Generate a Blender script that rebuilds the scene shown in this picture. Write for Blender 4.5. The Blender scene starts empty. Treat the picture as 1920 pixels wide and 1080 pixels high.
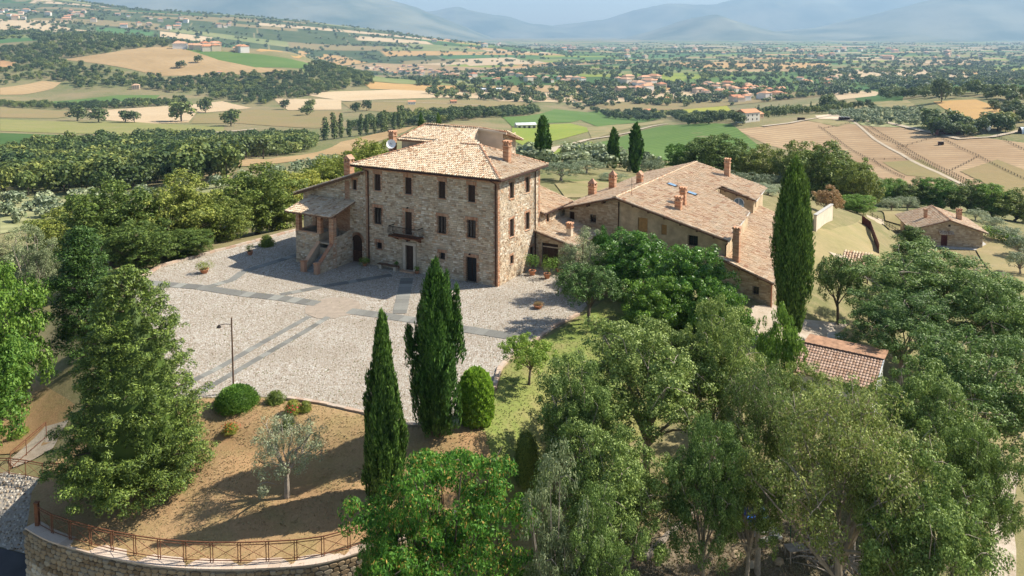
import bpy, math, random
import numpy as np
from mathutils import Vector, Matrix
from mathutils.geometry import delaunay_2d_cdt

rnd = random.Random(7)
C = bpy.context.scene.collection
S = bpy.context.scene

# ---------------- camera, light, exposure ----------------
F = 1500.0; PITCH = math.radians(4.5); CZ = 22.6
Y0 = 60.0 + F * math.tan(PITCH)
cd = bpy.data.cameras.new("camera"); cam = bpy.data.objects.new("camera", cd); C.objects.link(cam)
cam.location = (0, 0, CZ); cam.rotation_euler = (math.pi / 2 - PITCH, 0, 0)
cd.sensor_width = 36.0; cd.lens = 36.0 * F / 1920.0
cd.shift_y = -(540.0 - Y0) / 1920.0
cd.clip_start = 0.5; cd.clip_end = 60000
S.camera = cam

SUN = Vector((9.67, 2.45, 9.6)).normalized()          # towards the sun
SUN_EL = math.asin(SUN.z); SUN_AZ = math.atan2(SUN.x, SUN.y)   # azimuth from +Y towards +X
W = bpy.data.worlds.new("World"); S.world = W; W.use_nodes = True
wn = W.node_tree.nodes; wl = W.node_tree.links
for n in list(wn): wn.remove(n)
sky = wn.new("ShaderNodeTexSky"); sky.sky_type = 'NISHITA'; sky.sun_disc = False
sky.sun_elevation = SUN_EL; sky.sun_rotation = SUN_AZ
sky.air_density = 1.0; sky.dust_density = 1.0; sky.ozone_density = 1.0; sky.altitude = 300
bg = wn.new("ShaderNodeBackground"); bg.inputs[1].default_value = 0.085
wo = wn.new("ShaderNodeOutputWorld"); wl.new(sky.outputs[0], bg.inputs[0]); wl.new(bg.outputs[0], wo.inputs[0])
sd = bpy.data.lights.new("sun", 'SUN'); sd.energy = 5.0; sd.angle = math.radians(0.53); sd.color = (1.0, 0.94, 0.83)
sun = bpy.data.objects.new("sun", sd); C.objects.link(sun)
sun.rotation_euler = SUN.to_track_quat('Z', 'Y').to_euler(); sun.location = (60, 20, 80)
S.view_settings.view_transform = 'Standard'; S.view_settings.look = 'None'
S.view_settings.gamma = 1; S.view_settings.use_curve_mapping = False
S.view_settings.exposure = 0.88
S.render.engine = 'CYCLES'
S.cycles.use_denoising = True
try: S.cycles.denoiser = 'OPENIMAGEDENOISE'
except Exception: pass
S.cycles.max_bounces = 6; S.cycles.diffuse_bounces = 3; S.cycles.transmission_bounces = 3
S.cycles.volume_bounces = 0; S.cycles.transparent_max_bounces = 8
S.cycles.use_light_tree = False
HAZE_DENSITY = 0.85e-4

# ---------------- helpers: placing ----------------
def ray(px, py):
    u = (px - 960) / F; v = (py - Y0) / F
    c, s = math.cos(PITCH), math.sin(PITCH)
    return (u, c - v * s, -(s + v * c))
def P(px, py, z=0.0):                                   # point on the level plane z
    d = ray(px, py); t = (z - CZ) / d[2]
    return (d[0] * t, d[1] * t, z)
def PD(px, py, D):                                      # point at distance D
    d = ray(px, py); t = D / d[1]
    return (d[0] * t, D, CZ + d[2] * t)

# ---------------- helpers: meshes ----------------
def fast_mesh(name, V, faces_q=None, faces_t=None, mats=(), mi=None, smooth=False):
    """numpy mesh: V (n,3), quads (m,4), tris (k,3)"""
    me = bpy.data.meshes.new(name)
    V = np.asarray(V, dtype=np.float32)
    q = np.asarray(faces_q, dtype=np.int32).reshape(-1, 4) if faces_q is not None and len(faces_q) else np.zeros((0, 4), np.int32)
    t = np.asarray(faces_t, dtype=np.int32).reshape(-1, 3) if faces_t is not None and len(faces_t) else np.zeros((0, 3), np.int32)
    me.vertices.add(len(V)); me.vertices.foreach_set('co', V.ravel())
    nl = len(q) * 4 + len(t) * 3
    me.loops.add(nl); me.loops.foreach_set('vertex_index', np.concatenate([q.ravel(), t.ravel()]))
    me.polygons.add(len(q) + len(t))
    ls = np.concatenate([np.arange(len(q)) * 4, len(q) * 4 + np.arange(len(t)) * 3]).astype(np.int32)
    me.polygons.foreach_set('loop_start', ls)
    for m in mats: me.materials.append(m)
    if mi is not None: me.polygons.foreach_set('material_index', np.asarray(mi, dtype=np.int32))
    if smooth: me.polygons.foreach_set('use_smooth', np.ones(len(q) + len(t), dtype=bool))
    me.update(calc_edges=True); me.validate()
    return me

class MB:
    """collects shapes, builds ONE mesh object"""
    def __init__(s): s.v = []; s.f = []; s.m = []
    def add(s, vs, fs, m=0):
        b = len(s.v); s.v += [tuple(v) for v in vs]
        for f in fs: s.f.append([b + i for i in f]); s.m.append(m)
        return s
    def box(s, x0, x1, y0, y1, z0, z1, m=0):
        vs = [(x0, y0, z0), (x1, y0, z0), (x1, y1, z0), (x0, y1, z0), (x0, y0, z1), (x1, y0, z1), (x1, y1, z1), (x0, y1, z1)]
        return s.add(vs, [(0, 3, 2, 1), (4, 5, 6, 7), (0, 1, 5, 4), (1, 2, 6, 5), (2, 3, 7, 6), (3, 0, 4, 7)], m)
    def obox(s, p, a, b, c, m=0):                       # corner p, edge vectors a b c
        p, a, b, c = map(Vector, (p, a, b, c))
        vs = [p, p + a, p + a + b, p + b, p + c, p + a + c, p + a + b + c, p + b + c]
        return s.add(vs, [(0, 3, 2, 1), (4, 5, 6, 7), (0, 1, 5, 4), (1, 2, 6, 5), (2, 3, 7, 6), (3, 0, 4, 7)], m)
    def quad(s, a, b, c, d, m=0): return s.add([a, b, c, d], [(0, 1, 2, 3)], m)
    def prism(s, poly, z0, z1, m=0):                    # poly: xy list
        n = len(poly)
        vs = [(x, y, z0) for x, y in poly] + [(x, y, z1) for x, y in poly]
        fs = [tuple(reversed(range(n))), tuple(range(n, 2 * n))] + [(i, (i + 1) % n, n + (i + 1) % n, n + i) for i in range(n)]
        return s.add(vs, fs, m)
    def slab(s, poly3, th, m=0):                        # any planar polygon, thickened straight down
        n = len(poly3)
        vs = [tuple(p) for p in poly3] + [(p[0], p[1], p[2] - th) for p in poly3]
        fs = [tuple(range(n)), tuple(reversed(range(n, 2 * n)))] + [(i, n + i, n + (i + 1) % n, (i + 1) % n) for i in range(n)]
        return s.add(vs, fs, m)
    def tube(s, pts, r, n=6, m=0, cap=True):            # r: number or list
        pts = [Vector(p) for p in pts]; k = len(pts)
        rs = r if isinstance(r, (list, tuple)) else [r] * k
        b = len(s.v); up = Vector((0, 0, 1))
        for i, p in enumerate(pts):
            d = (pts[min(i + 1, k - 1)] - pts[max(i - 1, 0)])
            d = d.normalized() if d.length > 1e-9 else Vector((0, 0, 1))
            ref = up if abs(d.z) < 0.95 else Vector((1, 0, 0))
            x = d.cross(ref).normalized(); y = d.cross(x)
            for j in range(n):
                a = 2 * math.pi * j / n
                s.v.append(tuple(p + x * math.cos(a) * rs[i] + y * math.sin(a) * rs[i]))
        for i in range(k - 1):
            for j in range(n):
                s.f.append([b + i * n + j, b + i * n + (j + 1) % n, b + (i + 1) * n + (j + 1) % n, b + (i + 1) * n + j]); s.m.append(m)
        if cap:
            s.f.append([b + j for j in range(n)][::-1]); s.m.append(m)
            s.f.append([b + (k - 1) * n + j for j in range(n)]); s.m.append(m)
        return s
    def bar(s, a, b, w, h=None, m=0):                   # rectangular bar between two points
        h = h or w; a = Vector(a); b = Vector(b); d = (b - a).normalized()
        ref = Vector((0, 0, 1)) if abs(d.z) < 0.95 else Vector((0, 1, 0))
        x = d.cross(ref).normalized() * w; y = x.cross(d).normalized() * h
        return s.obox(a - x / 2 - y / 2, b - a, x, y, m)
    def lathe(s, prof, n=12, c=(0, 0, 0), m=0):         # prof: (r, z)
        b = len(s.v)
        for r, z in prof:
            for j in range(n):
                a = 2 * math.pi * j / n
                s.v.append((c[0] + r * math.cos(a), c[1] + r * math.sin(a), c[2] + z))
        for i in range(len(prof) - 1):
            for j in range(n):
                s.f.append([b + i * n + j, b + i * n + (j + 1) % n, b + (i + 1) * n + (j + 1) % n, b + (i + 1) * n + j]); s.m.append(m)
        s.f.append([b + j for j in range(n)][::-1]); s.m.append(m)
        s.f.append([b + (len(prof) - 1) * n + j for j in range(n)]); s.m.append(m)
        return s
    def mesh(s, name, mats, smooth=False):
        me = bpy.data.meshes.new(name); me.from_pydata(s.v, [], s.f)
        for m in (mats if isinstance(mats, (list, tuple)) else [mats]): me.materials.append(m)
        me.polygons.foreach_set('material_index', s.m)
        if smooth: me.polygons.foreach_set('use_smooth', [True] * len(s.f))
        me.update(); return me
    def build(s, name, mats, parent=None, smooth=False, kind=None):
        return link(name, s.mesh(name, mats, smooth), parent, kind)

def link(name, data, parent=None, kind=None):
    o = bpy.data.objects.new(name, data); C.objects.link(o)
    if parent is not None: o.parent = parent
    if kind: o['kind'] = kind
    return o
def tag(o, label, cat, group=None):
    o['label'] = label; o['category'] = cat
    if group: o['group'] = group
    return o
def thing(name, loc, label, cat, group=None, rz=0.0):
    o = bpy.data.objects.new(name, None); C.objects.link(o); o.location = loc; o.rotation_euler = (0, 0, rz)
    o.empty_display_size = 0.3
    return tag(o, label, cat, group)
def copy_tree(o, parent=None):
    c = o.copy(); C.objects.link(c); c.parent = parent
    for ch in o.children: copy_tree(ch, c)
    return c
def in_poly(X, Y, poly):
    X = np.asarray(X); Y = np.asarray(Y); r = np.zeros(X.shape, bool); n = len(poly)
    for i in range(n):
        x1, y1 = poly[i][:2]; x2, y2 = poly[(i + 1) % n][:2]
        if y1 == y2: continue
        c = ((y1 > Y) != (y2 > Y)) & (X < (x2 - x1) * (Y - y1) / (y2 - y1) + x1)
        r ^= c
    return r
def dist_poly(X, Y, poly, closed=True):
    X = np.asarray(X, float); Y = np.asarray(Y, float); d = np.full(X.shape, 1e9); n = len(poly)
    for i in range(n if closed else n - 1):
        ax, ay = poly[i][:2]; bx, by = poly[(i + 1) % n][:2]
        L = (bx - ax) ** 2 + (by - ay) ** 2 + 1e-12
        t = np.clip(((X - ax) * (bx - ax) + (Y - ay) * (by - ay)) / L, 0, 1)
        d = np.minimum(d, np.hypot(X - ax - t * (bx - ax), Y - ay - t * (by - ay)))
    return d

# ---------------- materials ----------------
def mat(name):
    m = bpy.data.materials.new(name); m.use_nodes = True
    nt = m.node_tree; b = nt.nodes['Principled BSDF']
    return m, nt, b
def nd(nt, t, **k):
    n = nt.nodes.new(t)
    for a, v in k.items(): setattr(n, a, v)
    return n
def ramp(nt, fac, stops, interp='LINEAR'):
    r = nd(nt, 'ShaderNodeValToRGB'); cr = r.color_ramp; cr.interpolation = interp
    while len(cr.elements) < len(stops): cr.elements.new(0.5)
    for e, (p, c) in zip(cr.elements, stops): e.position = p; e.color = (*c, 1)
    nt.links.new(fac, r.inputs[0]); return r.outputs[0]
def noise(nt, scale, detail=4, rough=0.6, coord='Object', vec=None):
    n = nd(nt, 'ShaderNodeTexNoise'); n.inputs['Scale'].default_value = scale
    n.inputs['Detail'].default_value = detail; n.inputs['Roughness'].default_value = rough
    if vec is None:
        tc = nd(nt, 'ShaderNodeTexCoord'); vec = tc.outputs[coord]
    nt.links.new(vec, n.inputs['Vector']); return n.outputs['Fac']
def mix(nt, fac, a, b, mode='MIX'):
    n = nd(nt, 'ShaderNodeMix', data_type='RGBA', blend_type=mode)
    if isinstance(fac, (int, float)): n.inputs[0].default_value = fac
    else: nt.links.new(fac, n.inputs[0])
    for i, c in ((6, a), (7, b)):
        if isinstance(c, tuple): n.inputs[i].default_value = (*c, 1)
        else: nt.links.new(c, n.inputs[i])
    return n.outputs[2]
def bump(nt, b, h, strength=0.4, dist=0.02):
    n = nd(nt, 'ShaderNodeBump'); n.inputs['Strength'].default_value = strength; n.inputs['Distance'].default_value = dist
    nt.links.new(h, n.inputs['Height']); nt.links.new(n.outputs[0], b.inputs['Normal'])
def simple(name, col, rough=0.8, metal=0.0, var=0.25, scale=3.0, bumps=0.2, bscale=25, coord='Object'):
    m, nt, b = mat(name)
    n = noise(nt, scale, coord=coord)
    d = tuple(c * (1 - var) for c in col); u = tuple(min(1, c * (1 + var)) for c in col)
    nt.links.new(ramp(nt, n, [(0.3, d), (0.7, u)]), b.inputs['Base Color'])
    b.inputs['Roughness'].default_value = rough; b.inputs['Metallic'].default_value = metal
    b.inputs['Specular IOR Level'].default_value = 0.25
    if bumps: bump(nt, b, noise(nt, bscale), bumps)
    return m
def island(name, stops, rough=0.85, wear=None, wscale=1.2, wpos=(0.45, 0.7), bumps=0.3, bscale=30, spec=0.2):
    """colour picked per separate piece, with wear on top"""
    m, nt, b = mat(name)
    g = nd(nt, 'ShaderNodeNewGeometry')
    col = ramp(nt, g.outputs['Random Per Island'], stops)
    n2 = noise(nt, 9.0)
    col = mix(nt, 0.35, col, ramp(nt, n2, [(0.3, (0.45, 0.45, 0.45)), (0.7, (0.62, 0.62, 0.62))]), 'OVERLAY')
    if wear:
        f = ramp(nt, noise(nt, wscale, 5), [(wpos[0], (0, 0, 0)), (wpos[1], (1, 1, 1))])
        fm = nd(nt, 'ShaderNodeMath', operation='MULTIPLY'); nt.links.new(f, fm.inputs[0]); fm.inputs[1].default_value = 0.6
        col = mix(nt, fm.outputs[0], col, wear)
    nt.links.new(col, b.inputs['Base Color']); b.inputs['Roughness'].default_value = rough
    b.inputs['Specular IOR Level'].default_value = spec
    if bumps: bump(nt, b, noise(nt, bscale), bumps)
    return m
def leafmat(name, dark, mid, light, trans=0.35, extra=None, spec=0.3, rough=0.55, nscale=0.35):
    """leaves: colour per leaf and slow drift through the crown, light passing through"""
    m, nt, b = mat(name)
    g = nd(nt, 'ShaderNodeNewGeometry')
    stops = [(0.0, dark), (0.45, mid), (0.85, light)]
    if extra: stops += [(0.90, light), (0.93, extra)]
    r = ramp(nt, g.outputs['Random Per Island'], stops)
    oi = nd(nt, 'ShaderNodeObjectInfo')
    n = ramp(nt, noise(nt, nscale, 3), [(0.3, (0.36, 0.36, 0.36)), (0.7, (0.66, 0.66, 0.6))])
    col = mix(nt, 0.6, r, n, 'OVERLAY')
    hs = nd(nt, 'ShaderNodeHueSaturation'); nt.links.new(col, hs.inputs['Color'])
    mr = nd(nt, 'ShaderNodeMapRange'); nt.links.new(oi.outputs['Random'], mr.inputs[0])
    mr.inputs[3].default_value = 0.72; mr.inputs[4].default_value = 1.25; nt.links.new(mr.outputs[0], hs.inputs['Value'])
    mr2 = nd(nt, 'ShaderNodeMapRange'); nt.links.new(oi.outputs['Random'], mr2.inputs[0])
    mr2.inputs[3].default_value = 0.525; mr2.inputs[4].default_value = 0.475; nt.links.new(mr2.outputs[0], hs.inputs['Hue'])
    nt.links.new(hs.outputs[0], b.inputs['Base Color'])
    b.inputs['Roughness'].default_value = rough; b.inputs['Specular IOR Level'].default_value = spec
    tr = nd(nt, 'ShaderNodeBsdfTranslucent'); nt.links.new(hs.outputs[0], tr.inputs[0])
    mx = nd(nt, 'ShaderNodeMixShader'); mx.inputs[0].default_value = trans
    out = nt.nodes['Material Output']
    nt.links.new(b.outputs[0], mx.inputs[1]); nt.links.new(tr.outputs[0], mx.inputs[2]); nt.links.new(mx.outputs[0], out.inputs[0])
    return m

M = {}
M['stone'] = island('rubble_stone', [(0, (.27, .18, .11)), (.2, (.50, .38, .26)), (.5, (.62, .50, .35)), (.7, (.42, .33, .24)), (.88, (.74, .65, .51)), (1, (.53, .32, .18))], wear=(.34, .27, .19), wscale=.7)
M['mortar'] = simple('lime_mortar', (.36, .30, .22), .95, var=.3, scale=1.2, bumps=.5, bscale=14)
M['stone_b'] = island('farmhouse_stone', [(0, (.30, .21, .13)), (.4, (.46, .36, .24)), (.7, (.55, .45, .32)), (1, (.36, .27, .18))], wear=(.28, .21, .14), wscale=.6)
M['brick'] = island('old_brick', [(0, (.34, .15, .08)), (.4, (.48, .25, .14)), (.7, (.56, .34, .21)), (1, (.42, .22, .14))], wear=(.45, .36, .26), wscale=1.0)
M['tile'] = island('clay_roof_tile', [(0, (.34, .20, .12)), (.14, (.50, .35, .22)), (.4, (.59, .45, .31)), (.65, (.66, .53, .38)), (.82, (.54, .40, .27)), (.94, (.70, .60, .46)), (1, (.42, .29, .19))], wear=(.46, .40, .31), wscale=1.4, wpos=(.5, .75))
M['tile_dark'] = simple('roof_underlay', (.20, .12, .08), .95, var=.3)
M['tile_barn'] = island('weathered_roof_tile', [(0, (.38, .20, .12)), (.2, (.56, .38, .24)), (.5, (.66, .50, .34)), (.75, (.56, .41, .27)), (.9, (.72, .58, .42)), (1, (.46, .26, .15))], wear=(.44, .38, .28), wscale=.9, wpos=(.5, .75))
M['tile_red'] = island('new_roof_tile', [(0, (.50, .25, .18)), (.5, (.60, .34, .26)), (1, (.66, .42, .33))], wear=(.5, .38, .30), wscale=1.0)
M['wood_dark'] = simple('dark_wood', (.055, .030, .020), .6, var=.35, scale=8, bumps=.3)
M['wood_beam'] = simple('roof_beam_wood', (.13, .075, .045), .8, var=.3, scale=6)
M['wood_ochre'] = simple('ochre_shutter_wood', (.48, .27, .10), .7, var=.15, scale=5)
M['glass'], _nt, _b = mat('window_glass')
_b.inputs['Base Color'].default_value = (.02, .025, .03, 1); _b.inputs['Roughness'].default_value = .08; _b.inputs['Specular IOR Level'].default_value = .6
M['skyglass'], _nt, _b = mat('skylight_glass')
_b.inputs['Base Color'].default_value = (.35, .5, .62, 1); _b.inputs['Roughness'].default_value = .12; _b.inputs['Metallic'].default_value = .5
M['iron'] = simple('dark_iron', (.03, .022, .02), .55, .4, var=.2)
M['rust'] = simple('rusty_iron', (.20, .085, .045), .75, .2, var=.35, scale=6)
M['copper'] = simple('brown_downpipe', (.07, .035, .025), .45, .5, var=.2)
M['plaster'] = simple('ochre_plaster', (.47, .36, .23), .95, var=.3, scale=1.1, bumps=.15)
M['plaster_p'] = simple('pale_plaster', (.62, .52, .40), .95, var=.12, scale=.8, bumps=.1)
M['travertine'] = simple('pale_stone_frame', (.52, .43, .33), .85, var=.15, scale=3)
M['coping'] = island('coping_slab', [(0, (.46, .36, .27)), (.5, (.58, .46, .36)), (1, (.52, .39, .29))], wear=(.35, .28, .22))
M['white'] = simple('white_paint', (.78, .78, .76), .5, var=.04, bumps=0)
M['terracotta'] = simple('terracotta', (.50, .22, .12), .85, var=.2, scale=4)
M['old_clay'] = simple('mossy_clay_roof', (.40, .23, .14), .95, var=.35, scale=2, bumps=.5)
M['soil'] = simple('pot_soil', (.08, .05, .035), 1, var=.3)
M['bark'] = simple('bark', (.13, .10, .075), .95, var=.35, scale=4, bumps=.8, bscale=12)
M['bark_pale'] = simple('pale_bark', (.30, .25, .20), .95, var=.3, scale=4, bumps=.7, bscale=12)
M['concrete'] = simple('concrete', (.42, .40, .36), .9, var=.15, scale=2)
M['slab'] = island('grey_paving_slab', [(0, (.12, .13, .125)), (.4, (.19, .20, .195)), (.7, (.25, .26, .25)), (1, (.34, .36, .33))], wear=(.42, .40, .36), wscale=.5, wpos=(.45, .8))
M['pebble'] = island('courtyard_pebble', [(0, (.17, .12, .075)), (.22, (.32, .26, .19)), (.5, (.42, .38, .31)), (.8, (.54, .505, .44)), (.95, (.28, .19, .12)), (1, (.66, .63, .57))], wear=(.25, .20, .135), wscale=.16, wpos=(.42, .72), bumps=0)
M['tarp_blue'] = simple('blue_plastic', (.02, .09, .32), .4, var=.15, bumps=0)
M['green_metal'] = simple('green_metal', (.02, .10, .05), .5, var=.1, bumps=0)
M['roofwhite'] = simple('pale_roof_sheet', (.70, .71, .72), .5, var=.06, bumps=0)
# leaves
def objrand(name, stops, rough=.85, var=.2):
    m, nt, b = mat(name); oi = nd(nt, 'ShaderNodeObjectInfo')
    col = ramp(nt, oi.outputs['Random'], stops)
    col = mix(nt, .5, col, ramp(nt, noise(nt, 6, 4, coord='Object'), [(.3, (.42, .42, .42)), (.7, (.6, .6, .6))]), 'OVERLAY')
    nt.links.new(col, b.inputs['Base Color']); b.inputs['Roughness'].default_value = rough; b.inputs['Specular IOR Level'].default_value = .2
    bump(nt, b, noise(nt, 20), .3); return m
M['slab_o'] = objrand('paving_slab', [(0, (.145, .14, .125)), (.5, (.18, .175, .155)), (.85, (.22, .215, .19)), (1, (.28, .275, .24))])
M['stone_o'] = objrand('wall_stone', [(0, (.17, .12, .07)), (.3, (.29, .21, .13)), (.6, (.36, .27, .17)), (.8, (.24, .20, .15)), (1, (.42, .34, .24))])
M['coping_o'] = objrand('coping_stone', [(0, (.48, .37, .28)), (.5, (.60, .47, .37)), (1, (.50, .41, .33))])
M['kerb_o'] = objrand('kerb_stone', [(0, (.38, .25, .18)), (.5, (.52, .40, .30)), (1, (.44, .36, .29))])
M['l_cypress'] = leafmat('cypress_leaf', (0.032, 0.077, 0.015), (0.077, 0.160, 0.028), (0.166, 0.282, 0.051), .2)
M['l_conifer'] = leafmat('conifer_leaf', (0.030, 0.065, 0.012), (0.080, 0.140, 0.025), (0.190, 0.270, 0.050), .15)
M['l_bright'] = leafmat('bright_clipped_leaf', (0.113, 0.235, 0.028), (0.203, 0.377, 0.041), (0.317, 0.517, 0.069), .45)
M['l_oak'] = leafmat('holm_oak_leaf', (0.064, 0.102, 0.019), (0.154, 0.211, 0.038), (0.282, 0.333, 0.070), .25)
M['l_green'] = leafmat('fresh_green_leaf', (0.076, 0.154, 0.023), (0.161, 0.286, 0.041), (0.280, 0.418, 0.069), .35)
M['l_laurel'] = leafmat('laurel_leaf', (0.040, 0.102, 0.015), (0.100, 0.226, 0.026), (0.220, 0.369, 0.051), .3, spec=.4, rough=.4)
M['l_elm'] = leafmat('grey_green_leaf', (0.059, 0.107, 0.021), (0.142, 0.223, 0.046), (0.301, 0.398, 0.116), .25)
M['l_elm_y'] = leafmat('yellow_green_leaf', (0.086, 0.127, 0.028), (0.186, 0.254, 0.058), (0.325, 0.399, 0.134), .28, extra=(0.278, 0.236, 0.134))
M['l_acacia'] = leafmat('acacia_leaf', (0.071, 0.169, 0.023), (0.165, 0.328, 0.040), (0.293, 0.472, 0.068), .4, extra=(0.646, 0.363, 0.112))
M['l_olive'] = leafmat('olive_leaf', (0.140, 0.179, 0.085), (0.250, 0.300, 0.160), (0.379, 0.420, 0.270), .2)
M['l_silver'] = leafmat('silver_leaf', (0.115, 0.153, 0.067), (0.230, 0.277, 0.124), (0.402, 0.441, 0.239), .2)
M['l_gold'] = leafmat('golden_green_leaf', (0.129, 0.170, 0.028), (0.240, 0.293, 0.047), (0.351, 0.378, 0.085), .35)
M['l_rust'] = leafmat('rusty_leaf', (0.256, 0.154, 0.064), (0.461, 0.256, 0.128), (0.589, 0.384, 0.192), .3)
M['l_far'] = leafmat('valley_tree_leaf', (.035, .062, .014), (.078, .122, .028), (.175, .225, .055), .2, nscale=.05)
M['l_far_b'] = leafmat('lighter_valley_leaf', (.07, .10, .02), (.15, .20, .045), (.27, .31, .08), .2, nscale=.05)
M['l_far_d'] = leafmat('darker_valley_leaf', (.03, .055, .015), (.06, .10, .028), (.13, .18, .05), .2, nscale=.05)
M['l_flower'] = leafmat('red_flower', (.5, .03, .02), (.6, .05, .03), (.7, .10, .05), .3)
# ---------------- terrain ----------------
TH = math.radians(29.0)
VO = P(933, 538)[:2]                                    # villa's front right corner
def VL(x, y, z=0.0):                                    # villa frame: x right along the front, y back
    c, s = math.cos(-TH), math.sin(-TH)
    return (VO[0] + x * c - y * s, VO[1] + x * s + y * c, z)
court_px = [(255, 528), (300, 500), (392, 475), (555, 432), (700, 440), (1010, 470), (1120, 480), (1130, 540), (1085, 590), (1000, 640), (935, 690),
            (925, 730), (880, 760), (860, 800), (760, 800), (680, 775), (600, 757), (480, 742), (380, 745), (320, 760), (260, 680), (240, 590)]
court = [P(*p)[:2] for p in court_px]
ctl = []
for px, py, z in [(560, 790, -.35), (430, 800, -.6), (535, 935, -2.6), (300, 900, -2.7), (200, 1000, -4.2), (400, 1020, -4.4), (600, 1010, -4.4), (60, 960, -4), (30, 900, -3.4), (30, 790, -3.0), (20, 700, -3.0),
                  (150, 620, -1.6), (230, 540, -.6), (1090, 650, -.3), (900, 800, -1.0), (960, 760, -1.2), (1000, 860, -2.2), (1000, 1000, -4.5), (1300, 1000, -5.6), (1500, 1040, -6.5), (1880, 1000, -8.5), (1300, 700, -1.8),
                  (1447, 575, -2), (1487, 620, -2.7), (1560, 720, -4.2), (1700, 720, -5.5), (1700, 600, -6.5),
                  (1200, 600, -.5), (1060, 352, .1), (980, 340, 0), (1150, 345, -1), (700, 430, -.6), (300, 470, -1.2), (500, 440, -1.6), (150, 500, -3.5), (30, 520, -8), (600, 420, -1.8)]:
    ctl.append(P(px, py, z))
for px, py, D in [(100, 600, 20), (900, 900, 20), (1800, 900, 20)]: ctl.append(((px - 960) / 1500 * 20, 20., -7.5))
for px, py, D in [(60, 420, 190), (400, 348, 215), (250, 375, 200), (0, 330, 340), (200, 330, 330), (400, 300, 350), (0, 275, 520), (100, 250, 670), (300, 215, 950), (60, 170, 1250), (0, 210, 950), (300, 145, 1380),
                  (450, 150, 1400), (250, 92, 1650), (120, 115, 1500), (0, 120, 1450), (450, 92, 1750), (330, 88, 1750), (600, 120, 1800), (560, 98, 1850), (700, 150, 1550), (0, 75, 2100), (240, 72, 2200), (610, 262, 640), (750, 240, 700), (640, 300, 330), (900, 220, 800),
                  (985, 240, 720), (1190, 225, 1020), (1195, 165, 1600), (1300, 205, 1180), (1250, 275, 480), (1150, 262, 560), (1405, 226, 600), (1600, 230, 560), (1850, 360, 262), (1700, 300, 390), (1500, 300, 420), (1450, 255, 520),
                  (1650, 208, 660), (1850, 195, 620), (1900, 220, 520), (1800, 172, 760), (1500, 215, 700), (1570, 395, 175), (1300, 310, 210), (1400, 350, 140), (1000, 300, 165), (1190, 325, 155), (620, 350, 170), (1770, 467, 135), (1850, 460, 137), (1750, 395, 165), (1900, 540, 108), (1650, 420, 130), (1600, 480, 92), (1590, 440, 102), (1700, 480, 120),
                  (1100, 290, 330), (850, 290, 330), (1900, 400, 215), (1700, 380, 205), (1250, 330, 175),
                  (0, 45, 3000), (200, 60, 2900), (0, 2, 4300), (200, 12, 4500), (400, 32, 5000), (550, 55, 5200), (650, 68, 5400), (120, 25, 3700), (400, 65, 3400)]:
    ctl.append(PD(px, py, D))
for u in (-.9, -.64): 
    ctl += [(u * 1500, 1500., -45.), (u * 3000, 3000., 60.), (u * 4500, 4500., 280.), (u * 600, 600., -55.), (u * 200, 200., -22.)]
for u in (.9,): ctl += [(u * 600, 600., -35.), (u * 200, 200., -25.)]
for u in (-.25, 0, .25, .5, .9):
    for D in (2000., 3200., 5500., 9000., 14000., 21000.): ctl.append((u * D, D, -82. if D < 2500 else -92.))
for u in (-.9, -.5): 
    for D in (9000., 14000., 21000.): ctl.append((u * D, D, -92.))
for u in (-.9, -.45, 0, .45, .9): ctl.append((u * 100, -200., -12.))
def wrp(X, Y):
    Ye = np.where(Y > 40, Y, 40 * np.exp(np.clip((Y - 40) / 40, -3, 0)))
    return X / np.maximum(Ye, 60) * 1.6, np.log(Ye)
ca = np.array(ctl)
cu, cv = wrp(ca[:, 0], ca[:, 1])
def tps(r2): return 0.5 * r2 * np.log(r2 + 1e-9)
_n = len(ca)
_A = np.zeros((_n + 3, _n + 3))
_A[:_n, :_n] = tps((cu[:, None] - cu) ** 2 + (cv[:, None] - cv) ** 2) + np.eye(_n) * 2e-3
_A[:_n, _n:] = np.stack([np.ones(_n), cu, cv], 1); _A[_n:, :_n] = _A[:_n, _n:].T
_w = np.linalg.solve(_A, np.concatenate([ca[:, 2], [0, 0, 0]]))
CB = PD(1841.7, 465.7, 135)
def cloc(x, y):
    c, s = math.cos(-math.radians(13.6)), math.sin(-math.radians(13.6))
    return (CB[0] + x * c - y * s, CB[1] + x * s + y * c)
PADS = [([cloc(-13, -2), cloc(2.5, -2), cloc(2.5, 13), cloc(-13, 13)], CB[2] - .04, 7.0)]
def H(X, Y):
    X = np.atleast_1d(np.asarray(X, float)); Y = np.atleast_1d(np.asarray(Y, float))
    u, v = wrp(X, Y); z = _w[_n] + _w[_n + 1] * u + _w[_n + 2] * v
    for i in range(_n): z = z + _w[i] * tps((u - cu[i]) ** 2 + (v - cv[i]) ** 2)
    m = Y < 200
    if m.any():
        ins = in_poly(X[m], Y[m], court); d = np.where(ins, 0, dist_poly(X[m], Y[m], court))
        k = np.clip(d / 7.0, 0, 1); k = k * k * (3 - 2 * k)
        z[m] = z[m] * k + (-0.03) * (1 - k)
        for poly, pz, rad in PADS:
            ins = in_poly(X[m], Y[m], poly); d = np.where(ins, 0, dist_poly(X[m], Y[m], poly))
            k = np.clip(d / rad, 0, 1); k = k * k * (3 - 2 * k); z[m] = z[m] * k + pz * (1 - k)
    return z
def h1(x, y): return float(H([x], [y])[0])
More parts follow.
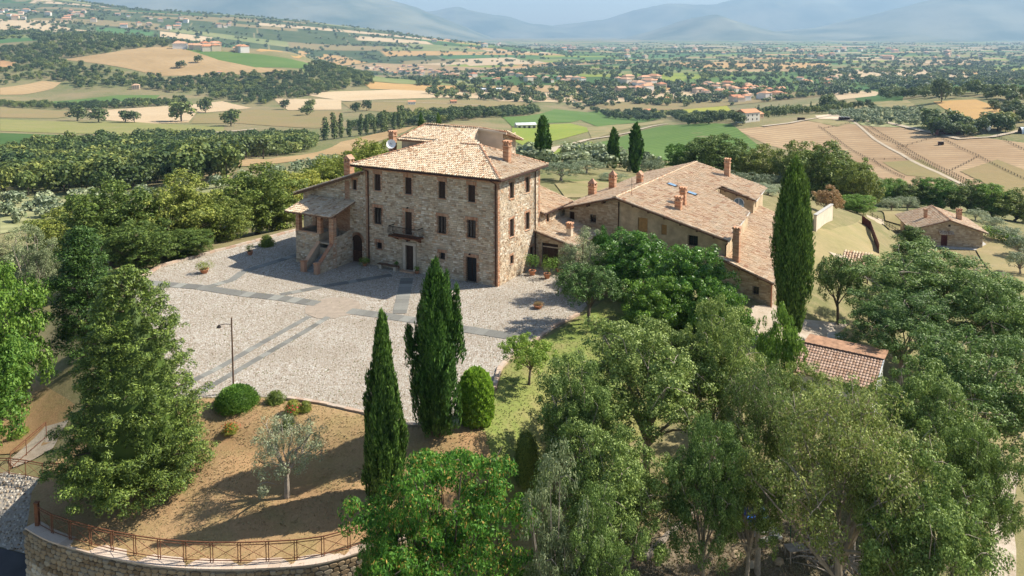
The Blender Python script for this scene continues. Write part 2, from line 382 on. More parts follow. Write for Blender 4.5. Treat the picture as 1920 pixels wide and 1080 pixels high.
def G(px, py, z_hint=None):                             # where the line of sight meets the terrain
    d = ray(px, py)
    t = np.concatenate([np.geomspace(28, 16000, 900)])
    z = CZ + d[2] * t; hh = H(d[0] * t, d[1] * t)
    k = np.argmax(z < hh)
    if not (z < hh).any(): k = len(t) - 1
    a, b = t[max(k - 1, 0)], t[k]
    for _ in range(12):
        m = (a + b) / 2
        if CZ + d[2] * m < h1(d[0] * m, d[1] * m): b = m
        else: a = m
    return (d[0] * b, d[1] * b, CZ + d[2] * b)

rows = np.concatenate([[-300, -150, -60, -20, 0, 10], np.geomspace(20, 160, 140), np.geomspace(162, 21500, 260)])
cols = np.concatenate([np.linspace(-2.6, -.95, 12), np.linspace(-.9, .9, 230), np.linspace(.95, 2.6, 12)])
RX = 19500 * np.tanh(cols[None, :] * np.maximum(rows, 60)[:, None] / 19500); RY = np.repeat(rows[:, None], len(cols), 1)
HZ = H(RX.ravel(), RY.ravel()).reshape(RX.shape)
def grid_faces(nr, nc):
    i = np.arange(nr * nc).reshape(nr, nc)
    return np.stack([i[:-1, :-1], i[:-1, 1:], i[1:, 1:], i[1:, :-1]], -1).reshape(-1, 4)

# ground material: dry grass, bare earth, greener in places
def ground_mat(name, c1, c2, c3, s1=.05, s2=1.2, bs=.5):
    m, nt, b = mat(name)
    a = noise(nt, s1, 6, .65, 'Object'); c = noise(nt, s2, 5, .7)
    col = mix(nt, ramp(nt, a, [(.38, (0, 0, 0)), (.62, (1, 1, 1))]), c1, c2)
    col = mix(nt, ramp(nt, c, [(.45, (0, 0, 0)), (.75, (1, 1, 1))]), col, c3)
    f = ramp(nt, noise(nt, s2 * 14, 3, .8), [(.3, (.40, .40, .40)), (.7, (.62, .62, .62))])
    col = mix(nt, .8, col, f, 'OVERLAY')
    nt.links.new(col, b.inputs['Base Color']); b.inputs['Roughness'].default_value = 1; b.inputs['Specular IOR Level'].default_value = .1
    bump(nt, b, noise(nt, s2 * 8, 4, .8), bs, .08)
    return m
M['ground'] = ground_mat('dry_hill_ground', (.24, .19, .10), (.12, .145, .05), (.30, .24, .13), .012, .5)
M['lawn'] = ground_mat('dry_lawn', (.33, .20, .10), (.37, .25, .13), (.27, .21, .09), .12, .5)
M['lawn_g'] = ground_mat('green_lawn', (.15, .20, .045), (.20, .22, .065), (.29, .23, .11), .16, .3)
M['litter'] = ground_mat('leaf_litter_ground', (.17, .13, .085), (.25, .20, .14), (.12, .115, .06), .25, 1.4, .8)
M['earth'] = ground_mat('pale_earth', (.40, .33, .25), (.48, .41, .33), (.30, .23, .16), .2, 1.0)
M['gravel'] = ground_mat('pale_gravel', (.33, .29, .24), (.38, .34, .29), (.27, .22, .17), .3, 2.0)
ground = link('ground', fast_mesh('ground', np.stack([RX, RY, HZ], -1).reshape(-1, 3), grid_faces(len(rows), len(cols)), mats=[M['ground']], smooth=True), kind='structure')

def cdt_patch(poly, sp, zf, off, max_pts=6000):
    """sheet over a polygon, fine enough to follow the terrain"""
    pts = []; n = len(poly)
    for i in range(n):
        a = poly[i]; b = poly[(i + 1) % n]
        L = math.hypot(b[0] - a[0], b[1] - a[1]); k = max(1, int(L / sp))
        for j in range(k): pts.append((a[0] + (b[0] - a[0]) * j / k, a[1] + (b[1] - a[1]) * j / k))
    nb = len(pts)
    xs = [p[0] for p in poly]; ys = [p[1] for p in poly]
    gx, gy = np.meshgrid(np.arange(min(xs), max(xs), sp), np.arange(min(ys), max(ys), sp))
    gx = gx.ravel(); gy = gy.ravel()
    ok = in_poly(gx, gy, poly) & (dist_poly(gx, gy, poly) > sp * .4)
    pts += list(zip(gx[ok].tolist(), gy[ok].tolist()))
    o = delaunay_2d_cdt([Vector(p) for p in pts], [(i, (i + 1) % nb) for i in range(nb)], [], 1, 1e-5)
    V = np.array([(p.x, p.y) for p in o[0]]); Fc = np.array([f for f in o[2] if len(f) == 3], int)
    z = zf(V[:, 0], V[:, 1]) + off
    V3 = np.column_stack([V, z])
    # faces up
    a, b, c = V3[Fc[:, 0]], V3[Fc[:, 1]], V3[Fc[:, 2]]
    fl = np.cross(b - a, c - a)[:, 2] < 0
    Fc[fl] = Fc[fl][:, ::-1]
    return V3, Fc
def sheet(name, poly, sp, off, m, zf=H, kind='structure', parent=None):
    V, Fc = cdt_patch(poly, sp, zf, off)
    return link(name, fast_mesh(name, V, None, Fc, [m], smooth=True), parent, kind)
def ribbon(path, w):                                    # polygon of a strip along a path
    L, R = [], []
    for i, p in enumerate(path):
        a = path[max(i - 1, 0)]; b = path[min(i + 1, len(path) - 1)]
        dx, dy = b[0] - a[0], b[1] - a[1]; l = math.hypot(dx, dy) or 1
        ww = w[i] if isinstance(w, (list, tuple)) else w
        L.append((p[0] - dy / l * ww / 2, p[1] + dx / l * ww / 2)); R.append((p[0] + dy / l * ww / 2, p[1] - dx / l * ww / 2))
    return L + R[::-1]
def road(name, path, w, sp, off, m):
    q = []
    for a, b in zip(path, path[1:]):
        k = max(1, int(math.hypot(b[0] - a[0], b[1] - a[1]) / (sp * 2)))
        q += [(a[0] + (b[0] - a[0]) * j / k, a[1] + (b[1] - a[1]) * j / k) for j in range(k)]
    q.append(path[-1]); V = []; n = len(q)
    pl = ribbon(q, w); Lp = pl[:n]; Rp = pl[n:][::-1]
    V2 = np.array([c for l, r in zip(Lp, Rp) for c in (l, ((l[0] + r[0]) / 2, (l[1] + r[1]) / 2), r)])
    V3 = np.column_stack([V2, H(V2[:, 0], V2[:, 1]) + off])
    fs = []
    for i in range(n - 1):
        for j in (0, 1): fs.append((i * 3 + j, i * 3 + j + 1, (i + 1) * 3 + j + 1, (i + 1) * 3 + j))
    return link(name, fast_mesh(name, V3, fs, None, [m], smooth=True), None, 'structure')
# ---------------- building kit ----------------
class Wall:
    """upright wall plane: o origin (x,y), d direction (unit), normal to the right-hand side of d; s along, z up"""
    def __init__(w, o, d, length, top, z0=0.0, holes=(), thick=.35):
        w.o = o; l = math.hypot(*d); w.d = (d[0] / l, d[1] / l); w.n = (w.d[1], -w.d[0]); w.L = length
        w.top = top if isinstance(top, list) else [(0, top), (length, top)]      # (s, z) profile
        w.z0 = z0; w.holes = list(holes); w.keep = []; w.thick = thick
    def T(w, s, z, out=0.0): return (w.o[0] + w.d[0] * s + w.n[0] * out, w.o[1] + w.d[1] * s + w.n[1] * out, z)
    def ztop(w, s): return float(np.interp(s, [a for a, _ in w.top], [b for _, b in w.top]))
    def skin(w, mb, m=0, mr=None):
        ss = sorted(set([0, w.L] + [a for a, _ in w.top] + [h[0] for h in w.holes] + [h[1] for h in w.holes]))
        for a, b in zip(ss, ss[1:]):
            if b - a < 1e-6: continue
            hs = sorted([h for h in w.holes if h[0] <= a + 1e-6 and h[1] >= b - 1e-6], key=lambda h: h[2])
            z = w.z0
            for h in hs:
                if h[2] > z + 1e-4: mb.quad(w.T(a, z), w.T(b, z), w.T(b, h[2]), w.T(a, h[2]), m)
                z = h[3]
            mb.quad(w.T(a, z), w.T(b, z), w.T(b, w.ztop(b)), w.T(a, w.ztop(a)), m)
        t = -w.thick
        for h in w.holes:
            a, b, z, y = h[:4]
            mb.quad(w.T(a, z), w.T(a, z, t), w.T(b, z, t), w.T(b, z), m); mb.quad(w.T(a, y), w.T(b, y), w.T(b, y, t), w.T(a, y, t), m)
            mb.quad(w.T(a, z), w.T(a, y), w.T(a, y, t), w.T(a, z, t), m); mb.quad(w.T(b, z), w.T(b, z, t), w.T(b, y, t), w.T(b, y), m)
            mb.quad(w.T(a, z, t), w.T(a, y, t), w.T(b, y, t), w.T(b, z, t), m)
    def block(w, mb, a, b, z, y, o0, o1, m=0, j=.0, r=None):
        r = r or rnd; q = lambda: r.uniform(-j, j)
        c = min(.012, (b - a) * .1)
        vs = [w.T(a, z, o0), w.T(b, z, o0), w.T(b, y, o0), w.T(a, y, o0),
              w.T(a + c + q(), z + c + q(), o1), w.T(b - c + q(), z + c + q(), o1), w.T(b - c + q(), y - c + q(), o1), w.T(a + c + q(), y - c + q(), o1)]
        mb.add(vs, [(4, 5, 6, 7), (0, 1, 5, 4), (1, 2, 6, 5), (2, 3, 7, 6), (3, 0, 4, 7)], m)
    def stones(w, mb, m=0, hr=(.11, .21), lr=(.16, .46), r=None):
        r = r or rnd; z = w.z0
        zt = max(b for _, b in w.top)
        while z < zt - .05:
            hh = r.uniform(*hr); s = -r.uniform(0, .2)
            while s < w.L:
                L = r.uniform(*lr); a = max(0, s); b = min(w.L, s + L); s += L + .012
                if b - a < .07: continue
                y = min(z + hh * r.uniform(.82, 1.0), w.ztop((a + b) / 2) - .01, w.ztop(a), w.ztop(b))
                if y - z < .05: continue
                for k in list(w.holes) + list(w.keep):
                    if a < k[1] and b > k[0] and z < k[3] and y > k[2]:
                        # trim at the nearer side, else drop
                        if k[0] - a > .1 and b <= k[1] + .3: b = k[0]
                        elif b - k[1] > .1 and a >= k[0] - .3: a = k[1]
                        else: a = b
                        break
                if b - a < .08: continue
                w.block(mb, a, b, z, y, .0, r.uniform(.015, .05), m, .012, r)
            z += hh + .008
    def bricks(w, mb, a, b, z, y, m=0, course=.075, bl=.26, o=.035, vertical=False, r=None):
        """brickwork rectangle on the wall"""
        r = r or rnd; k = 0
        if vertical:
            x = a
            while x < b - .02:
                w.block(mb, x, min(x + course, b) - .008, z, y, 0, o + r.uniform(0, .01), m); x += course
            return
        zz = z
        while zz < y - .02:
            x = a - (bl / 2 if k % 2 else 0)
            while x < b - .01:
                p, q = max(a, x), min(b, x + bl - .01)
                if q - p > .03: w.block(mb, p, q, zz, min(zz + course, y) - .01, 0, o + r.uniform(0, .01), m)
                x += bl
            zz += course; k += 1
    def surround(w, mb, h, wd=.27, topw=.3, sill=.12, m=0, legs=True):
        """toothed brick frame round an opening"""
        a, b, z, y = h[:4]; zz = z; k = 0
        while zz < y - .01:
            e = wd if k % 2 else wd * .62
            zt = min(zz + .155, y)
            w.bricks(mb, a - e, a, zz, zt, m); w.bricks(mb, b, b + e, zz, zt, m)
            w.keep.append((a - e, a, zz, zt)); w.keep.append((b, b + e, zz, zt))
            zz += .155; k += 1
        w.bricks(mb, a - wd * .8, b + wd * .8, y, y + topw, m, vertical=True); w.keep.append((a - wd * .8, b + wd * .8, y, y + topw))
        if sill: w.block(mb, a - .1, b + .1, z - sill, z, 0, .09, m); w.keep.append((a - .1, b + .1, z - sill, z))

def win(w, h, parent, style='shutter', frame_m='wood_dark', n_slats=9):
    """window or door set in the opening h of wall w"""
    a, b, z, y = h[:4]; t = -.2; fw = .06
    kind = 'door' if style == 'door' else 'window'
    f = MB()
    for p, q, zz, yy in ((a, a + fw, z, y), (b - fw, b, z, y), (a + fw, b - fw, y - fw, y), (a + fw, b - fw, z, z + fw)):
        w.block(f, p, q, zz, yy, t, t + .07)
    mid = (a + b) / 2
    if style != 'shutter' and style != 'door': w.block(f, mid - .03, mid + .03, z + fw, y - fw, t, t + .075)
    fo = f.build(kind, M[frame_m], parent)
    if style in ('shutter', 'door'):
        if style == 'shutter':
            for p, q in ((a + fw, mid - .005), (mid + .005, b - fw)):
                s = MB(); w.block(s, p, p + .05, z + fw, y - fw, t, t + .06); w.block(s, q - .05, q, z + fw, y - fw, t, t + .06)
                n = max(6, int((y - z) / .09))
                for i in range(n):
                    zz = z + fw + (y - z - 2 * fw) * i / n
                    s.add([w.T(p + .05, zz, t + .055), w.T(q - .05, zz, t + .055), w.T(q - .05, zz + .085, t + .02), w.T(p + .05, zz + .085, t + .02)], [(0, 1, 2, 3)])
                s.build('shutter', M[frame_m], fo)
        else:
            n = max(4, int((b - a) / .16))
            for i in range(n):
                p = a + fw + (b - a - 2 * fw) * i / n; q = p + (b - a - 2 * fw) / n - .012
                s = MB(); w.block(s, p, q, z + .03, y - fw, t, t + .05); s.build('plank', M[frame_m], fo)
    else:
        for p, q in ((a + fw, mid - .03), (mid + .03, b - fw)):
            g = MB(); g.quad(w.T(p, z + fw, t + .03), w.T(q, z + fw, t + .03), w.T(q, y - fw, t + .03), w.T(p, y - fw, t + .03)); g.build('pane', M['glass'], fo)
        if style == 'grille':
            g = MB(); n = max(3, int((b - a) / .16)); k = max(3, int((y - z) / .18))
            for i in range(n + 1): x = a - .03 + (b - a + .06) * i / n; g.bar(w.T(x, z - .03, .07), w.T(x, y + .03, .07), .018)
            for i in range(k + 1): zz = z - .03 + (y - z + .06) * i / k; g.bar(w.T(a - .03, zz, .075), w.T(b + .03, zz, .075), .018)
            g.build('grille', M['iron'], fo)
        else:
            g = MB(); k = 3
            for i in range(1, k): zz = z + (y - z) * i / k; g.bar(w.T(a + fw, zz, t + .045), w.T(b - fw, zz, t + .045), .03)
            g.build('glazing_bar', M[frame_m], fo)
    return fo

def tiles(mb, poly3, eave_a, eave_b, m=0, sx=.24, sy=.36, r=None, w0=.105, lift=.0, skip=None):
    """barrel tiles over a planar roof face; eave_a -> eave_b is the lower edge"""
    r = r or rnd
    A = Vector(eave_a); u = (Vector(eave_b) - A); Lu = u.length; u.normalize()
    p = [Vector(q) for q in poly3]
    nrm = Vector((0, 0, 0))
    for i in range(len(p)):
        c, d = p[i] - p[0], p[(i + 1) % len(p)] - p[0]; nrm += c.cross(d)
    nrm.normalize()
    if nrm.z < 0: nrm = -nrm
    v = nrm.cross(u).normalized()
    if v.z < 0: v = -v
    P2 = [((q - A).dot(u), (q - A).dot(v)) for q in p]
    x0, x1 = min(q[0] for q in P2), max(q[0] for q in P2); y0, y1 = min(q[1] for q in P2), max(q[1] for q in P2)
    nx, ny = int((x1 - x0) / sx) + 1, int((y1 - y0) / sy) + 2
    X = x0 + sx * (.5 + np.arange(nx)); Y = y0 + sy * np.arange(-0, ny)
    GX, GY = np.meshgrid(X, Y)
    ok = in_poly(GX.ravel(), GY.ravel() + sy * .5, P2) | in_poly(GX.ravel(), GY.ravel() + .04, P2)
    for x, y in zip(GX.ravel()[ok], GY.ravel()[ok]):
        if skip and skip(x, y): continue
        jx = r.uniform(-.018, .018); jy = r.uniform(-.03, .03); sk = r.uniform(-.02, .02); jl = r.uniform(0, .018)
        o = A + u * (x + jx) + v * (y - .05 + jy) + nrm * (lift + jl)
        wa = w0 * r.uniform(.95, 1.08); wb = wa * .8; ln = sy + .09
        e = o + v * ln + u * sk + nrm * (-.012)
        ha, hb = .085, .07
        b0 = o + nrm * .03
        vs = [b0 - u * wa, b0 - u * wa * .5 + nrm * ha, b0 + u * wa * .5 + nrm * ha, b0 + u * wa,
              e - u * wb, e - u * wb * .5 + nrm * hb, e + u * wb * .5 + nrm * hb, e + u * wb]
        mb.add(vs, [(0, 1, 5, 4), (1, 2, 6, 5), (2, 3, 7, 6), (0, 3, 2, 1)], m)
def ridge(mb, a, b, r0=.14, m=0, step=.38, h=.06):
    a = Vector(a); b = Vector(b); d = b - a; L = d.length; d.normalize(); n = max(1, int(L / step))
    x = d.cross(Vector((0, 0, 1))).normalized(); z = x.cross(d).normalized()
    if z.z < 0: z = -z
    for i in range(n):
        p = a + d * (L * i / n) + z * h; q = a + d * (L * (i + 1) / n + .05) + z * (h - .02)
        vs = []
        for c, rr in ((p, r0), (q, r0 * .82)):
            for k in range(6):
                t = math.pi * k / 5; vs.append(c + x * math.cos(t) * rr + z * math.sin(t) * rr * .8)
        mb.add(vs, [(k, k + 1, 7 + k, 6 + k) for k in range(5)] + [(5, 4, 3, 2, 1, 0)], m)
def roof_face(name, poly, ea, eb, parent, tm='tile', th=.14, edge_m='wood_beam', tile_kw={}):
    """one roof face: boarding with thickness and its tiles"""
    o = MB().slab(poly, th).build(name, M['tile_dark'], parent)
    t = MB(); tiles(t, poly, ea, eb, **tile_kw)
    to = t.build('roof_tile', M[tm], o, kind='stuff')
    return o
def chimney(parent, c, z0, z1, w=.6, d=.6, m='brick', cap='gable', ang=0.0, stone='plaster_p'):
    """brick stack with an open smoke head; a part with its cap below it"""
    ca, sa = math.cos(ang), math.sin(ang)
    R = lambda x, y: (c[0] + x * ca - y * sa, c[1] + x * sa + y * ca)
    s = MB()
    course = .085; zz = z0; k = 0
    while zz < z1 - .02:                                 # brick courses, each a little uneven
        e = rnd.uniform(-.008, .01)
        for (x0, x1, y0, y1) in ((-w / 2, 0, -d / 2, d / 2), (0, w / 2, -d / 2, d / 2)) if k % 2 else ((-w / 2, w / 2, -d / 2, 0), (-w / 2, w / 2, 0, d / 2)):
            vs = [R(x0 - e * (x0 < 0), y0 - e * (y0 < 0)), R(x1 + e * (x1 > 0), y0 - e * (y0 < 0)), R(x1 + e * (x1 > 0), y1 + e * (y1 > 0)), R(x0 - e * (x0 < 0), y1 + e * (y1 > 0))]
            s.prism(vs, zz, min(zz + course - .008, z1))
        zz += course; k += 1
    o = s.build('chimney', M[m], parent, kind=None)
    h = MB(); W2, D2 = w / 2 + .07, d / 2 + .07
    h.prism([R(-W2, -D2), R(W2, -D2), R(W2, D2), R(-W2, D2)], z1, z1 + .07)
    for sx in (-1, 1):
        for sy in (-1, 1):
            cx, cy = sx * (w / 2 - .08), sy * (d / 2 - .08)
            h.prism([R(cx - .08, cy - .08), R(cx + .08, cy - .08), R(cx + .08, cy + .08), R(cx - .08, cy + .08)], z1 + .07, z1 + .38)
    h.prism([R(-.06, -d / 2 + .02), R(.06, -d / 2 + .02), R(.06, d / 2 - .02), R(-.06, d / 2 - .02)], z1 + .07, z1 + .38)
    z = z1 + .38
    if cap == 'gable':
        vs = [(*R(-W2, -D2), z), (*R(W2, -D2), z), (*R(W2, D2), z), (*R(-W2, D2), z), (*R(0, -D2), z + .42), (*R(0, D2), z + .42)]
        h.add(vs, [(0, 1, 4), (2, 3, 5), (1, 2, 5, 4), (3, 0, 4, 5), (0, 3, 2, 1)])
    elif cap == 'pyramid':
        vs = [(*R(-W2, -D2), z), (*R(W2, -D2), z), (*R(W2, D2), z), (*R(-W2, D2), z), (*R(0, 0), z + .55)]
        h.add(vs, [(0, 1, 4), (1, 2, 4), (2, 3, 4), (3, 0, 4), (0, 3, 2, 1)])
    else:
        h.prism([R(-W2, -D2), R(W2, -D2), R(W2, D2), R(-W2, D2)], z, z + .08)
        for x in (-W2 + .1, 0, W2 - .1):
            h.tube([(*R(x, -D2), z + .1), (*R(x, D2), z + .1)], .1, 6)
    h.build('chimney_cap', M['brick'], o)
    return o

# ---------------- the villa ----------------
ZE = 9.6
villa = thing('stone_villa', (*VO, 0), 'large three storey stone villa with balcony and hipped clay tile roof behind the courtyard', 'house', rz=-TH)
def V(px, py): return None
fronth = [(-13.7, -12.95, 7.4, 8.98), (-10.05, -9.3, 7.4, 8.98), (-6.25, -5.5, 7.4, 8.95), (-3.05, -2.3, 7.38, 8.92),
          (-13.72, -12.9, 4.12, 5.7), (-10.1, -9.3, 3.5, 5.7), (-6.3, -5.45, 4.12, 5.68), (-3.1, -2.27, 4.12, 5.7),
          (-13.5, -12.9, 1.7, 2.3), (-10.05, -9.15, .1, 2.48), (-6.15, -5.6, 1.7, 2.28), (-3.25, -2.2, .05, 2.28)]
fs = [(h[0] + 15.1, h[1] + 15.1, h[2], h[3]) for h in fronth]
wf = Wall((-15.1, 0), (1, 0), 15.1, ZE, -.3, fs)
st = MB(); bk = MB(); wl_ = MB()
for i, h in enumerate(fs):
    if i == 9: continue
    wf.surround(bk, h, wd=.24 if i < 4 else .34, topw=.32, sill=.1 if h[2] > .5 else 0)
# quoins in brick at the corners
def quoins(w, s_at, z0, z1, mb, side):
    z = z0; k = 0
    while z < z1:
        e = .42 if k % 2 else .26
        a, b = (s_at, s_at + e) if side > 0 else (s_at - e, s_at)
        w.bricks(mb, a, b, z, z + .225); w.keep.append((a, b, z, z + .225)); z += .225; k += 1
quoins(wf, 15.1, 0, ZE - .2, bk, -1); quoins(wf, .3, 0, ZE - .2, bk, 1)
wf.keep.append((15.1 - 10.45, 15.1 - 8.75, 0, 2.9))
wf.skin(wl_); wf.stones(st)
# right-hand side
rh = [(2.15, 2.95, 7.5, 9.0), (5.2, 6.02, 7.5, 9.0), (2.15, 2.95, 3.95, 5.6), (5.2, 6.02, 3.95, 5.6), (2.3, 2.8, 1.45, 2.2), (6.2, 6.95, .1, 2.1)]
wr = Wall((0, 0), (0, 1), 8.2, ZE, -.3, rh)
for h in rh: wr.surround(bk, h, wd=.26, topw=.2, sill=.08 if h[2] > .5 else 0)
quoins(wr, 0, 0, ZE - .2, bk, 1); quoins(wr, 8.2, 0, ZE - .2, bk, -1)
wr.skin(wl_); wr.stones(st)
wb = Wall((0, 8.2), (-1, 0), 15.1, ZE, -.3); wb.skin(wl_); wb.stones(st)
wlf = Wall((-15.1, 8.2), (0, -1), 8.2, ZE, -.3); wlf.skin(wl_); wlf.stones(st)
# upper block
rp0 = lambda y: 9.78 + .32 * (y + .6) - .1
ub = Wall((-14.5, 5.5), (1, 0), 4.3, 11.9, ZE, []); ub.skin(wl_)
for w_ in (Wall((-14.5, 11.5), (0, -1), 6.0, [(0, 11.6), (2.5, 12.7), (6, 11.7)], -.3), Wall((-4.5, 8.9), (0, 1), 2.6, 12.3, 0), Wall((-4.6, 11.5), (-1, 0), 9.9, 11.8, -.3)):
    w_.skin(wl_); w_.stones(st)
wg = Wall((-7.3, 8.9), (1, 0), 2.8, [(0, 12.7), (2.8, 12.45)], 10.0); pw_ = MB(); wg.skin(pw_); Wall((-7.22, 5.4), (0, 1), 3.55, [(0, rp0(5.4)), (3.55, rp0(8.95))], 10.2).skin(pw_); pw_.build('plastered_wall', M['plaster_p'], villa)
st.build('rubble_stone', M['stone'], wall_o := wl_.build('wall', M['mortar'], villa), kind='stuff')
bk.build('brick_dressing', M['brick'], wall_o, kind='stuff')
for i, h in enumerate(fs):
    stl = 'shutter' if i in (0, 1, 2, 3) else ('door' if i in (5, 9) else 'grille')
    o = win(wf, h, villa, stl)
for i, h in enumerate(rh): win(wr, h, villa, 'shutter' if i < 4 else ('door' if i == 5 else 'grille'))
# stone frame of the main door with its step
g = MB(); a, b = fs[9][0], fs[9][1]
wf.block(g, a - .32, a, 0, 2.5, 0, .08); wf.block(g, b, b + .32, 0, 2.5, 0, .08); wf.block(g, a - .38, b + .38, 2.5, 2.82, 0, .12)
g.build('door_frame', M['travertine'], villa)
MB().box(-10.4, -8.8, -.55, -.04, -.05, .1).build('door_step', M['brick'], villa)
# roof: front face runs on up to the upper ridge
e = .6; k = .32; zr = 9.78
rp = lambda x, y: (x, y, zr + k * (y + e))
FL, FR, BR, BL = (-16.2, -e, zr), (e, -e, zr), (e, 8.8, zr), (-16.2, 8.8, zr)
ax, ay = -5.0, 5.3; az = rp(0, ay)[2]
roof = MB().slab([FL, FR, (ax, ay, az), (-10.6, ay, az)], .16).build('roof', M['tile_dark'], villa)
t = MB()
front = [FL, FR, (ax, ay, az), (-7.2, 6.9, rp(0, 6.9)[2]), (-7.2, 9.0, rp(0, 9.0)[2]), (-14.0, 9.0, rp(0, 9.0)[2]), (-14.9, 5.25, rp(0, 5.25)[2]), (-10.6, 5.25, rp(0, 5.25)[2])]
tiles(t, front, FL, FR)
right = [FR, BR, (ax, ay, az)]; tiles(t, right, FR, BR)
MB().slab(right, .16).build('roof_face', M['tile_dark'], roof)
left = [BL, FL, (-10.6, ay, az)]; tiles(t, left, BL, FL)
back = [BR, BL, (-10.6, ay, az), (ax, ay, az)]; tiles(t, back, BR, BL)
MB().slab(left, .16).slab(back, .16).build('roof_face', M['tile_dark'], roof)
up = [(-14.9, 5.25, rp(0, 5.25)[2]), (-7.2, 5.25, rp(0, 5.25)[2]), (-7.2, 9.0, rp(0, 9)[2]), (-14.0, 9.0, rp(0, 9)[2])]
MB().slab(up, .16).build('roof_face', M['tile_dark'], roof)
zt = rp(0, 9)[2]
upb = [(-3.9, 12.1, zt - 1.3), (-14.9, 12.1, zt - 1.05), (-14.0, 9.0, zt), (-7.2, 9.0, zt), (-3.9, 8.6, zt - .25)]
upl = [(-14.9, 12.1, zt - 1.05), (-14.9, 5.25, rp(0, 5.25)[2]), (-14.0, 9.0, zt)]
MB().obox((-7.3, 6.0, rp(0, 6.0)[2] - .12), (.14, 0, 0), (0, 3.0, .96), (0, 0, .26)).build('verge_board', M['plaster_p'], villa)
MB().obox((-7.1, 8.5, zt - .16), (3.2, 0, -.25), (0, .12, 0), (0, 0, .2)).build('verge_board', M['plaster_p'], villa)
for q, a_, b_ in ((upb, upb[0], upb[1]), (upl, upl[0], upl[1])):
    MB().slab(q, .14).build('roof_face', M['tile_dark'], roof); tiles(t, q, a_, b_)
rt = MB()
for a_, b_ in ((FR, (ax, ay, az)), (FL, (-10.6, ay, az)), (BR, (ax, ay, az)), ((-14.0, 9, zt), (-7.2, 9, zt)), ((-14.9, 5.25, rp(0, 5.25)[2]), (-14.0, 9.0, zt)), ((-7.2, 8.9, zt), (-3.9, 8.6, zt - .25)), ((ax, ay, az), (-7.2, 5.3, az))):
    ridge(rt, a_, b_)
t.build('roof_tile', M['tile'], roof, kind='stuff'); rt.build('ridge_tile', M['brick'], roof, kind='stuff')
# brick cornice in two steps
cn = MB()
for i, (o_, z_) in enumerate(((.08, ZE - .28), (.18, ZE - .14))):
    for w_ in (wf, wr, wlf, wb):
        x = 0
        while x < w_.L: w_.block(cn, x, min(w_.L, x + .25), z_, z_ + .13, 0, o_ + rnd.uniform(0, .02)); x += .26
cn.build('cornice', M['brick'], villa, kind='stuff')
# gutters and downpipes
gt = MB()
def gutter(mb, a, b, r=.07):
    mb.tube([a, b], r, 7)
gutter(gt, (-16.1, -e - .07, zr - .12), (e, -e - .07, zr - .12)); gt.build('gutter', M['copper'], villa)
gutter(g2 := MB(), (e + .07, -e, zr - .12), (e + .07, 8.7, zr - .12)); g2.build('gutter', M['copper'], villa)
for pth in ([(-15.5, -.6, zr - .15), (-14.4, -.12, zr - .6), (-14.4, -.12, .1)], [(-.5, -.6, zr - .15), (-.16, -.12, zr - .5), (-.16, -.12, .1)],
            [(e, 7.0, zr - .15), (.12, 7.05, zr - .5), (.12, 7.05, .1)]):
    MB().tube(pth, .055, 7).build('downpipe', M['copper'], villa)
# chimneys and dish
chimney(villa, (-1.5, 4.4), 10.3, 11.95, .6, .56, 'brick', 'tiles')
chimney(villa, (-18.2, 1.6), 7.6, 9.5, .78, .66, 'brick', 'gable')
chimney(villa, (-15.75, 5.6), 9.0, 11.9, .6, .6, 'brick', 'tiles')
dm = MB()
prof = [(0.02, 0.0), (.18, .02), (.34, .07), (.48, .15)]; n = 20; vs = []; fcs = []
for r_, d_ in prof:
    for j in range(n): aa = 2 * math.pi * j / n; vs.append((r_ * math.cos(aa), -d_, r_ * math.sin(aa)))
for i in range(3):
    for j in range(n): fcs.append((i * n + j, i * n + (j + 1) % n, (i + 1) * n + (j + 1) % n, (i + 1) * n + j))
dm.add(vs, fcs)
dish = dm.build('satellite_dish', M['white'], villa, smooth=True)
dish.location = (-14.4, 3.6, 11.35); dish.rotation_euler = (math.radians(-25), 0, math.radians(30))
MB().tube([(0, .3, -.9), (0, .05, 0), (0, -.45, .02)], .03, 6).build('mast', M['iron'], dish)
# balcony
bx0, bx1 = -11.35, -7.95
bal = MB().box(bx0, bx1, -1.05, -.03, 3.36, 3.48).build('balcony', M['rust'], villa)
for x in (bx0 + .4, (bx0 + bx1) / 2, bx1 - .4): MB().add([(x - .1, -.02, 3.3), (x + .1, -.02, 3.3), (x + .1, -.85, 3.3), (x - .1, -.85, 3.3), (x - .1, -.02, 2.9), (x + .1, -.02, 2.9)], [(0, 3, 2, 1), (0, 1, 5, 4), (2, 3, 4, 5), (0, 4, 3), (1, 2, 5)]).build('bracket', M['rust'], bal)
rl = MB(); yb = -1.0
top = [(bx0 + .04, -.05, 4.38), (bx0 + .04, yb, 4.38), (bx1 - .04, yb, 4.38), (bx1 - .04, -.05, 4.38)]
for a_, b_ in zip(top, top[1:]):
    rl.bar(a_, b_, .05); rl.bar((a_[0], a_[1], 3.58), (b_[0], b_[1], 3.58), .03)
rl.build('railing', M['iron'], bal)
nb = 26
for i in range(nb + 1):                                   # belly-shaped bars
    x = bx0 + .04 + (bx1 - bx0 - .08) * i / nb
    MB().tube([(x, yb, 3.5), (x, yb - .16, 3.72), (x, yb - .12, 3.95), (x, yb, 4.36)], .016, 4).build('baluster', M['iron'], bal)
for x in (bx0 + .04, bx1 - .04):
    for i in range(1, 7):
        y = yb + i * .14; s = -1 if x < -10 else 1
        MB().tube([(x, y, 3.5), (x + s * .14, y, 3.72), (x + s * .1, y, 3.95), (x, y, 4.36)], .016, 4).build('baluster', M['iron'], bal)
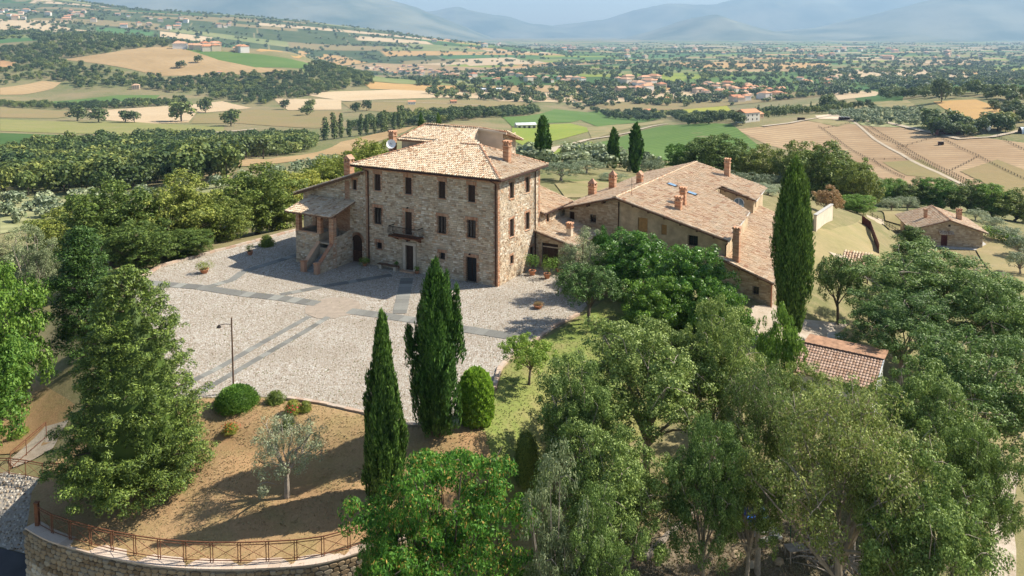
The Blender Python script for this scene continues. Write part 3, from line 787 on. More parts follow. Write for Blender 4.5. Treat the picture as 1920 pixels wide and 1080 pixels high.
# wall lamps above doors
for x, z in ((-9.6, 6.15), (-9.65, 3.0), (-2.75, 2.65)):
    l = MB(); l.bar((x, -.02, z), (x, -.3, z + .08), .03); l.lathe([(.12, 0), (.05, .1), (.02, .12)], 8, (x, -.32, z - .04)); l.build('wall_lamp', M['iron'], villa)

# ---- left wing, leaning against the villa ----
wing = thing('lean_to_wing', VL(-15.1, 0, 0), 'stone lean-to wing with arched door and one sloping roof at the villa left end', 'house', rz=-TH)
Lw = Wall((-7.8, 0), (1, 0), 7.78, [(0, 6.4), (7.78, 8.95)], -.4, [(6.35, 7.6, 0.02, 2.1), (6.5, 7.0, 7.2, 8.2)])
wl_ = MB(); st = MB(); bk = MB()
h = Lw.holes[0]
# brick arch over the door
for i in range(15):
    a0, a1 = math.pi * i / 15, math.pi * (i + .9) / 15; cx = (h[0] + h[1]) / 2; r0, r1 = .63, .9; cz = 2.1
    pts = [(cx + r_ * math.cos(q), cz + r_ * math.sin(q)) for q, r_ in ((a0, r0), (a1, r0), (a1, r1), (a0, r1))]
    bk.add([Lw.T(s_, z_, .0) for s_, z_ in pts] + [Lw.T(s_, z_, .05) for s_, z_ in pts], [(4, 5, 6, 7), (7, 6, 5, 4), (0, 1, 5, 4), (1, 2, 6, 5), (2, 3, 7, 6), (3, 0, 4, 7)])
Lw.keep.append((h[0] - .25, h[1] + .22, 2.1, 3.0))
for zz in np.arange(0.02, 2.1, .16): 
    for s0, s1 in ((h[0] - .26, h[0]), (h[1], h[1] + .17)): Lw.bricks(bk, s0, s1, zz, zz + .15); Lw.keep.append((s0, s1, zz, zz + .15))
Lw.surround(bk, Lw.holes[1], .2, .2, .08)
Lw.bricks(bk, 5.5, 6.1, 5.0, 8.0); Lw.keep.append((5.5, 6.1, 5.0, 8.0))
Lw.bricks(bk, 1.3, 6.1, 2.9, 5.3); Lw.keep.append((1.3, 6.1, 2.9, 5.3))
Lw.skin(wl_); Lw.stones(st)
Ll = Wall((-7.8, 8.0), (0, -1), 8.0, 6.4, -3.0); Ll.skin(wl_); Ll.stones(st)
Lb = Wall((-.02, 8.0), (-1, 0), 7.78, [(0, 8.95), (7.78, 6.4)], -3.0); Lb.skin(wl_)
wo_ = wl_.build('wall', M['mortar'], wing); st.build('rubble_stone', M['stone'], wo_, kind='stuff'); bk.build('brick_dressing', M['brick'], wo_, kind='stuff')
# arched door leaf: half-disc above the rectangle
cx = (h[0] + h[1]) / 2; pts = [Lw.T(cx + .62 * math.cos(math.pi * i / 12), 2.1 + .62 * math.sin(math.pi * i / 12), .012) for i in range(13)]
ad = MB().add(pts, [tuple(range(13))]).build('door', M['wood_dark'], wing)
for i in range(6):
    p_ = h[0] + .02 + (h[1] - h[0] - .04) * i / 6; s_ = MB(); Lw.block(s_, p_, p_ + .19, .03, 2.1, -.15, -.1); s_.build('plank', M['wood_dark'], ad)
g = MB()
for i in range(9): x = h[0] + (h[1] - h[0]) * i / 8; g.bar(Lw.T(x, .05, .06), Lw.T(x, 1.15, .06), .02)
for i in range(7): z = .08 + 1.05 * i / 6; g.bar(Lw.T(h[0], z, .065), Lw.T(h[1], z, .065), .02)
g.build('gate', M['rust'], wing)
win(Lw, Lw.holes[1], wing, 'shutter')
lr = [(-8.6, -.5, 6.2), (0.1, -.5, 9.08), (0.1, 8.5, 9.08), (-8.6, 8.5, 6.2)]
ro = MB().slab(lr, .16).build('roof', M['tile_dark'], wing); t = MB(); tiles(t, lr, lr[3], lr[0]); ridge(t, (-8.6, -.5, 6.2), (.1, -.5, 9.08)); t.build('roof_tile', M['tile'], ro, kind='stuff')
MB().slab([(-8.6, -.62, 6.16), (.0, -.62, 9.0), (.0, -.48, 9.0), (-8.6, -.48, 6.16)], .2).build('verge_board', M['wood_beam'], wing)

# ---- loggia with the outside stair ----
logg = thing('stair_loggia', VL(-16.5, 0, 0), 'roofed brick pillared loggia with outside stone stair at the left end of the villa', 'loggia', rz=-TH)
D0 = -2.85; X1 = -4.75
wl_ = MB(); st = MB(); bk = MB()
wA = Wall((X1, D0), (1, 0), 3.0, 3.15, -.4); wB = Wall((X1, 0), (0, -1), -D0, 3.15, -1.0); wC = Wall((0.0, D0), (0, 1), -D0 - .05, [(0, 3.0), (1.2, 3.0), (-D0 - .05, 3.35)], -.3)
for w_ in (wA, wB, wC): w_.skin(wl_); w_.stones(st)
wD = Wall((-1.75, D0), (1, 0), 1.35, 1.9, -.2); wD.skin(wl_)
wI = Wall((-1.75, 0.0), (0, -1), -D0, 3.15, 0); wI.skin(wl_); wI.stones(st)
wl_.box(X1 + .02, -.3, D0 + .02, -.04, 2.25, 2.4)
# top slabs of the parapets
for a_ in ((X1 - .04, -1.7, D0 - .05, D0 + .32), (X1 - .04, X1 + .32, D0 + .32, -.02)): bk.box(*a_, 3.15, 3.23)
# stair parapets, sloping
for x0, x1 in ((-2.0, -1.66), (-.34, 0.0)):
    wl_.add([(x0, -4.75, -.2), (x1, -4.75, -.2), (x1, D0 - .02, -.2), (x0, D0 - .02, -.2), (x0, -4.75, .75), (x1, -4.75, .75), (x1, D0 - .02, 2.35), (x0, D0 - .02, 2.35)],
            [(0, 3, 2, 1), (4, 5, 6, 7), (0, 1, 5, 4), (1, 2, 6, 5), (2, 3, 7, 6), (3, 0, 4, 7)])
    bk.add([(x0 - .04, -4.75, .77), (x1 + .04, -4.75, .77), (x1 + .04, D0 - .02, 2.37), (x0 - .04, D0 - .02, 2.37), (x0 - .04, -4.75, .85), (x1 + .04, -4.75, .85), (x1 + .04, D0 - .02, 2.45), (x0 - .04, D0 - .02, 2.45)],
           [(4, 5, 6, 7), (0, 1, 5, 4), (1, 2, 6, 5), (2, 3, 7, 6), (3, 0, 4, 7)])
    bk.box(x0 - .06, x1 + .06, -5.12, -4.75, -.1, 1.0); bk.box(x0 - .1, x1 + .1, -5.16, -4.71, 1.0, 1.08)
pw = Wall((0.0, -4.75), (0, 1), 1.9, [(0, .75), (1.9, 2.33)], -.1); pw.stones(st)
o = wl_.build('wall', M['mortar'], logg); st.build('rubble_stone', M['stone'], o, kind='stuff'); bk.build('coping', M['brick'], o)
def pillar(name, x0, x1, y0, y1, z0, z1, par):
    mb = MB(); z = z0; k = 0
    while z < z1:
        e_ = rnd.uniform(0, .012)
        if k % 2: mb.box(x0 - e_, (x0 + x1) / 2 - .004, y0 - e_, y1 + e_, z, z + .067); mb.box((x0 + x1) / 2 + .004, x1 + e_, y0 - e_, y1 + e_, z, z + .067)
        else: mb.box(x0 - e_, x1 + e_, y0 - e_, (y0 + y1) / 2 - .004, z, z + .067); mb.box(x0 - e_, x1 + e_, (y0 + y1) / 2 + .004, y1 + e_, z, z + .067)
        z += .075; k += 1
    return mb.build(name, M['brick'], par)
pillar('pillar', -.46, .02, D0 - .02, D0 + .45, 0, 5.1, logg); pillar('pillar', -1.98, -1.55, D0, D0 + .4, 3.23, 5.1, logg); pillar('pillar', X1, X1 + .42, D0, D0 + .42, 3.23, 5.1, logg)
pillar('pillar', X1, X1 + .4, -.5, -.1, 3.23, 5.6, logg)
for i in range(12):
    y = -4.7 + i * .29; MB().box(-1.64, -.36, y, y + .3, -.1, .17 * (i + 1)).build('step', M['slab'], logg)
lo = [(X1 - .75, D0 - .7, 5.15), (.45, D0 - .7, 5.15), (.45, -.08, 6.05), (X1 - .75, -.08, 6.05)]
ro = MB().slab(lo, .12).build('roof', M['tile_dark'], logg); t = MB(); tiles(t, lo, lo[0], lo[1]); t.build('roof_tile', M['tile'], ro, kind='stuff')
for i in range(8):
    x = X1 - .5 + i * .72; MB().obox((x, D0 - .6, 5.02), (.1, 0, 0), (0, 3.4, 1.12), (0, 0, -.14)).build('rafter', M['wood_beam'], logg)
MB().box(X1 - .2, .2, D0 + .1, D0 + .3, 4.95, 5.12).build('beam', M['wood_beam'], logg)
# ---------------- the farmhouse with the long roof ----------------
BO = P(1447, 575, -2)[:2]; BTH = math.radians(31)
def BL_(x, y, z=0.0):
    c, s = math.cos(-BTH), math.sin(-BTH)
    return (BO[0] + x * c - y * s, BO[1] + x * s + y * c, z)
barn = thing('farmhouse', (*BO, 0), 'long low farmhouse with wide tiled roof, many small chimneys and ochre plastered gable', 'house', rz=-BTH)
wl_ = MB(); st = MB(); pm = MB(); pm2 = MB(); pm3 = MB(); pm4 = MB(); pm5 = MB()
w1 = Wall((-20.9, 0), (1, 0), 6.0, [(0, 4.55), (6.0, 6.2)], -1.5, [(2.9, 3.5, 3.5, 4.25), (.55, 1.1, 2.6, 4.3)]); w1.skin(wl_); w1.stones(st)
w2 = Wall((-14.9, -.02), (1, 0), 10.7, [(0, 6.2), (10.7, 3.55)], -2.5, [(2.0, 3.0, 3.2, 4.6), (4.4, 4.95, 3.2, 4.2), (7.1, 8.0, 2.55, 3.5)]); w2.skin(pm)
w3 = Wall((-5.5, -.35), (1, 0), 5.5, [(0, 2.15), (5.5, .38)], -3.2, [(3.9, 4.4, -1.0, -.3)]); w3.skin(wl_); w3.stones(st)
w4 = Wall((0, -.35), (-.04, 1), 21.3, .3, -6.0); w4.skin(wl_); w4.stones(st)
w5 = Wall((-4.2, 0), (-.09, 1), 11.6, 3.55, 0, [(2.6, 3.2, 2.6, 3.2), (5.2, 5.8, 2.6, 3.2)]); w5.skin(pm2)
w6 = Wall((-9.7, 16.7), (1, 0), 3.7, [(0, 5.0), (3.7, 4.1)], 2.0, [(1.6, 2.6, 2.6, 4.05)]); w6.skin(pm3)
w7 = Wall((-6.0, 16.7), (-.09, 1), 6.8, 4.0, 1.5, [(1.2, 1.7, 2.9, 3.6)]); w7.skin(pm4)
w8 = Wall((-20.9, 24), (0, -1), 24, 4.5, -3); w8.skin(wl_); w8.stones(st)
w9 = Wall((-.9, 20.9), (-1, 0), 20.0, [(0, .3), (6, 2.2), (6.1, 4), (15, 6.2), (20.9, 4.4)], -5); w9.skin(wl_)
w10 = Wall((-9.8, 14.3), (0, 1), 2.5, 5.0, 2.0); w10.skin(pm5)
o = wl_.build('stone_wall', M['mortar'], barn); st.build('rubble_stone', M['stone_b'], o, kind='stuff')
for p_ in (pm, pm2, pm3, pm4, pm5): p_.build('plastered_wall', M['plaster'], barn)
MB().box(-9.7, -6.3, 12.5, 16.7, 1.5, 2.4).build('terrace_floor', M['plaster_p'], barn)
for w_, h, s_, m_ in ((w1, w1.holes[0], 'grille', 'wood_dark'), (w1, w1.holes[1], 'door', 'wood_dark'), (w2, w2.holes[0], 'door', 'wood_ochre'), (w2, w2.holes[1], 'door', 'wood_ochre'), (w2, w2.holes[2], 'grille', 'wood_dark'), (w3, w3.holes[0], 'grille', 'wood_dark'), (w7, w7.holes[0], 'cross', 'wood_dark'), (w5, w5.holes[0], 'cross', 'wood_dark'), (w5, w5.holes[1], 'cross', 'wood_dark')):
    f_ = win(w_, h, barn, s_, m_)
    if m_ == 'wood_ochre': f_.name = 'shutter'; f_['label'] = 'ochre painted closed wooden shutters'
# arched blue-grey window of the terrace wall
pts = [w6.T(2.1 + .55 * math.cos(math.pi * i / 10), 3.5 + .55 * math.sin(math.pi * i / 10), .02) for i in range(11)] + [w6.T(1.55, 2.6, .02), w6.T(2.65, 2.6, .02)]
aw = MB().add(pts, [tuple(range(13))]).build('arched_window', M['skyglass'], barn)
fr = MB()
for i in range(10):
    a0, a1 = math.pi * i / 10, math.pi * (i + 1) / 10
    fr.bar(w6.T(2.1 + .57 * math.cos(a0), 3.5 + .57 * math.sin(a0), .04), w6.T(2.1 + .57 * math.cos(a1), 3.5 + .57 * math.sin(a1), .04), .07)
fr.bar(w6.T(2.1, 2.6, .04), w6.T(2.1, 4.05, .04), .05); fr.build('frame', M['white'], aw)
zr_ = lambda x: 6.45 - .25 * (x + 15)
A = (-15, -.7, 6.45); Bk = (-15, 24.4, 6.45)
kw = dict(sx=.25, sy=.38)
def rf(nm, poly, ea, eb, tm='tile_barn'): return roof_face(nm, poly, ea, eb, barn, tm, .13, 'wood_beam', kw)
main = [A, (-3.85, -.7, zr_(-3.85)), (-5.0, 11.0, zr_(-5.0)), (-9.76, 14.2, zr_(-9.76)), (-9.9, 17.2, zr_(-9.9)), (-5.6, 16.1, zr_(-5.6)), (-6.3, 23.6, zr_(-6.3)), Bk]
rf('roof', main, (-3.85, -.7, zr_(-3.85)), (-3.85, 24, zr_(-3.85)))
lft = [(-21.5, -.7, 6.45 - .29 * 6.5), A, Bk, (-21.5, 24.4, 6.45 - .29 * 6.5)]
rf('roof', lft, lft[3], lft[0])
low = [(-5.45, -.85, 2.28), (.3, -.85, .40), (-.6, 21, .66), (-6.4, 21, 2.55)]
rf('roof', low, low[1], low[2])
rt = MB()
ridge(rt, A, Bk); 
for a_, b_ in (((-15, -.6, 6.4), (-3.9, -.6, zr_(-3.9) - .03)), ((-21.4, -.6, 4.55), (-15, -.6, 6.4)), ((-5.4, -.75, 2.25), (.25, -.75, .38))): ridge(rt, a_, b_, .12)
rt.build('ridge_tile', M['tile_barn'], barn, kind='stuff')
MB().obox((-9.9, 16.35, zr_(-9.9) - .22), (4.3, -.0, -1.07), (0, .12, 0), (0, 0, .2)).build('verge_board', M['wood_beam'], barn)
MB().obox((-15, -.82, 6.28), (11.1, 0, -2.78), (0, .1, 0), (0, 0, .16)).build('verge_board', M['wood_beam'], barn)
MB().obox((-21.5, -.82, 4.4), (6.5, 0, 1.88), (0, .1, 0), (0, 0, .16)).build('verge_board', M['wood_beam'], barn)
MB().obox((-5.45, -.96, 2.12), (5.7, 0, -1.87), (0, .1, 0), (0, 0, .14)).build('verge_board', M['wood_beam'], barn)
for x in (-20, -18.2, -16.5, -13.3, -11.7, -10.1, -8.5, -6.9, -5.3):
    zz = (6.45 - .29 * (-15 - x) if x < -15 else zr_(x)) - .36
    MB().box(x, x + .16, -.68, .02, zz, zz + .17).build('rafter', M['wood_beam'], barn)
for x in (-4.6, -2.9, -1.2): MB().box(x, x + .16, -.82, -.32, 2.28 - .327 * (x + 5.45) - .36, 2.28 - .327 * (x + 5.45) - .2).build('rafter', M['wood_beam'], barn)
for x in (-9.2, -7.9, -6.7): MB().box(x, x + .16, 16.35, 16.72, zr_(x) - .36, zr_(x) - .2).build('rafter', M['wood_beam'], barn)
gutter(g := MB(), (-3.8, -.7, zr_(-3.85) - .1), (-4.95, 11.0, zr_(-5.0) - .1)); g.build('gutter', M['concrete'], barn)
gutter(g := MB(), (-5.55, 16.1, zr_(-5.6) - .1), (-6.25, 23.6, zr_(-6.3) - .1)); g.build('gutter', M['concrete'], barn)
MB().tube([(-3.9, -.75, 3.4), (-4.25, -.1, 3.0), (-4.25, -.1, 1.9)], .05, 6).build('downpipe', M['copper'], barn)
MB().tube([(-14.9, -.1, 5.9), (-14.9, -.1, -.5)], .05, 6).build('downpipe', M['copper'], barn)
MB().tube([(.05, -.45, .2), (.05, -.45, -2.4)], .06, 6).build('downpipe', M['terracotta'], barn)
chimney(barn, (-9.8, 2.8), 4.8, 6.0, .62, .55, 'brick', 'tiles'); chimney(barn, (-10.1, 5.0), 5.0, 6.5, .6, .5, 'brick', 'tiles')
chimney(barn, (-10.6, 22.4), 5.0, 7.0, .62, .55, 'brick', 'tiles'); chimney(barn, (-3.3, 0.1), 1.0, 4.3, .58, .52, 'brick', 'tiles')
chimney(barn, (-21.0, 6.8), 4.3, 5.7, .75, .65, 'brick', 'pyramid'); chimney(barn, (-20.0, 10.0), 4.6, 6.2, .7, .65, 'brick', 'pyramid'); chimney(barn, (-16.6, 9.6), 5.7, 6.6, .6, .55, 'brick', 'gable')
for x, y in ((-13.1, 10.2), (-10.7, 9.7)):
    z = zr_(x) + .12
    f_ = MB().add([(x - .5, y - .4, zr_(x - .5) + .1), (x + .5, y - .4, zr_(x + .5) + .1), (x + .5, y + .4, zr_(x + .5) + .1), (x - .5, y + .4, zr_(x - .5) + .1), (x - .5, y - .4, zr_(x - .5) + .17), (x + .5, y - .4, zr_(x + .5) + .17), (x + .5, y + .4, zr_(x + .5) + .17), (x - .5, y + .4, zr_(x - .5) + .17)],
            [(4, 5, 6, 7), (0, 1, 5, 4), (1, 2, 6, 5), (2, 3, 7, 6), (3, 0, 4, 7)]).build('skylight', M['iron'], barn)
    MB().quad((x - .42, y - .33, zr_(x - .42) + .18), (x + .42, y - .33, zr_(x + .42) + .18), (x + .42, y + .33, zr_(x + .42) + .18), (x - .42, y + .33, zr_(x - .42) + .18)).build('pane', M['skyglass'], f_)
an = MB(); an.tube([(-14.2, 1.5, 6.2), (-14.2, 1.5, 8.2)], .02, 4); an.build('aerial', M['iron'], barn)

# ---------------- connecting wing and garage between the two houses ----------------
conn = thing('connecting_wing', VL(0, 8.2, 0), 'two storey stone connecting wing with small window behind the right end of the villa', 'house', rz=-TH)
wl_ = MB(); st = MB(); bk = MB()
wc = Wall((-.03, .02), (0, 1), 6.2, 5.0, -.4, [(1.5, 2.1, 3.75, 4.7)]); wc.surround(bk, wc.holes[0], .2, .1, .08); wc.skin(wl_); wc.stones(st)
wd = Wall((-.03, 6.2), (-1, 0), 6.0, [(0, 5.0), (6, 6.9)], -.4); wd.skin(wl_); wd.stones(st)
o = wl_.build('wall', M['mortar'], conn); st.build('rubble_stone', M['stone'], o, kind='stuff'); bk.build('brick_dressing', M['brick'], o, kind='stuff')
win(wc, wc.holes[0], conn, 'cross')
pr = [(.45, .02, 5.0), (.45, 6.7, 5.0), (-6.2, 6.7, 7.1), (-6.2, .02, 7.1)]
roof_face('roof', pr, pr[0], pr[1], conn, 'tile_barn', .14)
gutter(g := MB(), (.5, .05, 4.9), (.5, 6.7, 4.9)); g.build('gutter', M['copper'], conn)

gar = thing('garage_annexe', VL(0, 7.2, 0), 'low stone garage with orange tiled roof and dark wide door beside the villa', 'garage', rz=-TH)
wl_ = MB(); st = MB()
wg1 = Wall((.03, 0), (1, 0), 4.2, [(0, 3.45), (4.2, 2.5)], -.4, [(.75, 2.45, .05, 2.45)]); wg1.skin(wl_); wg1.stones(st)
wg2 = Wall((4.23, 0), (0, 1), 6.2, 2.5, -.6); wg2.skin(wl_); wg2.stones(st)
wg3 = Wall((4.2, 6.2), (-1, 0), 4.2, [(0, 2.5), (4.2, 3.45)], -.6); wg3.skin(wl_)
o = wl_.build('wall', M['mortar'], gar); st.build('rubble_stone', M['stone_b'], o, kind='stuff')
fo = win(wg1, wg1.holes[0], gar, 'door')
MB().box(.85, 2.4, .02, .12, 2.05, 2.14).build('lintel', M['travertine'], gar)
pr = [(-.0, -.4, 3.62), (4.6, -.4, 2.52), (4.6, 6.6, 2.6), (-.0, 6.6, 3.7)]
roof_face('roof', pr, pr[1], pr[2], gar, 'tile', .14)
chimney(gar, (2.9, 1.7), 2.7, 3.75, .5, .5, 'plaster_p', 'tiles')

# ---------------- stone cottage on the right ----------------
CT = math.radians(13.6); CB = PD(1841.7, 465.7, 135)
ct = thing('stone_cottage', CB, 'small single storey stone cottage with gable roof and dark red door under a tiled canopy', 'house', rz=-CT)
wl_ = MB(); st = MB(); pm = MB(); Wd = 10.6
c1 = Wall((-Wd, 0), (1, 0), Wd, [(0, 2.9), (Wd / 2, 4.6), (Wd, 2.9)], -1.2, [(4.1, 5.1, .05, 2.1), (5.15, 5.55, 3.45, 3.85)]); c1.skin(wl_); c1.stones(st, lr=(.2, .6), hr=(.14, .26))
c2 = Wall((0, 0), (0, 1), 11.0, 2.9, -1.2, [(3, 3.9, 1, 2.1)]); c2.skin(wl_); c2.stones(st, lr=(.2, .6), hr=(.14, .26))
c3 = Wall((0, 11), (-1, 0), Wd, [(0, 2.9), (Wd / 2, 4.6), (Wd, 2.9)], -1.2); c3.skin(wl_)
c4 = Wall((-Wd, 11), (0, -1), 11, 2.9, -1.2, [(2.5, 4.5, .1, 2.3), (6.5, 8.0, .1, 2.3)]); c4.skin(pm)
o = wl_.build('wall', M['mortar'], ct); st.build('rubble_stone', M['stone_b'], o, kind='stuff'); pm.build('plastered_wall', M['plaster'], ct)
M['wood_red'] = simple('dark_red_wood', (.10, .022, .018), .7, var=.3, scale=6)
win(c1, c1.holes[0], ct, 'door', 'wood_red'); win(c1, c1.holes[1], ct, 'cross'); win(c2, c2.holes[0], ct, 'cross'); win(c4, c4.holes[0], ct, 'door', 'wood_dark'); win(c4, c4.holes[1], ct, 'door', 'wood_dark')
mx = -Wd / 2
for q, a_, b_ in (([(-Wd - .9, -.5, 2.72), (mx, -.5, 4.72), (mx, 11.5, 4.72), (-Wd - .9, 11.5, 2.72)], 3, 0), ([(mx, -.5, 4.72), (.7, -.5, 2.72), (.7, 11.5, 2.72), (mx, 11.5, 4.72)], 1, 2)):
    roof_face('roof', q, q[a_], q[b_], ct, 'tile_barn', .14, tile_kw=dict(sx=.27, sy=.42))
rt = MB(); ridge(rt, (mx, -.5, 4.75), (mx, 11.5, 4.75)); rt.build('ridge_tile', M['brick'], ct, kind='stuff')
chimney(ct, (-2.6, 4.4), 3.4, 5.3, .8, .7, 'brick', 'tiles'); chimney(ct, (-8.0, 4.5), 3.5, 4.9, .5, .5, 'brick', 'tiles')
cp = [(-Wd + 3.6, -1.0, 2.25), (-Wd + 6.0, -1.0, 2.25), (-Wd + 6.0, -.02, 2.65), (-Wd + 3.6, -.02, 2.65)]
roof_face('canopy', cp, cp[0], cp[1], ct, 'tile', .08)
link('cottage_pavement', MB().box(-7.2, 1.6, -1.5, -.03, -.6, .02).box(.03, 1.6, -.03, 11.5, -.6, .02).mesh('cottage_pavement', M['concrete']), ct)

# ---------------- shed with new red tiles ----------------
SO = P(1505, 643, -.7)
sh = thing('garden_shed', SO, 'small white garden shed with regular pinkish red tile roof among the trees', 'shed', rz=-math.radians(35))
L = 5.6
wl_ = MB(); Wall((0.25, -2.2), (1, 0), L - .5, -.95, -4.0, [(1, 1.9, -3.6, -1.6)]).skin(wl_); Wall((L - .25, -2.2), (0, 1), 3.6, [(0, -.95), (2.2, -.15), (3.6, -.7)], -4.0).skin(wl_)
Wall((L - .25, 1.4), (-1, 0), L - .5, -.7, -4.0).skin(wl_); Wall((.25, 1.4), (0, -1), 3.6, [(0, -.7), (1.4, -.15), (3.6, -.95)], -4.0).skin(wl_)
wl_.build('wall', M['white'], sh)
q1 = [(0, -2.8, -1.15), (L, -2.8, -1.15), (L, 0, 0), (0, 0, 0)]; q2 = [(0, 0, -.06), (L, 0, -.06), (L, 1.9, .12), (0, 1.9, .12)]
ro = MB().slab(q1, .1).build('roof', M['tile_dark'], sh)
d = Vector((0, 2.8, 1.15)); nrow = 11; ncol = 27
tm = MB()                                                # one interlocking tile, its mesh shared
tw, tl = L / ncol, d.length / nrow
tm.add([(0, 0, .05), (tw * .3, 0, .09), (tw * .62, 0, .09), (tw * .92, 0, .05), (0, tl * 1.04, .015), (tw * .3, tl * 1.04, .05), (tw * .62, tl * 1.04, .05), (tw * .92, tl * 1.04, .015), (0, 0, 0), (tw * .92, 0, 0)],
       [(0, 1, 5, 4), (1, 2, 6, 5), (2, 3, 7, 6), (8, 9, 3, 2, 1, 0)])
TMs = []
for k_, c_ in enumerate(((.40, .25, .17), (.46, .31, .22), (.52, .36, .27))):
    me = tm.mesh('tile', simple('red_tile_%d' % k_, c_, .85, var=.12)); TMs.append(me)
sl = math.atan2(1.15, 2.8)
for r_ in range(nrow):
    for c_ in range(ncol):
        p_ = Vector((c_ * tw, -2.8, -1.15)) + d * (r_ / nrow)
        t_ = link('tile', TMs[rnd.randrange(3)], ro); t_.location = p_; t_.rotation_euler = (sl + rnd.uniform(-.01, .01), 0, rnd.uniform(-.01, .01))
MB().slab(q2, .1).build('rear_roof', M['old_clay'], sh)
rt = MB(); ridge(rt, (0, 0, .0), (L, 0, .0), .1); rt.build('ridge_tile', M['wood_dark'], sh, kind='stuff')
MB().obox((L, -2.8, -1.2), (.06, 0, 0), (0, 2.8, 1.15), (0, 0, .14)).build('verge_board', M['white'], sh)

# small tiled shelter below the lawn
sp = P(1604, 497, -3.0)
sf = thing('tiled_shelter', (sp[0], sp[1], h1(sp[0], sp[1])), 'small open shelter with patchy pink tile roof between lawn and trees', 'shelter', rz=-math.radians(30))
zz = 1.5
q = [(-1.4, -1.4, zz - .5), (1.5, -1.4, zz - .5), (1.5, 1.4, zz + .4), (-1.4, 1.4, zz + .4)]
roof_face('roof', q, q[0], q[1], sf, 'tile_barn', .1, tile_kw=dict(sx=.3, sy=.45))
for x, y, z in ((-1.3, -1.3, zz - .6), (1.3, -1.3, zz - .6), (-1.3, 1.2, zz + .2), (1.3, 1.2, zz + .2)): MB().box(x, x + .14, y, y + .14, -1, z).build('post', M['wood_beam'], sf)
# ---------------- courtyard ----------------
sheet('courtyard', court, 1.0, .0, M['gravel'], zf=lambda x, y: np.zeros_like(x))
ZC = lambda zx, zy: P(300 + .35417 * zx, 460 + .35417 * zy)[:2]
strips = [([(-250, 180), (0, 205), (210, 222), (440, 258), (640, 280), (835, 310)], 1.25), ([(1000, 348), (1180, 372), (1380, 402), (1570, 437), (1890, 488)], 1.25),
          ([(790, 378), (500, 540), (320, 645), (60, 775)], .5), ([(890, 380), (770, 455), (400, 670), (215, 780)], .5),
          ([(1308, 175), (1268, 362)], 1.15), ([(640, 262), (900, 212), (1225, 158)], .75), ([(205, 235), (380, 185), (440, 140), (730, 50)], .8)]
slab_me = MB().box(-.5, .5, -.5, .5, 0, 1).mesh('slab', M['slab_o'])
strip_polys = []
for pts, w in strips:
    path = [ZC(*p) for p in pts]; strip_polys.append(ribbon(path, w))
    root = MB().add([(x, y, .004) for x, y in ribbon(path, w)], [tuple(range(2 * len(path)))[::-1]]).build('paving_strip', M['concrete'], None, kind='structure')
    for a, b in zip(path, path[1:]):
        L = math.hypot(b[0] - a[0], b[1] - a[1]); n = max(1, round(L / .85)); an = math.atan2(b[1] - a[1], b[0] - a[0])
        for i in range(n):
            t = (i + .5) / n; o = link('slab', slab_me, root)
            o.location = (a[0] + (b[0] - a[0]) * t, a[1] + (b[1] - a[1]) * t, .006); o.rotation_euler = (0, 0, an)
            o.scale = (L / n - .008, w * rnd.uniform(.96, 1.02), rnd.uniform(.024, .03))
dc = ZC(915, 330); disc = [(dc[0] + 2.3 * math.cos(i * math.pi / 5), dc[1] + 2.6 * math.sin(i * math.pi / 5)) for i in range(10)]
M['earth2'] = simple('fine_gravel', (.33, .27, .21), 1, var=.15, scale=2, bumps=.5, bscale=40)
MB().prism(disc, .0, .03).build('paving_centre', M['earth2'], None, kind='structure')
def pebbles(name, poly, sp, m, zf, excl=(), seed=3, sc=(.45, .62), h=.024):
    g = np.random.default_rng(seed)
    xs = [p[0] for p in poly]; ys = [p[1] for p in poly]
    X, Y = np.meshgrid(np.arange(min(xs), max(xs), sp), np.arange(min(ys), max(ys), sp))
    X = X.ravel() + g.uniform(-.4, .4, X.size) * sp; Y = Y.ravel() + g.uniform(-.4, .4, Y.size) * sp
    ok = in_poly(X, Y, poly)
    for e_ in excl: ok &= ~in_poly(X, Y, e_)
    X, Y = X[ok], Y[ok]; n = len(X); Z = zf(X, Y)
    a = g.uniform(0, 6.28, n); r = sp * g.uniform(sc[0], sc[1], n) * 1.0; el = g.uniform(.6, 1, n); hh = h * g.uniform(.5, 1.2, n)
    V_ = np.zeros((n, 8, 3))
    for k in range(4):
        t = k * math.pi / 2
        ux, uy = r * math.cos(t), r * el * math.sin(t)
        dx, dy = ux * np.cos(a) - uy * np.sin(a), ux * np.sin(a) + uy * np.cos(a)
        V_[:, k] = np.stack([X + dx, Y + dy, Z - .01], 1)
        V_[:, 4 + k] = np.stack([X + dx * .6, Y + dy * .6, Z + hh * g.uniform(.7, 1.1, n)], 1)
    b = (np.arange(n) * 8)[:, None]
    Q = np.concatenate([b + np.array([[4, 5, 6, 7]])] + [b + np.array([[k, (k + 1) % 4, 4 + (k + 1) % 4, 4 + k]]) for k in range(4)], 0)
    return link(name, fast_mesh(name, V_.reshape(-1, 3), Q, None, [m]), kind='stuff')
bld = [[VL(-15.1, 0)[:2], VL(0, 0)[:2], VL(0, 9)[:2], VL(-15, 9)[:2]], [VL(-21.2, -2.8)[:2], VL(-15.1, -2.8)[:2], VL(-15.1, 5)[:2], VL(-21.2, 5)[:2]]]
pebbles('cobbles', court, .15, M['pebble'], lambda x, y: np.zeros_like(x), strip_polys + [disc] + bld)
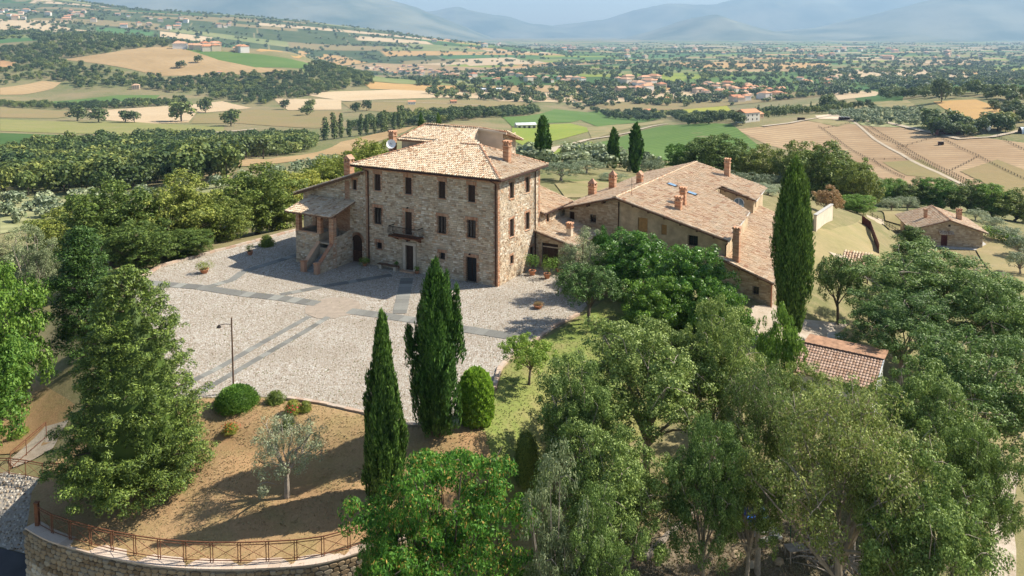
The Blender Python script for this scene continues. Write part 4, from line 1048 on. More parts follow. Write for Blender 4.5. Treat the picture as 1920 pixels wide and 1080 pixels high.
# kerb stones round the yard
kerb_me = MB().box(-.5, .5, -.5, .5, 0, 1).mesh('kerb_stone', M['kerb_o'])
def kerb(path, step=.6, w=.22, h=.16, name='kerb'):
    root = None
    for a, b in zip(path, path[1:]):
        L = math.hypot(b[0] - a[0], b[1] - a[1]); n = max(1, round(L / step)); an = math.atan2(b[1] - a[1], b[0] - a[0])
        if root is None:
            root = bpy.data.objects.new(name, None); C.objects.link(root); root['kind'] = 'structure'
        for i in range(n):
            t = (i + .5) / n; o = link('kerb_stone', kerb_me, root); x, y = a[0] + (b[0] - a[0]) * t, a[1] + (b[1] - a[1]) * t
            o.location = (x, y, -.12); o.rotation_euler = (0, 0, an + rnd.uniform(-.03, .03)); o.scale = (L / n - .02, w * rnd.uniform(.9, 1.1), h * rnd.uniform(.9, 1.15) + .1)
kerb([P(*p)[:2] for p in ((255, 528), (300, 500), (392, 475), (470, 455), (555, 432))], w=.35, h=.2)
kerb([P(*p)[:2] for p in ((1085, 590), (1040, 612), (1000, 640), (960, 668), (938, 690), (925, 730), (890, 752))], w=.3)
kerb([P(*p)[:2] for p in ((860, 800), (760, 798), (680, 775), (600, 757), (540, 748))], w=.25)

# ---------------- garden terrace, curved retaining wall ----------------
gw = [(50, 990, -2.5), (100, 1016, -2.5), (200, 1044, -2.5), (300, 1061, -2.5), (400, 1067, -2.5), (500, 1065, -2.5), (600, 1056, -2.5), (690, 1030, -2.5), (780, 1000, -2.5), (850, 960, -2.4)]
gwp = [P(*p)[:2] for p in gw]
def smooth_path(p, k=6):
    out = []
    for i in range(len(p) - 1):
        a = p[max(i - 1, 0)]; b = p[i]; c = p[i + 1]; d = p[min(i + 2, len(p) - 1)]
        for j in range(k):
            t = j / k; t2 = t * t; t3 = t2 * t
            out.append(tuple(.5 * (2 * b[m] + (c[m] - a[m]) * t + (2 * a[m] - 5 * b[m] + 4 * c[m] - d[m]) * t2 + (3 * b[m] - a[m] - 3 * c[m] + d[m]) * t3) for m in (0, 1)))
    out.append(p[-1]); return out
gws = smooth_path(gwp)
ZW = -2.5
gpts = np.array([(*P(*p)[:2], z) for p, z in (((380, 745), -.15), ((480, 745), -.12), ((600, 757), -.06), ((700, 778), -.06), ((860, 802), -.2), ((535, 935, -1.9), -1.75), ((300, 900, -1.9), -1.7), ((330, 800, -.6), -.6), ((440, 860, -1), -1.0), ((650, 880, -1.2), -1.15), ((800, 900, -1.5), -1.5))] + [(x, y, ZW + .02) for x, y in gwp] + [(*P(200, 700, -1)[:2], -1.0), (*P(100, 850, -2.4)[:2], -2.3)])
def HG(X, Y):
    X = np.asarray(X); Y = np.asarray(Y); w = 1 / ((X[:, None] - gpts[:, 0]) ** 2 + (Y[:, None] - gpts[:, 1]) ** 2 + .05) ** 1.3
    return np.maximum((w * gpts[:, 2]).sum(1) / w.sum(1), H(X, Y) + .05)
garden = gws + [P(930, 900, -1.6)[:2], P(900, 800, -.6)[:2], P(870, 800)[:2]] + [P(*p)[:2] for p in ((760, 802), (680, 778), (600, 760), (480, 746), (380, 748), (320, 764), (258, 690))] + [P(180, 740, -1.2)[:2], P(60, 930, -2.4)[:2]]
sheet('garden_lawn', garden, .8, .0, M['lawn'], zf=HG)
lawn2 = [P(*p)[:2] for p in ((1140, 560, -.1), (1088, 596, 0), (1003, 646, 0), (941, 696, 0), (931, 736, 0), (890, 762, 0), (865, 806, -.3), (905, 830, -.9), (925, 905, -1.7), (980, 930, -2.4), (1060, 860, -2.0), (1250, 760, -1.6), (1300, 660, -1.0), (1250, 600, -.6))]
sheet('side_lawn', lawn2, .8, .05, M['lawn_g'])
ret = thing('retaining_wall', (gws[len(gws) // 2][0], gws[len(gws) // 2][1], -5), 'long curved retaining wall of rough stones with flat coping below the garden', 'wall')
off = Vector(ret.location)
mb = MB()
n = len(gws)
nx = []
for i in range(n):
    a = gws[max(i - 1, 0)]; b = gws[min(i + 1, n - 1)]; dx, dy = b[0] - a[0], b[1] - a[1]; l = math.hypot(dx, dy); nx.append((dy / l, -dx / l))
for i in range(n - 1):
    p, q = gws[i], gws[i + 1]
    mb.add([(p[0] - off.x, p[1] - off.y, -7 - off.z), (q[0] - off.x, q[1] - off.y, -7 - off.z), (q[0] - off.x, q[1] - off.y, ZW - off.z), (p[0] - off.x, p[1] - off.y, ZW - off.z),
            (p[0] - nx[i][0] * .6 - off.x, p[1] - nx[i][1] * .6 - off.y, ZW - off.z), (q[0] - nx[i + 1][0] * .6 - off.x, q[1] - nx[i + 1][1] * .6 - off.y, ZW - off.z)], [(0, 1, 2, 3), (3, 2, 5, 4)])
lx, ly = P(50, 985, ZW)[:2]
mb.add([(lx - off.x, ly - off.y, -7 - off.z), (lx - off.x, ly - off.y, ZW - off.z), (lx + .8 - off.x, ly + 5 - off.y, ZW + .0 - off.z), (lx + .8 - off.x, ly + 5 - off.y, -7 - off.z)], [(0, 3, 2, 1)])
mb.build('mortar', M['mortar'], ret)
cum = [0]
for p, q in zip(gws, gws[1:]): cum.append(cum[-1] + math.hypot(q[0] - p[0], q[1] - p[1]))
def along(s):
    x = float(np.interp(s, cum, [p[0] for p in gws])); y = float(np.interp(s, cum, [p[1] for p in gws]))
    nxx = float(np.interp(s, cum, [v[0] for v in nx])); nyy = float(np.interp(s, cum, [v[1] for v in nx])); return x, y, nxx, nyy
LT = cum[-1]
# irregular stone shapes (unit), shared
stone_mes = []
for k in range(10):
    m_ = MB(); nn = 7; vs = []
    for rr, zz in ((.52, 0), (.5, .05), (.38, .10)):
        for j in range(nn):
            a_ = 2 * math.pi * (j + rnd.uniform(-.18, .18) * (rr > .4)) / nn; r_ = rr * (1.1 if j % 2 else .98)
            vs.append((max(-.5, min(.5, r_ * 1.15 * math.cos(a_))), -zz, max(-.5, min(.5, r_ * 1.15 * math.sin(a_)))))
    m_.add(vs, [tuple(range(2 * nn, 3 * nn))] + [(i * nn + j, i * nn + (j + 1) % nn, (i + 1) * nn + (j + 1) % nn, (i + 1) * nn + j) for i in (0, 1) for j in range(nn)])
    stone_mes.append(m_.mesh('stone', M['stone_o']))
rest = MB(); cnt = 0; z = ZW - .12; row = 0
while z > -6.2:
    hgt = rnd.uniform(.2, .3); s = -rnd.uniform(0, .3)
    while s < LT:
        w = rnd.uniform(.22, .5); x, y, a_, b_ = along(min(max(s + w / 2, 0), LT)); an = math.atan2(a_, -b_)
        loc = (x - off.x, y - off.y, z - hgt / 2 - off.z + rnd.uniform(-.02, .02))
        if cnt < 296 and s < LT * .80 and row < 6:
            o = link('stone', stone_mes[rnd.randrange(10)], ret); o.location = loc; o.rotation_euler = (0, rnd.uniform(-.12, .12), an); o.scale = (w * 1.0, 1, hgt * 1.0); cnt += 1
        else:
            q = stone_mes[rnd.randrange(10)]; ca, sa = math.cos(an), math.sin(an)
            vs = [(loc[0] + v.co.x * w * ca - v.co.y * sa, loc[1] + v.co.x * w * sa + v.co.y * ca, loc[2] + v.co.z * hgt) for v in q.vertices]
            rest.add(vs, [tuple(p.vertices) for p in q.polygons])
        s += w + .01
    z -= hgt + .005; row += 1
rest.build('lower_stone', M['stone'], ret, kind='stuff')
cope_me = MB().box(-.5, .5, -.5, .5, -.5, .5).mesh('coping_slab', M['coping_o'])
s = 0
while s < LT:
    w = .55; x, y, a_, b_ = along(s + w / 2); o = link('coping_slab', cope_me, ret)
    o.location = (x - a_ * .27 - off.x, y - b_ * .27 - off.y, ZW - off.z + .03); o.rotation_euler = (0, 0, math.atan2(a_, -b_)); o.scale = (w - .012, .72, .07 + rnd.uniform(0, .01)); s += w
# railing on the coping
def railing(name, pts3, label, m='rust', h=1.0, double=True, cross=True, group=None):
    r = thing(name, pts3[0], label, 'railing', group); o_ = Vector(pts3[0])
    L3 = [Vector(p) - o_ for p in pts3]
    for i, p in enumerate(L3):
        d_ = (L3[min(i + 1, len(L3) - 1)] - L3[max(i - 1, 0)]).normalized()
        for e_ in ((-.06, .06) if double else (0,)):
            MB().bar(p + d_ * e_ + Vector((0, 0, -.05)), p + d_ * e_ + Vector((0, 0, h)), .035).build('post', M[m], r)
    for zz, w_ in ((h, .045), (h - .13, .03), (.1, .03)):
        for p, q in zip(L3, L3[1:]): MB().bar(p + Vector((0, 0, zz)), q + Vector((0, 0, zz)), w_).build('rail', M[m], r)
    if cross:
        for p, q in zip(L3, L3[1:]):
            a_, b_ = p + Vector((0, 0, .1)), q + Vector((0, 0, h - .13)); MB().bar(a_, b_, .018).build('cross_bar', M[m], r)
            a_, b_ = p + Vector((0, 0, h - .13)), q + Vector((0, 0, .1)); MB().bar(a_ + Vector((0, .02, 0)), b_ + Vector((0, .02, 0)), .018).build('cross_bar', M[m], r)
    return r
rp_ = []; s = .35
while s < LT - .2:
    x, y, a_, b_ = along(s); rp_.append((x - a_ * .36, y - b_ * .36, ZW + .07)); s += 1.33
railing('garden_railing', rp_, 'long curved rusty railing with crossed bars standing on the retaining wall coping')
pw = MB()
A_ = Vector(rp_[0]); th_ = thing('gate_post', (A_.x, A_.y, ZW), 'heavy rusty square post at the left end of the curved railing', 'post')
MB().box(-.09, .09, -.09, .09, 0, 1.25).build('shaft', M['rust'], th_); MB().box(-.12, .12, -.12, .12, 1.25, 1.3).build('cap', M['rust'], th_)
# driveway on the left and its railings
dz = lambda px, py, z: P(px, py, z)
drive = [dz(-420, 905, -3.4)[:2], dz(10, 882, -3.2)[:2], dz(95, 900, -3.1)[:2], dz(90, 950, -3.1)[:2], dz(52, 990, -3.3)[:2], dz(30, 1100, -4)[:2], dz(-420, 1100, -4)[:2]]
M['asphalt'] = simple('asphalt', (.06, .06, .065), .95, var=.25, scale=.8, bumps=.5, bscale=60)
sheet('driveway', [dz(-420, 1000, -3.6)[:2], dz(0, 985, -3.4)[:2], dz(52, 995, -3.4)[:2], dz(30, 1100, -4)[:2], dz(-420, 1100, -4)[:2]], 1.0, .10, M['asphalt'])
sheet('gravel_forecourt', [dz(-420, 905, -3.4)[:2], dz(10, 880, -3.2)[:2], dz(95, 898, -3.1)[:2], dz(90, 955, -3.1)[:2], dz(52, 992, -3.35)[:2], dz(0, 983, -3.4)[:2], dz(-420, 998, -3.6)[:2]], 1.0, .06, M['gravel'])
fpoly = [dz(-100, 905, -3.4)[:2], dz(10, 882, -3.2)[:2], dz(95, 898, -3.1)[:2], dz(90, 955, -3.1)[:2], dz(52, 992, -3.35)[:2], dz(0, 983, -3.4)[:2]]
pebbles('forecourt_stones', fpoly, .2, M['pebble'], lambda x, y: H(x, y) + .06, seed=5, h=.07)
def gz(px, py, z=-3.0):
    p = P(px, py, z); return (p[0], p[1], h1(p[0], p[1]) + .08)
railing('drive_railing', [gz(-60, 868), gz(-20, 874), gz(17, 880), gz(48, 886), gz(80, 893), gz(115, 900)], 'rusty railing panels with crossed bars on the left edge beside the forecourt', double=False)
railing('rising_handrail', [gz(20, 872), gz(50, 855), gz(88, 838)], 'rusty handrail rising up the pale slope behind the forecourt railing', double=False, cross=False)
sheet('slope_paving', [P(*p)[:2] for p in ((25, 870, -3.0), (15, 855, -2.9), (85, 808, -2.6), (130, 812, -2.5), (100, 850, -2.8))], .8, .07, M['earth'])

# lamp posts
def lamp(px, py, z, ytop, label, arm=True):
    p = P(px, py, z); D = p[1]; h_ = (py - ytop) / 1500 * math.hypot(D, 0) * .985
    o = thing('lamp_post', p, label, 'lamp post'); 
    MB().tube([(0, 0, -.1), (0, 0, h_)], [.06, .045], 8).build('pole', M['wood_beam'], o)
    if arm:
        MB().tube([(0, 0, h_ - .42), (-.45, 0, h_ - .4), (-.78, 0, h_ - .48)], .02, 6).build('arm', M['iron'], o)
        MB().lathe([(.15, -.02), (.13, .03), (.05, .1), (.02, .16)], 10, (-.8, 0, h_ - .6)).build('lamp_shade', M['iron'], o)
    return o
lamp(438, 737, 0, 585, 'tall thin lamp post with side arm lantern behind the round clipped bush')
lamp(1092, 560, 0, 452, 'plain thin pole among the shrubs beside the potted plants', False)

# bench, pots
bq = VL(-11.6, -.55); bench = thing('stone_bench', bq, 'low stone and wood bench against the villa wall left of the main door', 'bench', rz=-TH)
MB().box(-1.3, 1.0, -.2, .22, .42, .5).build('seat', M['wood_beam'], bench)
for x in (-1.0, .7): MB().box(x - .15, x + .15, -.16, .18, 0, .42).build('leg', M['travertine'], bench)
pot_me = MB().lathe([(.2, 0), (.24, .05), (.34, .42), (.38, .44), (.38, .5), (.33, .5), (.31, .42)], 14).mesh('pot', M['terracotta'], True)
soil_me = MB().lathe([(.3, 0), (.3, .02)], 12).mesh('soil', M['soil'])
def leaf_cloud(n, puffs, size, seed, aspect=.5, up=.2, shell=.35, jitter=.9):
    """n leaves spread over round puffs (x,y,z,r,flat): returns V, quads"""
    g = np.random.default_rng(seed); Pf = np.asarray(puffs, float)
    w = Pf[:, 3] ** 2; idx = g.choice(len(Pf), n, p=w / w.sum())
    d = g.normal(size=(n, 3)); d[:, 2] += up * 1.2; d /= np.linalg.norm(d, axis=1)[:, None]
    rr = 1 - shell * g.random(n) ** 1.5 + .12 * g.random(n) ** 6
    c = Pf[idx, :3]; r = Pf[idx, 3]
    p = c + d * (r * rr)[:, None] * np.stack([np.ones(n), np.ones(n), Pf[idx, 4]], 1)
    nn = d + g.normal(size=(n, 3)) * jitter * .5; nn[:, 2] += .25; nn /= np.linalg.norm(nn, axis=1)[:, None]
    t = np.cross(nn, g.normal(size=(n, 3))); t /= np.linalg.norm(t, axis=1)[:, None]; b = np.cross(nn, t)
    s = size * g.uniform(.6, 1.3, n)
    t *= (s / 2)[:, None]; b *= (s * aspect / 2)[:, None]
    V_ = np.stack([p - t, p - b + t * .15, p + t, p + b + t * .15], 1).reshape(-1, 3)
    return V_, np.arange(4 * n).reshape(-1, 4)
def pot(px, py, label, plant, ph, pr, z=0., sc=1.0, n=700, lm='l_green'):
    p = P(px, py, z); o = thing('potted_plant', p, label, 'potted plant'); o.rotation_euler.z = rnd.uniform(0, 6)
    a = link('pot', pot_me, o); a.scale = (sc,) * 3; b = link('soil', soil_me, o); b.location.z = .43 * sc; b.scale = (sc,) * 3
    if plant:
        pf = [(rnd.uniform(-.5, .5) * pr, rnd.uniform(-.5, .5) * pr, .5 * sc + ph * rnd.uniform(.35, .85), pr * rnd.uniform(.4, .6), 1) for _ in range(9)]
        V_, Q = leaf_cloud(n, pf, .11, rnd.randrange(999)); f_ = link('foliage', fast_mesh('foliage', V_, Q, None, [M[lm]]), o)
        st_ = MB()
        for q in pf[:5]: st_.tube([(0, 0, .4 * sc), (q[0] * .5, q[1] * .5, q[2] * .6), q[:3]], [.025, .015, .008], 4)
        st_.build('stem', M['bark'], o)
    return o
pot(998, 516, 'leftmost large terracotta pot with bushy yellow green shrub by the garage', 1, 1.3, .8, 0, .95)
pot(1026, 522, 'terracotta pot with broad green shrub, second from the left by the garage', 1, 1.5, 1.0, 0, .95)
pot(1050, 513, 'terracotta pot with green shrub nearest the silvery bush by the garage', 1, 1.4, .95, 0, .95, lm='l_laurel')
pot(1009, 578, 'wide low terracotta bowl with dry reddish plant alone on the courtyard', 1, .35, .5, 0, 1.1, 400, 'l_rust').scale = (1, 1, .55)
pot(744, 505, 'small terracotta pot with plant at left of the main door', 1, .4, .3, 0, .65, 200)
pot(782, 513, 'small terracotta pot with plant at right of the main door', 1, .35, .3, 0, .6, 200)
pot(383, 512, 'low terracotta bowl with spiky green plant on the left courtyard edge', 1, .7, .9, 0, 1.0, 700, 'l_gold').scale = (1.2, 1.2, .8)
pot(469, 478, 'terracotta planter with small shrub under the holm oaks by the kerb', 1, .6, .5, 0, .8, 300)
pot(684, 499, 'low green plant in a bowl between arched door and bench', 1, .35, .55, 0, .6, 500, 'l_green')

# tufts of dry grass on the lawns
def tufts(name, poly, n, zf, m, seed, hh=(.02, .08), excl=()):
    g = np.random.default_rng(seed); xs = [p[0] for p in poly]; ys = [p[1] for p in poly]
    X = g.uniform(min(xs), max(xs), n * 3); Y = g.uniform(min(ys), max(ys), n * 3); ok = in_poly(X, Y, poly)
    X, Y = X[ok][:n], Y[ok][:n]; k = len(X); Z = zf(X, Y); VV = []
    for b in range(4):
        a = g.uniform(0, 6.28, k); l = g.uniform(.02, .07, k); h_ = g.uniform(hh[0], hh[1], k); w = g.uniform(.015, .035, k); dx, dy = np.cos(a), np.sin(a)
        VV.append(np.stack([np.stack([X - dy * w, Y + dx * w, Z - .01], 1), np.stack([X + dy * w, Y - dx * w, Z - .01], 1), np.stack([X + dx * l, Y + dy * l, Z + h_], 1)], 1))
    V_ = np.concatenate(VV).reshape(-1, 3); return link(name, fast_mesh(name, V_, None, np.arange(len(V_)).reshape(-1, 3), [m]), kind='stuff')
M['straw'] = island('dry_grass_blade', [(0, (.34, .22, .11)), (.5, (.42, .30, .16)), (.85, (.36, .30, .14)), (1, (.26, .27, .10))], bumps=0)
M['blade'] = island('green_grass_blade', [(0, (.15, .18, .05)), (.4, (.24, .24, .08)), (.7, (.19, .23, .06)), (1, (.32, .26, .13))], bumps=0)
tufts('dry_grass', garden, 12000, HG, M['straw'], 1, (.015, .05)); tufts('lawn_grass', lawn2, 5000, lambda x, y: H(x, y) + .05, M['blade'], 2, (.02, .06))
tufts('yard_weeds', court, 2600, lambda x, y: np.zeros_like(x) + .02, M['blade'], 6, (.02, .07))
# ---------------- trees: leaf clouds on real limbs ----------------
def puffs_crown(R, Hc, zc, n, pr, seed, low=-.45, jit=.16, flat=.85):
    g = np.random.default_rng(seed); out = []; i = 0
    while len(out) < n:
        k = i + .5; i += 1
        z = 1 - 2 * ((k * .7548776662) % 1); a = 2 * math.pi * ((k * .5698402910) % 1)
        if z < low: continue
        r = math.sqrt(1 - z * z); j = 1 + g.uniform(-jit, jit) - (.18 if g.random() < .18 else 0)
        rad = .78 * j
        out.append((R * rad * r * math.cos(a), R * rad * r * math.sin(a), zc + Hc * rad * z, pr * g.uniform(.75, 1.25), flat))
    for _ in range(max(2, n // 6)):
        out.append((g.uniform(-.35, .35) * R, g.uniform(-.35, .35) * R, zc + g.uniform(-.2, .4) * Hc, pr * 1.2, flat))
    return out
def sub(puffs, k, f, seed, droop=0.0, up=.25):
    """break every puff into smaller clumps on its surface"""
    g = np.random.default_rng(seed); out = []
    for x, y, z, r, fl in puffs:
        for _ in range(k):
            d = g.normal(size=3); d[2] += up; d /= np.linalg.norm(d); q = r * g.uniform(.7, 1.0)
            out.append((x + d[0] * q, y + d[1] * q, z + d[2] * q * fl - droop * r * g.random(), r * f * g.uniform(.6, 1.3), g.uniform(.6, .9) + droop * 1.3))
    return out
def cloud(n, puffs, size, seed, aspect=.5, up=.2, align=None, shell=.5):
    V_, Q = leaf_cloud(n, puffs, size, seed, aspect, up, shell)
    if align is not None:
        g = np.random.default_rng(seed + 5); P4 = V_.reshape(-1, 4, 3); c = (P4[:, 0] + P4[:, 2]) / 2
        t = np.zeros((n, 3)); t[:, 2] = align; rad = c.copy(); rad[:, 2] = 0; rad /= np.linalg.norm(rad, axis=1)[:, None] + 1e-6
        t += rad * .35 + g.normal(size=(n, 3)) * .3; t /= np.linalg.norm(t, axis=1)[:, None]
        b = np.cross(t, rad + g.normal(size=(n, 3)) * .5); b /= np.linalg.norm(b, axis=1)[:, None] + 1e-6
        s = size * g.uniform(.6, 1.4, n); t *= (s / 2)[:, None]; b *= (s * aspect / 2)[:, None]
        V_ = np.stack([c - t, c - b - t * .1, c + t, c + b - t * .1], 1).reshape(-1, 3)
    return V_, Q
def limbs(puffs, H0, seed, r0=.22, n=14, twigs=0, lean=.3, forks=2):
    g = random.Random(seed); mb = MB()
    tx_, ty_ = g.uniform(-lean, lean), g.uniform(-lean, lean)
    mb.tube([(0, 0, -.6), (tx_ * .2, ty_ * .1, H0 * .5), (tx_, ty_, H0)], [r0 * 1.25, r0, r0 * .85], 8)
    ps = list(puffs); g.shuffle(ps)
    for p in ps[:n]:
        a = Vector((tx_, ty_, H0 * g.uniform(.75, 1))); b = Vector(p[:3]); m_ = a.lerp(b, .5) + Vector((g.uniform(-.3, .3), g.uniform(-.3, .3), g.uniform(.0, .5)))
        q = a.lerp(m_, .5) + Vector((g.uniform(-.15, .15), g.uniform(-.15, .15), .1))
        mb.tube([a, q, m_, b], [r0 * .5, r0 * .4, r0 * .28, r0 * .1], 5, cap=False)
    for p in (ps * 3)[:twigs]:
        b = Vector(p[:3]); d = Vector((g.gauss(0, 1), g.gauss(0, 1), g.gauss(.1, .6))).normalized() * p[3] * g.uniform(.8, 1.35)
        a = b * .75 + Vector((0, 0, H0 * .25)); e = b + d
        mb.tube([a, b, b + d * .5 + Vector((0, 0, .1)), e], [.035, .028, .018, .008], 3, cap=False)
    return mb
def inner_hull(prof, n=10):
    mb = MB().lathe(prof, n); V_ = np.array(mb.v); F_ = [f for f in mb.f if len(f) == 4]
    return V_, np.array(F_)
def crown_mesh(name, n, puffs, size, seed, m, hull=None, **k):
    V_, Q = cloud(n, puffs, size, seed, **k)
    if hull is not None:
        hv, hq = hull; Q = np.concatenate([Q, hq + len(V_)]); V_ = np.concatenate([V_, hv])
    return fast_mesh(name, V_, Q, None, [M[m]])
LIB = {}
def lib(key, crown, trunk, Hh, R): LIB[key] = (crown, trunk, Hh, R)
def mk_broad(key, R, Hh, H0, npf, pr, nl, ls, m, seed, bark='bark', droop=0., twigs=0, subk=12, r0=.22, low=-.45, jit=.16, nl_=14, aspect=.5, shell=.5):
    Hc = (Hh - H0) / 2 * 1.1; pf = puffs_crown(R, Hc, H0 + Hc * .85, npf, pr, seed, low, jit)
    sp_ = sub(pf, subk, .42, seed + 1, droop)
    lib(key, crown_mesh('crown', nl, sp_, ls, seed, m, aspect=aspect, shell=shell), limbs(pf, H0 * 1.1, seed, r0, nl_, twigs).mesh('trunk', M[bark]), Hh, R)
mk_broad('elm_a', 4.8, 12, 4.6, 46, 1.2, 60000, .15, 'l_elm', 11, 'bark_pale', .0, 90, r0=.24, jit=.32, subk=7, low=-.6, aspect=.6)
mk_broad('elm_b', 4.4, 11.5, 4.4, 40, 1.2, 52000, .15, 'l_elm', 23, 'bark_pale', .0, 90, r0=.22, jit=.36, subk=7, low=-.6, aspect=.6)
mk_broad('elm_y', 5.2, 12, 4.6, 46, 1.15, 46000, .145, 'l_elm_y', 37, 'bark_pale', .15, 420, r0=.26, jit=.32, subk=9, low=-.6, aspect=.55)
mk_broad('green_a', 4.4, 10., 2.0, 34, 1.2, 38000, .19, 'l_green', 41, 'bark', .15, 20, jit=.2)
mk_broad('oak_a', 3.6, 7.5, .5, 34, 1.15, 24000, .25, 'l_oak', 51, subk=10, low=-.95)
mk_broad('oak_b', 3.4, 7.5, .5, 30, 1.2, 22000, .25, 'l_oak', 57, subk=9, jit=.24, low=-.95)
mk_broad('leafy_a', 3.8, 8.0, .6, 32, 1.2, 22000, .26, 'l_green', 61, subk=10, low=-.95)
mk_broad('gold_a', 3.4, 6.5, .4, 30, 1.05, 18000, .24, 'l_gold', 67, subk=10, low=-.95)
mk_broad('laurel', 3.4, 6.0, .3, 40, .95, 36000, .21, 'l_laurel', 71, subk=10, low=-.95, aspect=.42)
mk_broad('olive_a', 2.6, 4.8, 1.3, 24, .62, 11500, .13, 'l_olive', 81, 'bark_pale', .1, 40, subk=9, r0=.16, jit=.3, aspect=.3)
mk_broad('olive_b', 2.4, 4.2, 1.0, 18, .8, 7000, .2, 'l_olive', 83, 'bark_pale', subk=8, r0=.16, aspect=.35)
mk_broad('silver', 2.4, 6.5, .5, 30, .75, 20000, .14, 'l_silver', 87, 'bark_pale', 0, 40, subk=9, low=-.9, jit=.3, aspect=.35)
mk_broad('small_a', 2.2, 4.2, 1.3, 20, .62, 9000, .16, 'l_green', 91, subk=8, r0=.1, jit=.28, low=-.2)
mk_broad('lawn_tree', 2.6, 5.2, 1.6, 24, .75, 14000, .16, 'l_elm', 95, 'bark', .2, 40, subk=9, r0=.14, jit=.24, low=-.3)
mk_broad('rust_a', 2.4, 4.8, .6, 20, .8, 8000, .2, 'l_rust', 97, subk=8)
# acacia: flat spreading sprays of fine leaves
pf = puffs_crown(4.6, 3.8, 5.6, 46, .95, 101, -.7, .25, .45); sp_ = sub(pf, 13, .42, 102, 0, .5)
sp_ = [(x, y, z, r, .4) for x, y, z, r, f in sp_]
lib('acacia', crown_mesh('crown', 46000, sp_, .17, 103, 'l_acacia', aspect=.42), limbs(pf, 2.6, 104, .2, 22, 60).mesh('trunk', M['bark']), 9.6, 4.6)
# big tiered conifer
g_ = np.random.default_rng(5); pf = []
for i in range(620):
    f = (i + .5) / 620; z = .3 + 12.0 * f ** 1.15; Rr = 4.4 * (1 - f) ** .45 * min(1, .72 + f * 2) * (.84 + .16 * math.sin(f * 46 + math.sin(i * 2.39996) * 1.2)); a = i * 2.39996
    q = Rr * g_.uniform(.62, 1.1); pf.append((q * math.cos(a), q * math.sin(a), z + .15 * q * .3, .66 * (1 - f * .45) * g_.uniform(.8, 1.25), .5))
hull = inner_hull([(.5, .3), (2.0, .9), (2.3, 3.5), (1.8, 6.5), (1.1, 9.0), (.2, 10.8)])
trk = MB().tube([(0, 0, -.8), (0, 0, 11.8)], [.35, .05], 8)
for x, y, z, r, f in pf[::6]: trk.tube([(0, 0, max(.2, z - .6)), (x * .6, y * .6, z - .25), (x, y, z)], [.07, .05, .02], 4, cap=False)
lib('cedar', crown_mesh('crown', 130000, sub(pf, 3, .6, 6, 0, .6), .16, 7, 'l_conifer', hull, aspect=.34, up=.6), trk.mesh('trunk', M['bark']), 12.9, 4.5)
pf = []
for i in range(200):
    f = (i + .5) / 200; z = .8 + 10.5 * f; Rr = 2.9 * math.sin(math.pi * min(1, (.12 + f * .9))) ** .5 * (1 - f * .55) * (.7 + .3 * math.sin(f * 23 + 1)); a = i * 2.39996
    q = Rr * g_.uniform(.7, 1.08); pf.append((q * math.cos(a), q * math.sin(a), z, .75 * g_.uniform(.8, 1.2), .8))
lib('pine', crown_mesh('crown', 40000, sub(pf, 3, .6, 9, 0, .3), .22, 10, 'l_conifer', None, aspect=.34), limbs(pf, 6, 3, .2, 30).mesh('trunk', M['bark']), 11.8, 3.0)
def mk_cypress(key, R, Hh, nt, nl, ls, seed, base=.35, pk=.34, pr=None, m='l_cypress', lump=.14, z0=.35):
    g = np.random.default_rng(seed); pf = []
    prof = lambda f: np.interp(f, [0, .08, pk, .62, .86, 1.0], [base, base * .5 + .45, 1.0, .93, .58, .06])
    if pr: prof = lambda f: np.interp(f, *pr)
    for i in range(nt):
        f = (i + .5) / nt; a = i * 2.39996 + g.uniform(-.3, .3); l_ = 1 + lump * math.sin(a * 3 + f * 9 + seed) + lump * .6 * math.sin(a * 5 - f * 17)
        q = R * prof(f) * l_ * g.uniform(.8, 1.0); pf.append((q * math.cos(a), q * math.sin(a), z0 + f * (Hh - z0 - .15), R * .2 * g.uniform(.8, 1.3) * (.5 + .5 * prof(f)), 2.3))
    for i in range(16 if key == 'cyp_b' else 0): pf.append((-R * 1.25 + g.uniform(-.2, .2), g.uniform(-.2, .2), Hh * (.5 + .12 * i / 16), .22, 2))
    if key == 'cyp_b':
        for ox, tp, n_ in ((.55, .93, 50), (1.0, .85, 50), (-.5, .82, 40)):
            for i in range(n_): a = i * 2.4; f = (i + .5) / n_; q = R * .3 * (1 - f * .8); pf.append((ox * R + q * math.cos(a), q * math.sin(a), Hh * (.45 + (tp - .45) * f), R * .15 * (1.1 - f * .5), 2.4))
    hull = inner_hull([(R * prof(f) * .72, z0 + f * (Hh - z0 - .4)) for f in (0, .1, .3, .6, .85, .97)])
    lib(key, crown_mesh('crown', nl, pf, ls, seed, m, hull, aspect=.38, align=1.0), MB().tube([(0, 0, -1.2), (0, 0, Hh * .5)], [R * .16, R * .1], 7).mesh('trunk', M['bark']), Hh, R)
mk_cypress('cyp_a', 1.25, 10.0, 260, 26000, .26, 3, pr=([0, .08, .25, .45, .65, .82, .93, 1], [.5, .85, 1, .9, .62, .36, .2, .05]), lump=.16)
mk_cypress('cyp_b', 1.45, 10.8, 320, 30000, .27, 8, pr=([0, .08, .3, .55, .72, .85, .94, 1], [.5, .85, 1, .95, .78, .5, .26, .06]), lump=.24); mk_cypress('cyp_c', 1.9, 13.5, 340, 34000, .28, 14, base=.3, pk=.4, lump=.08, z0=1.3)
mk_cypress('cyp_far', 1.1, 10.0, 90, 2600, .75, 21)
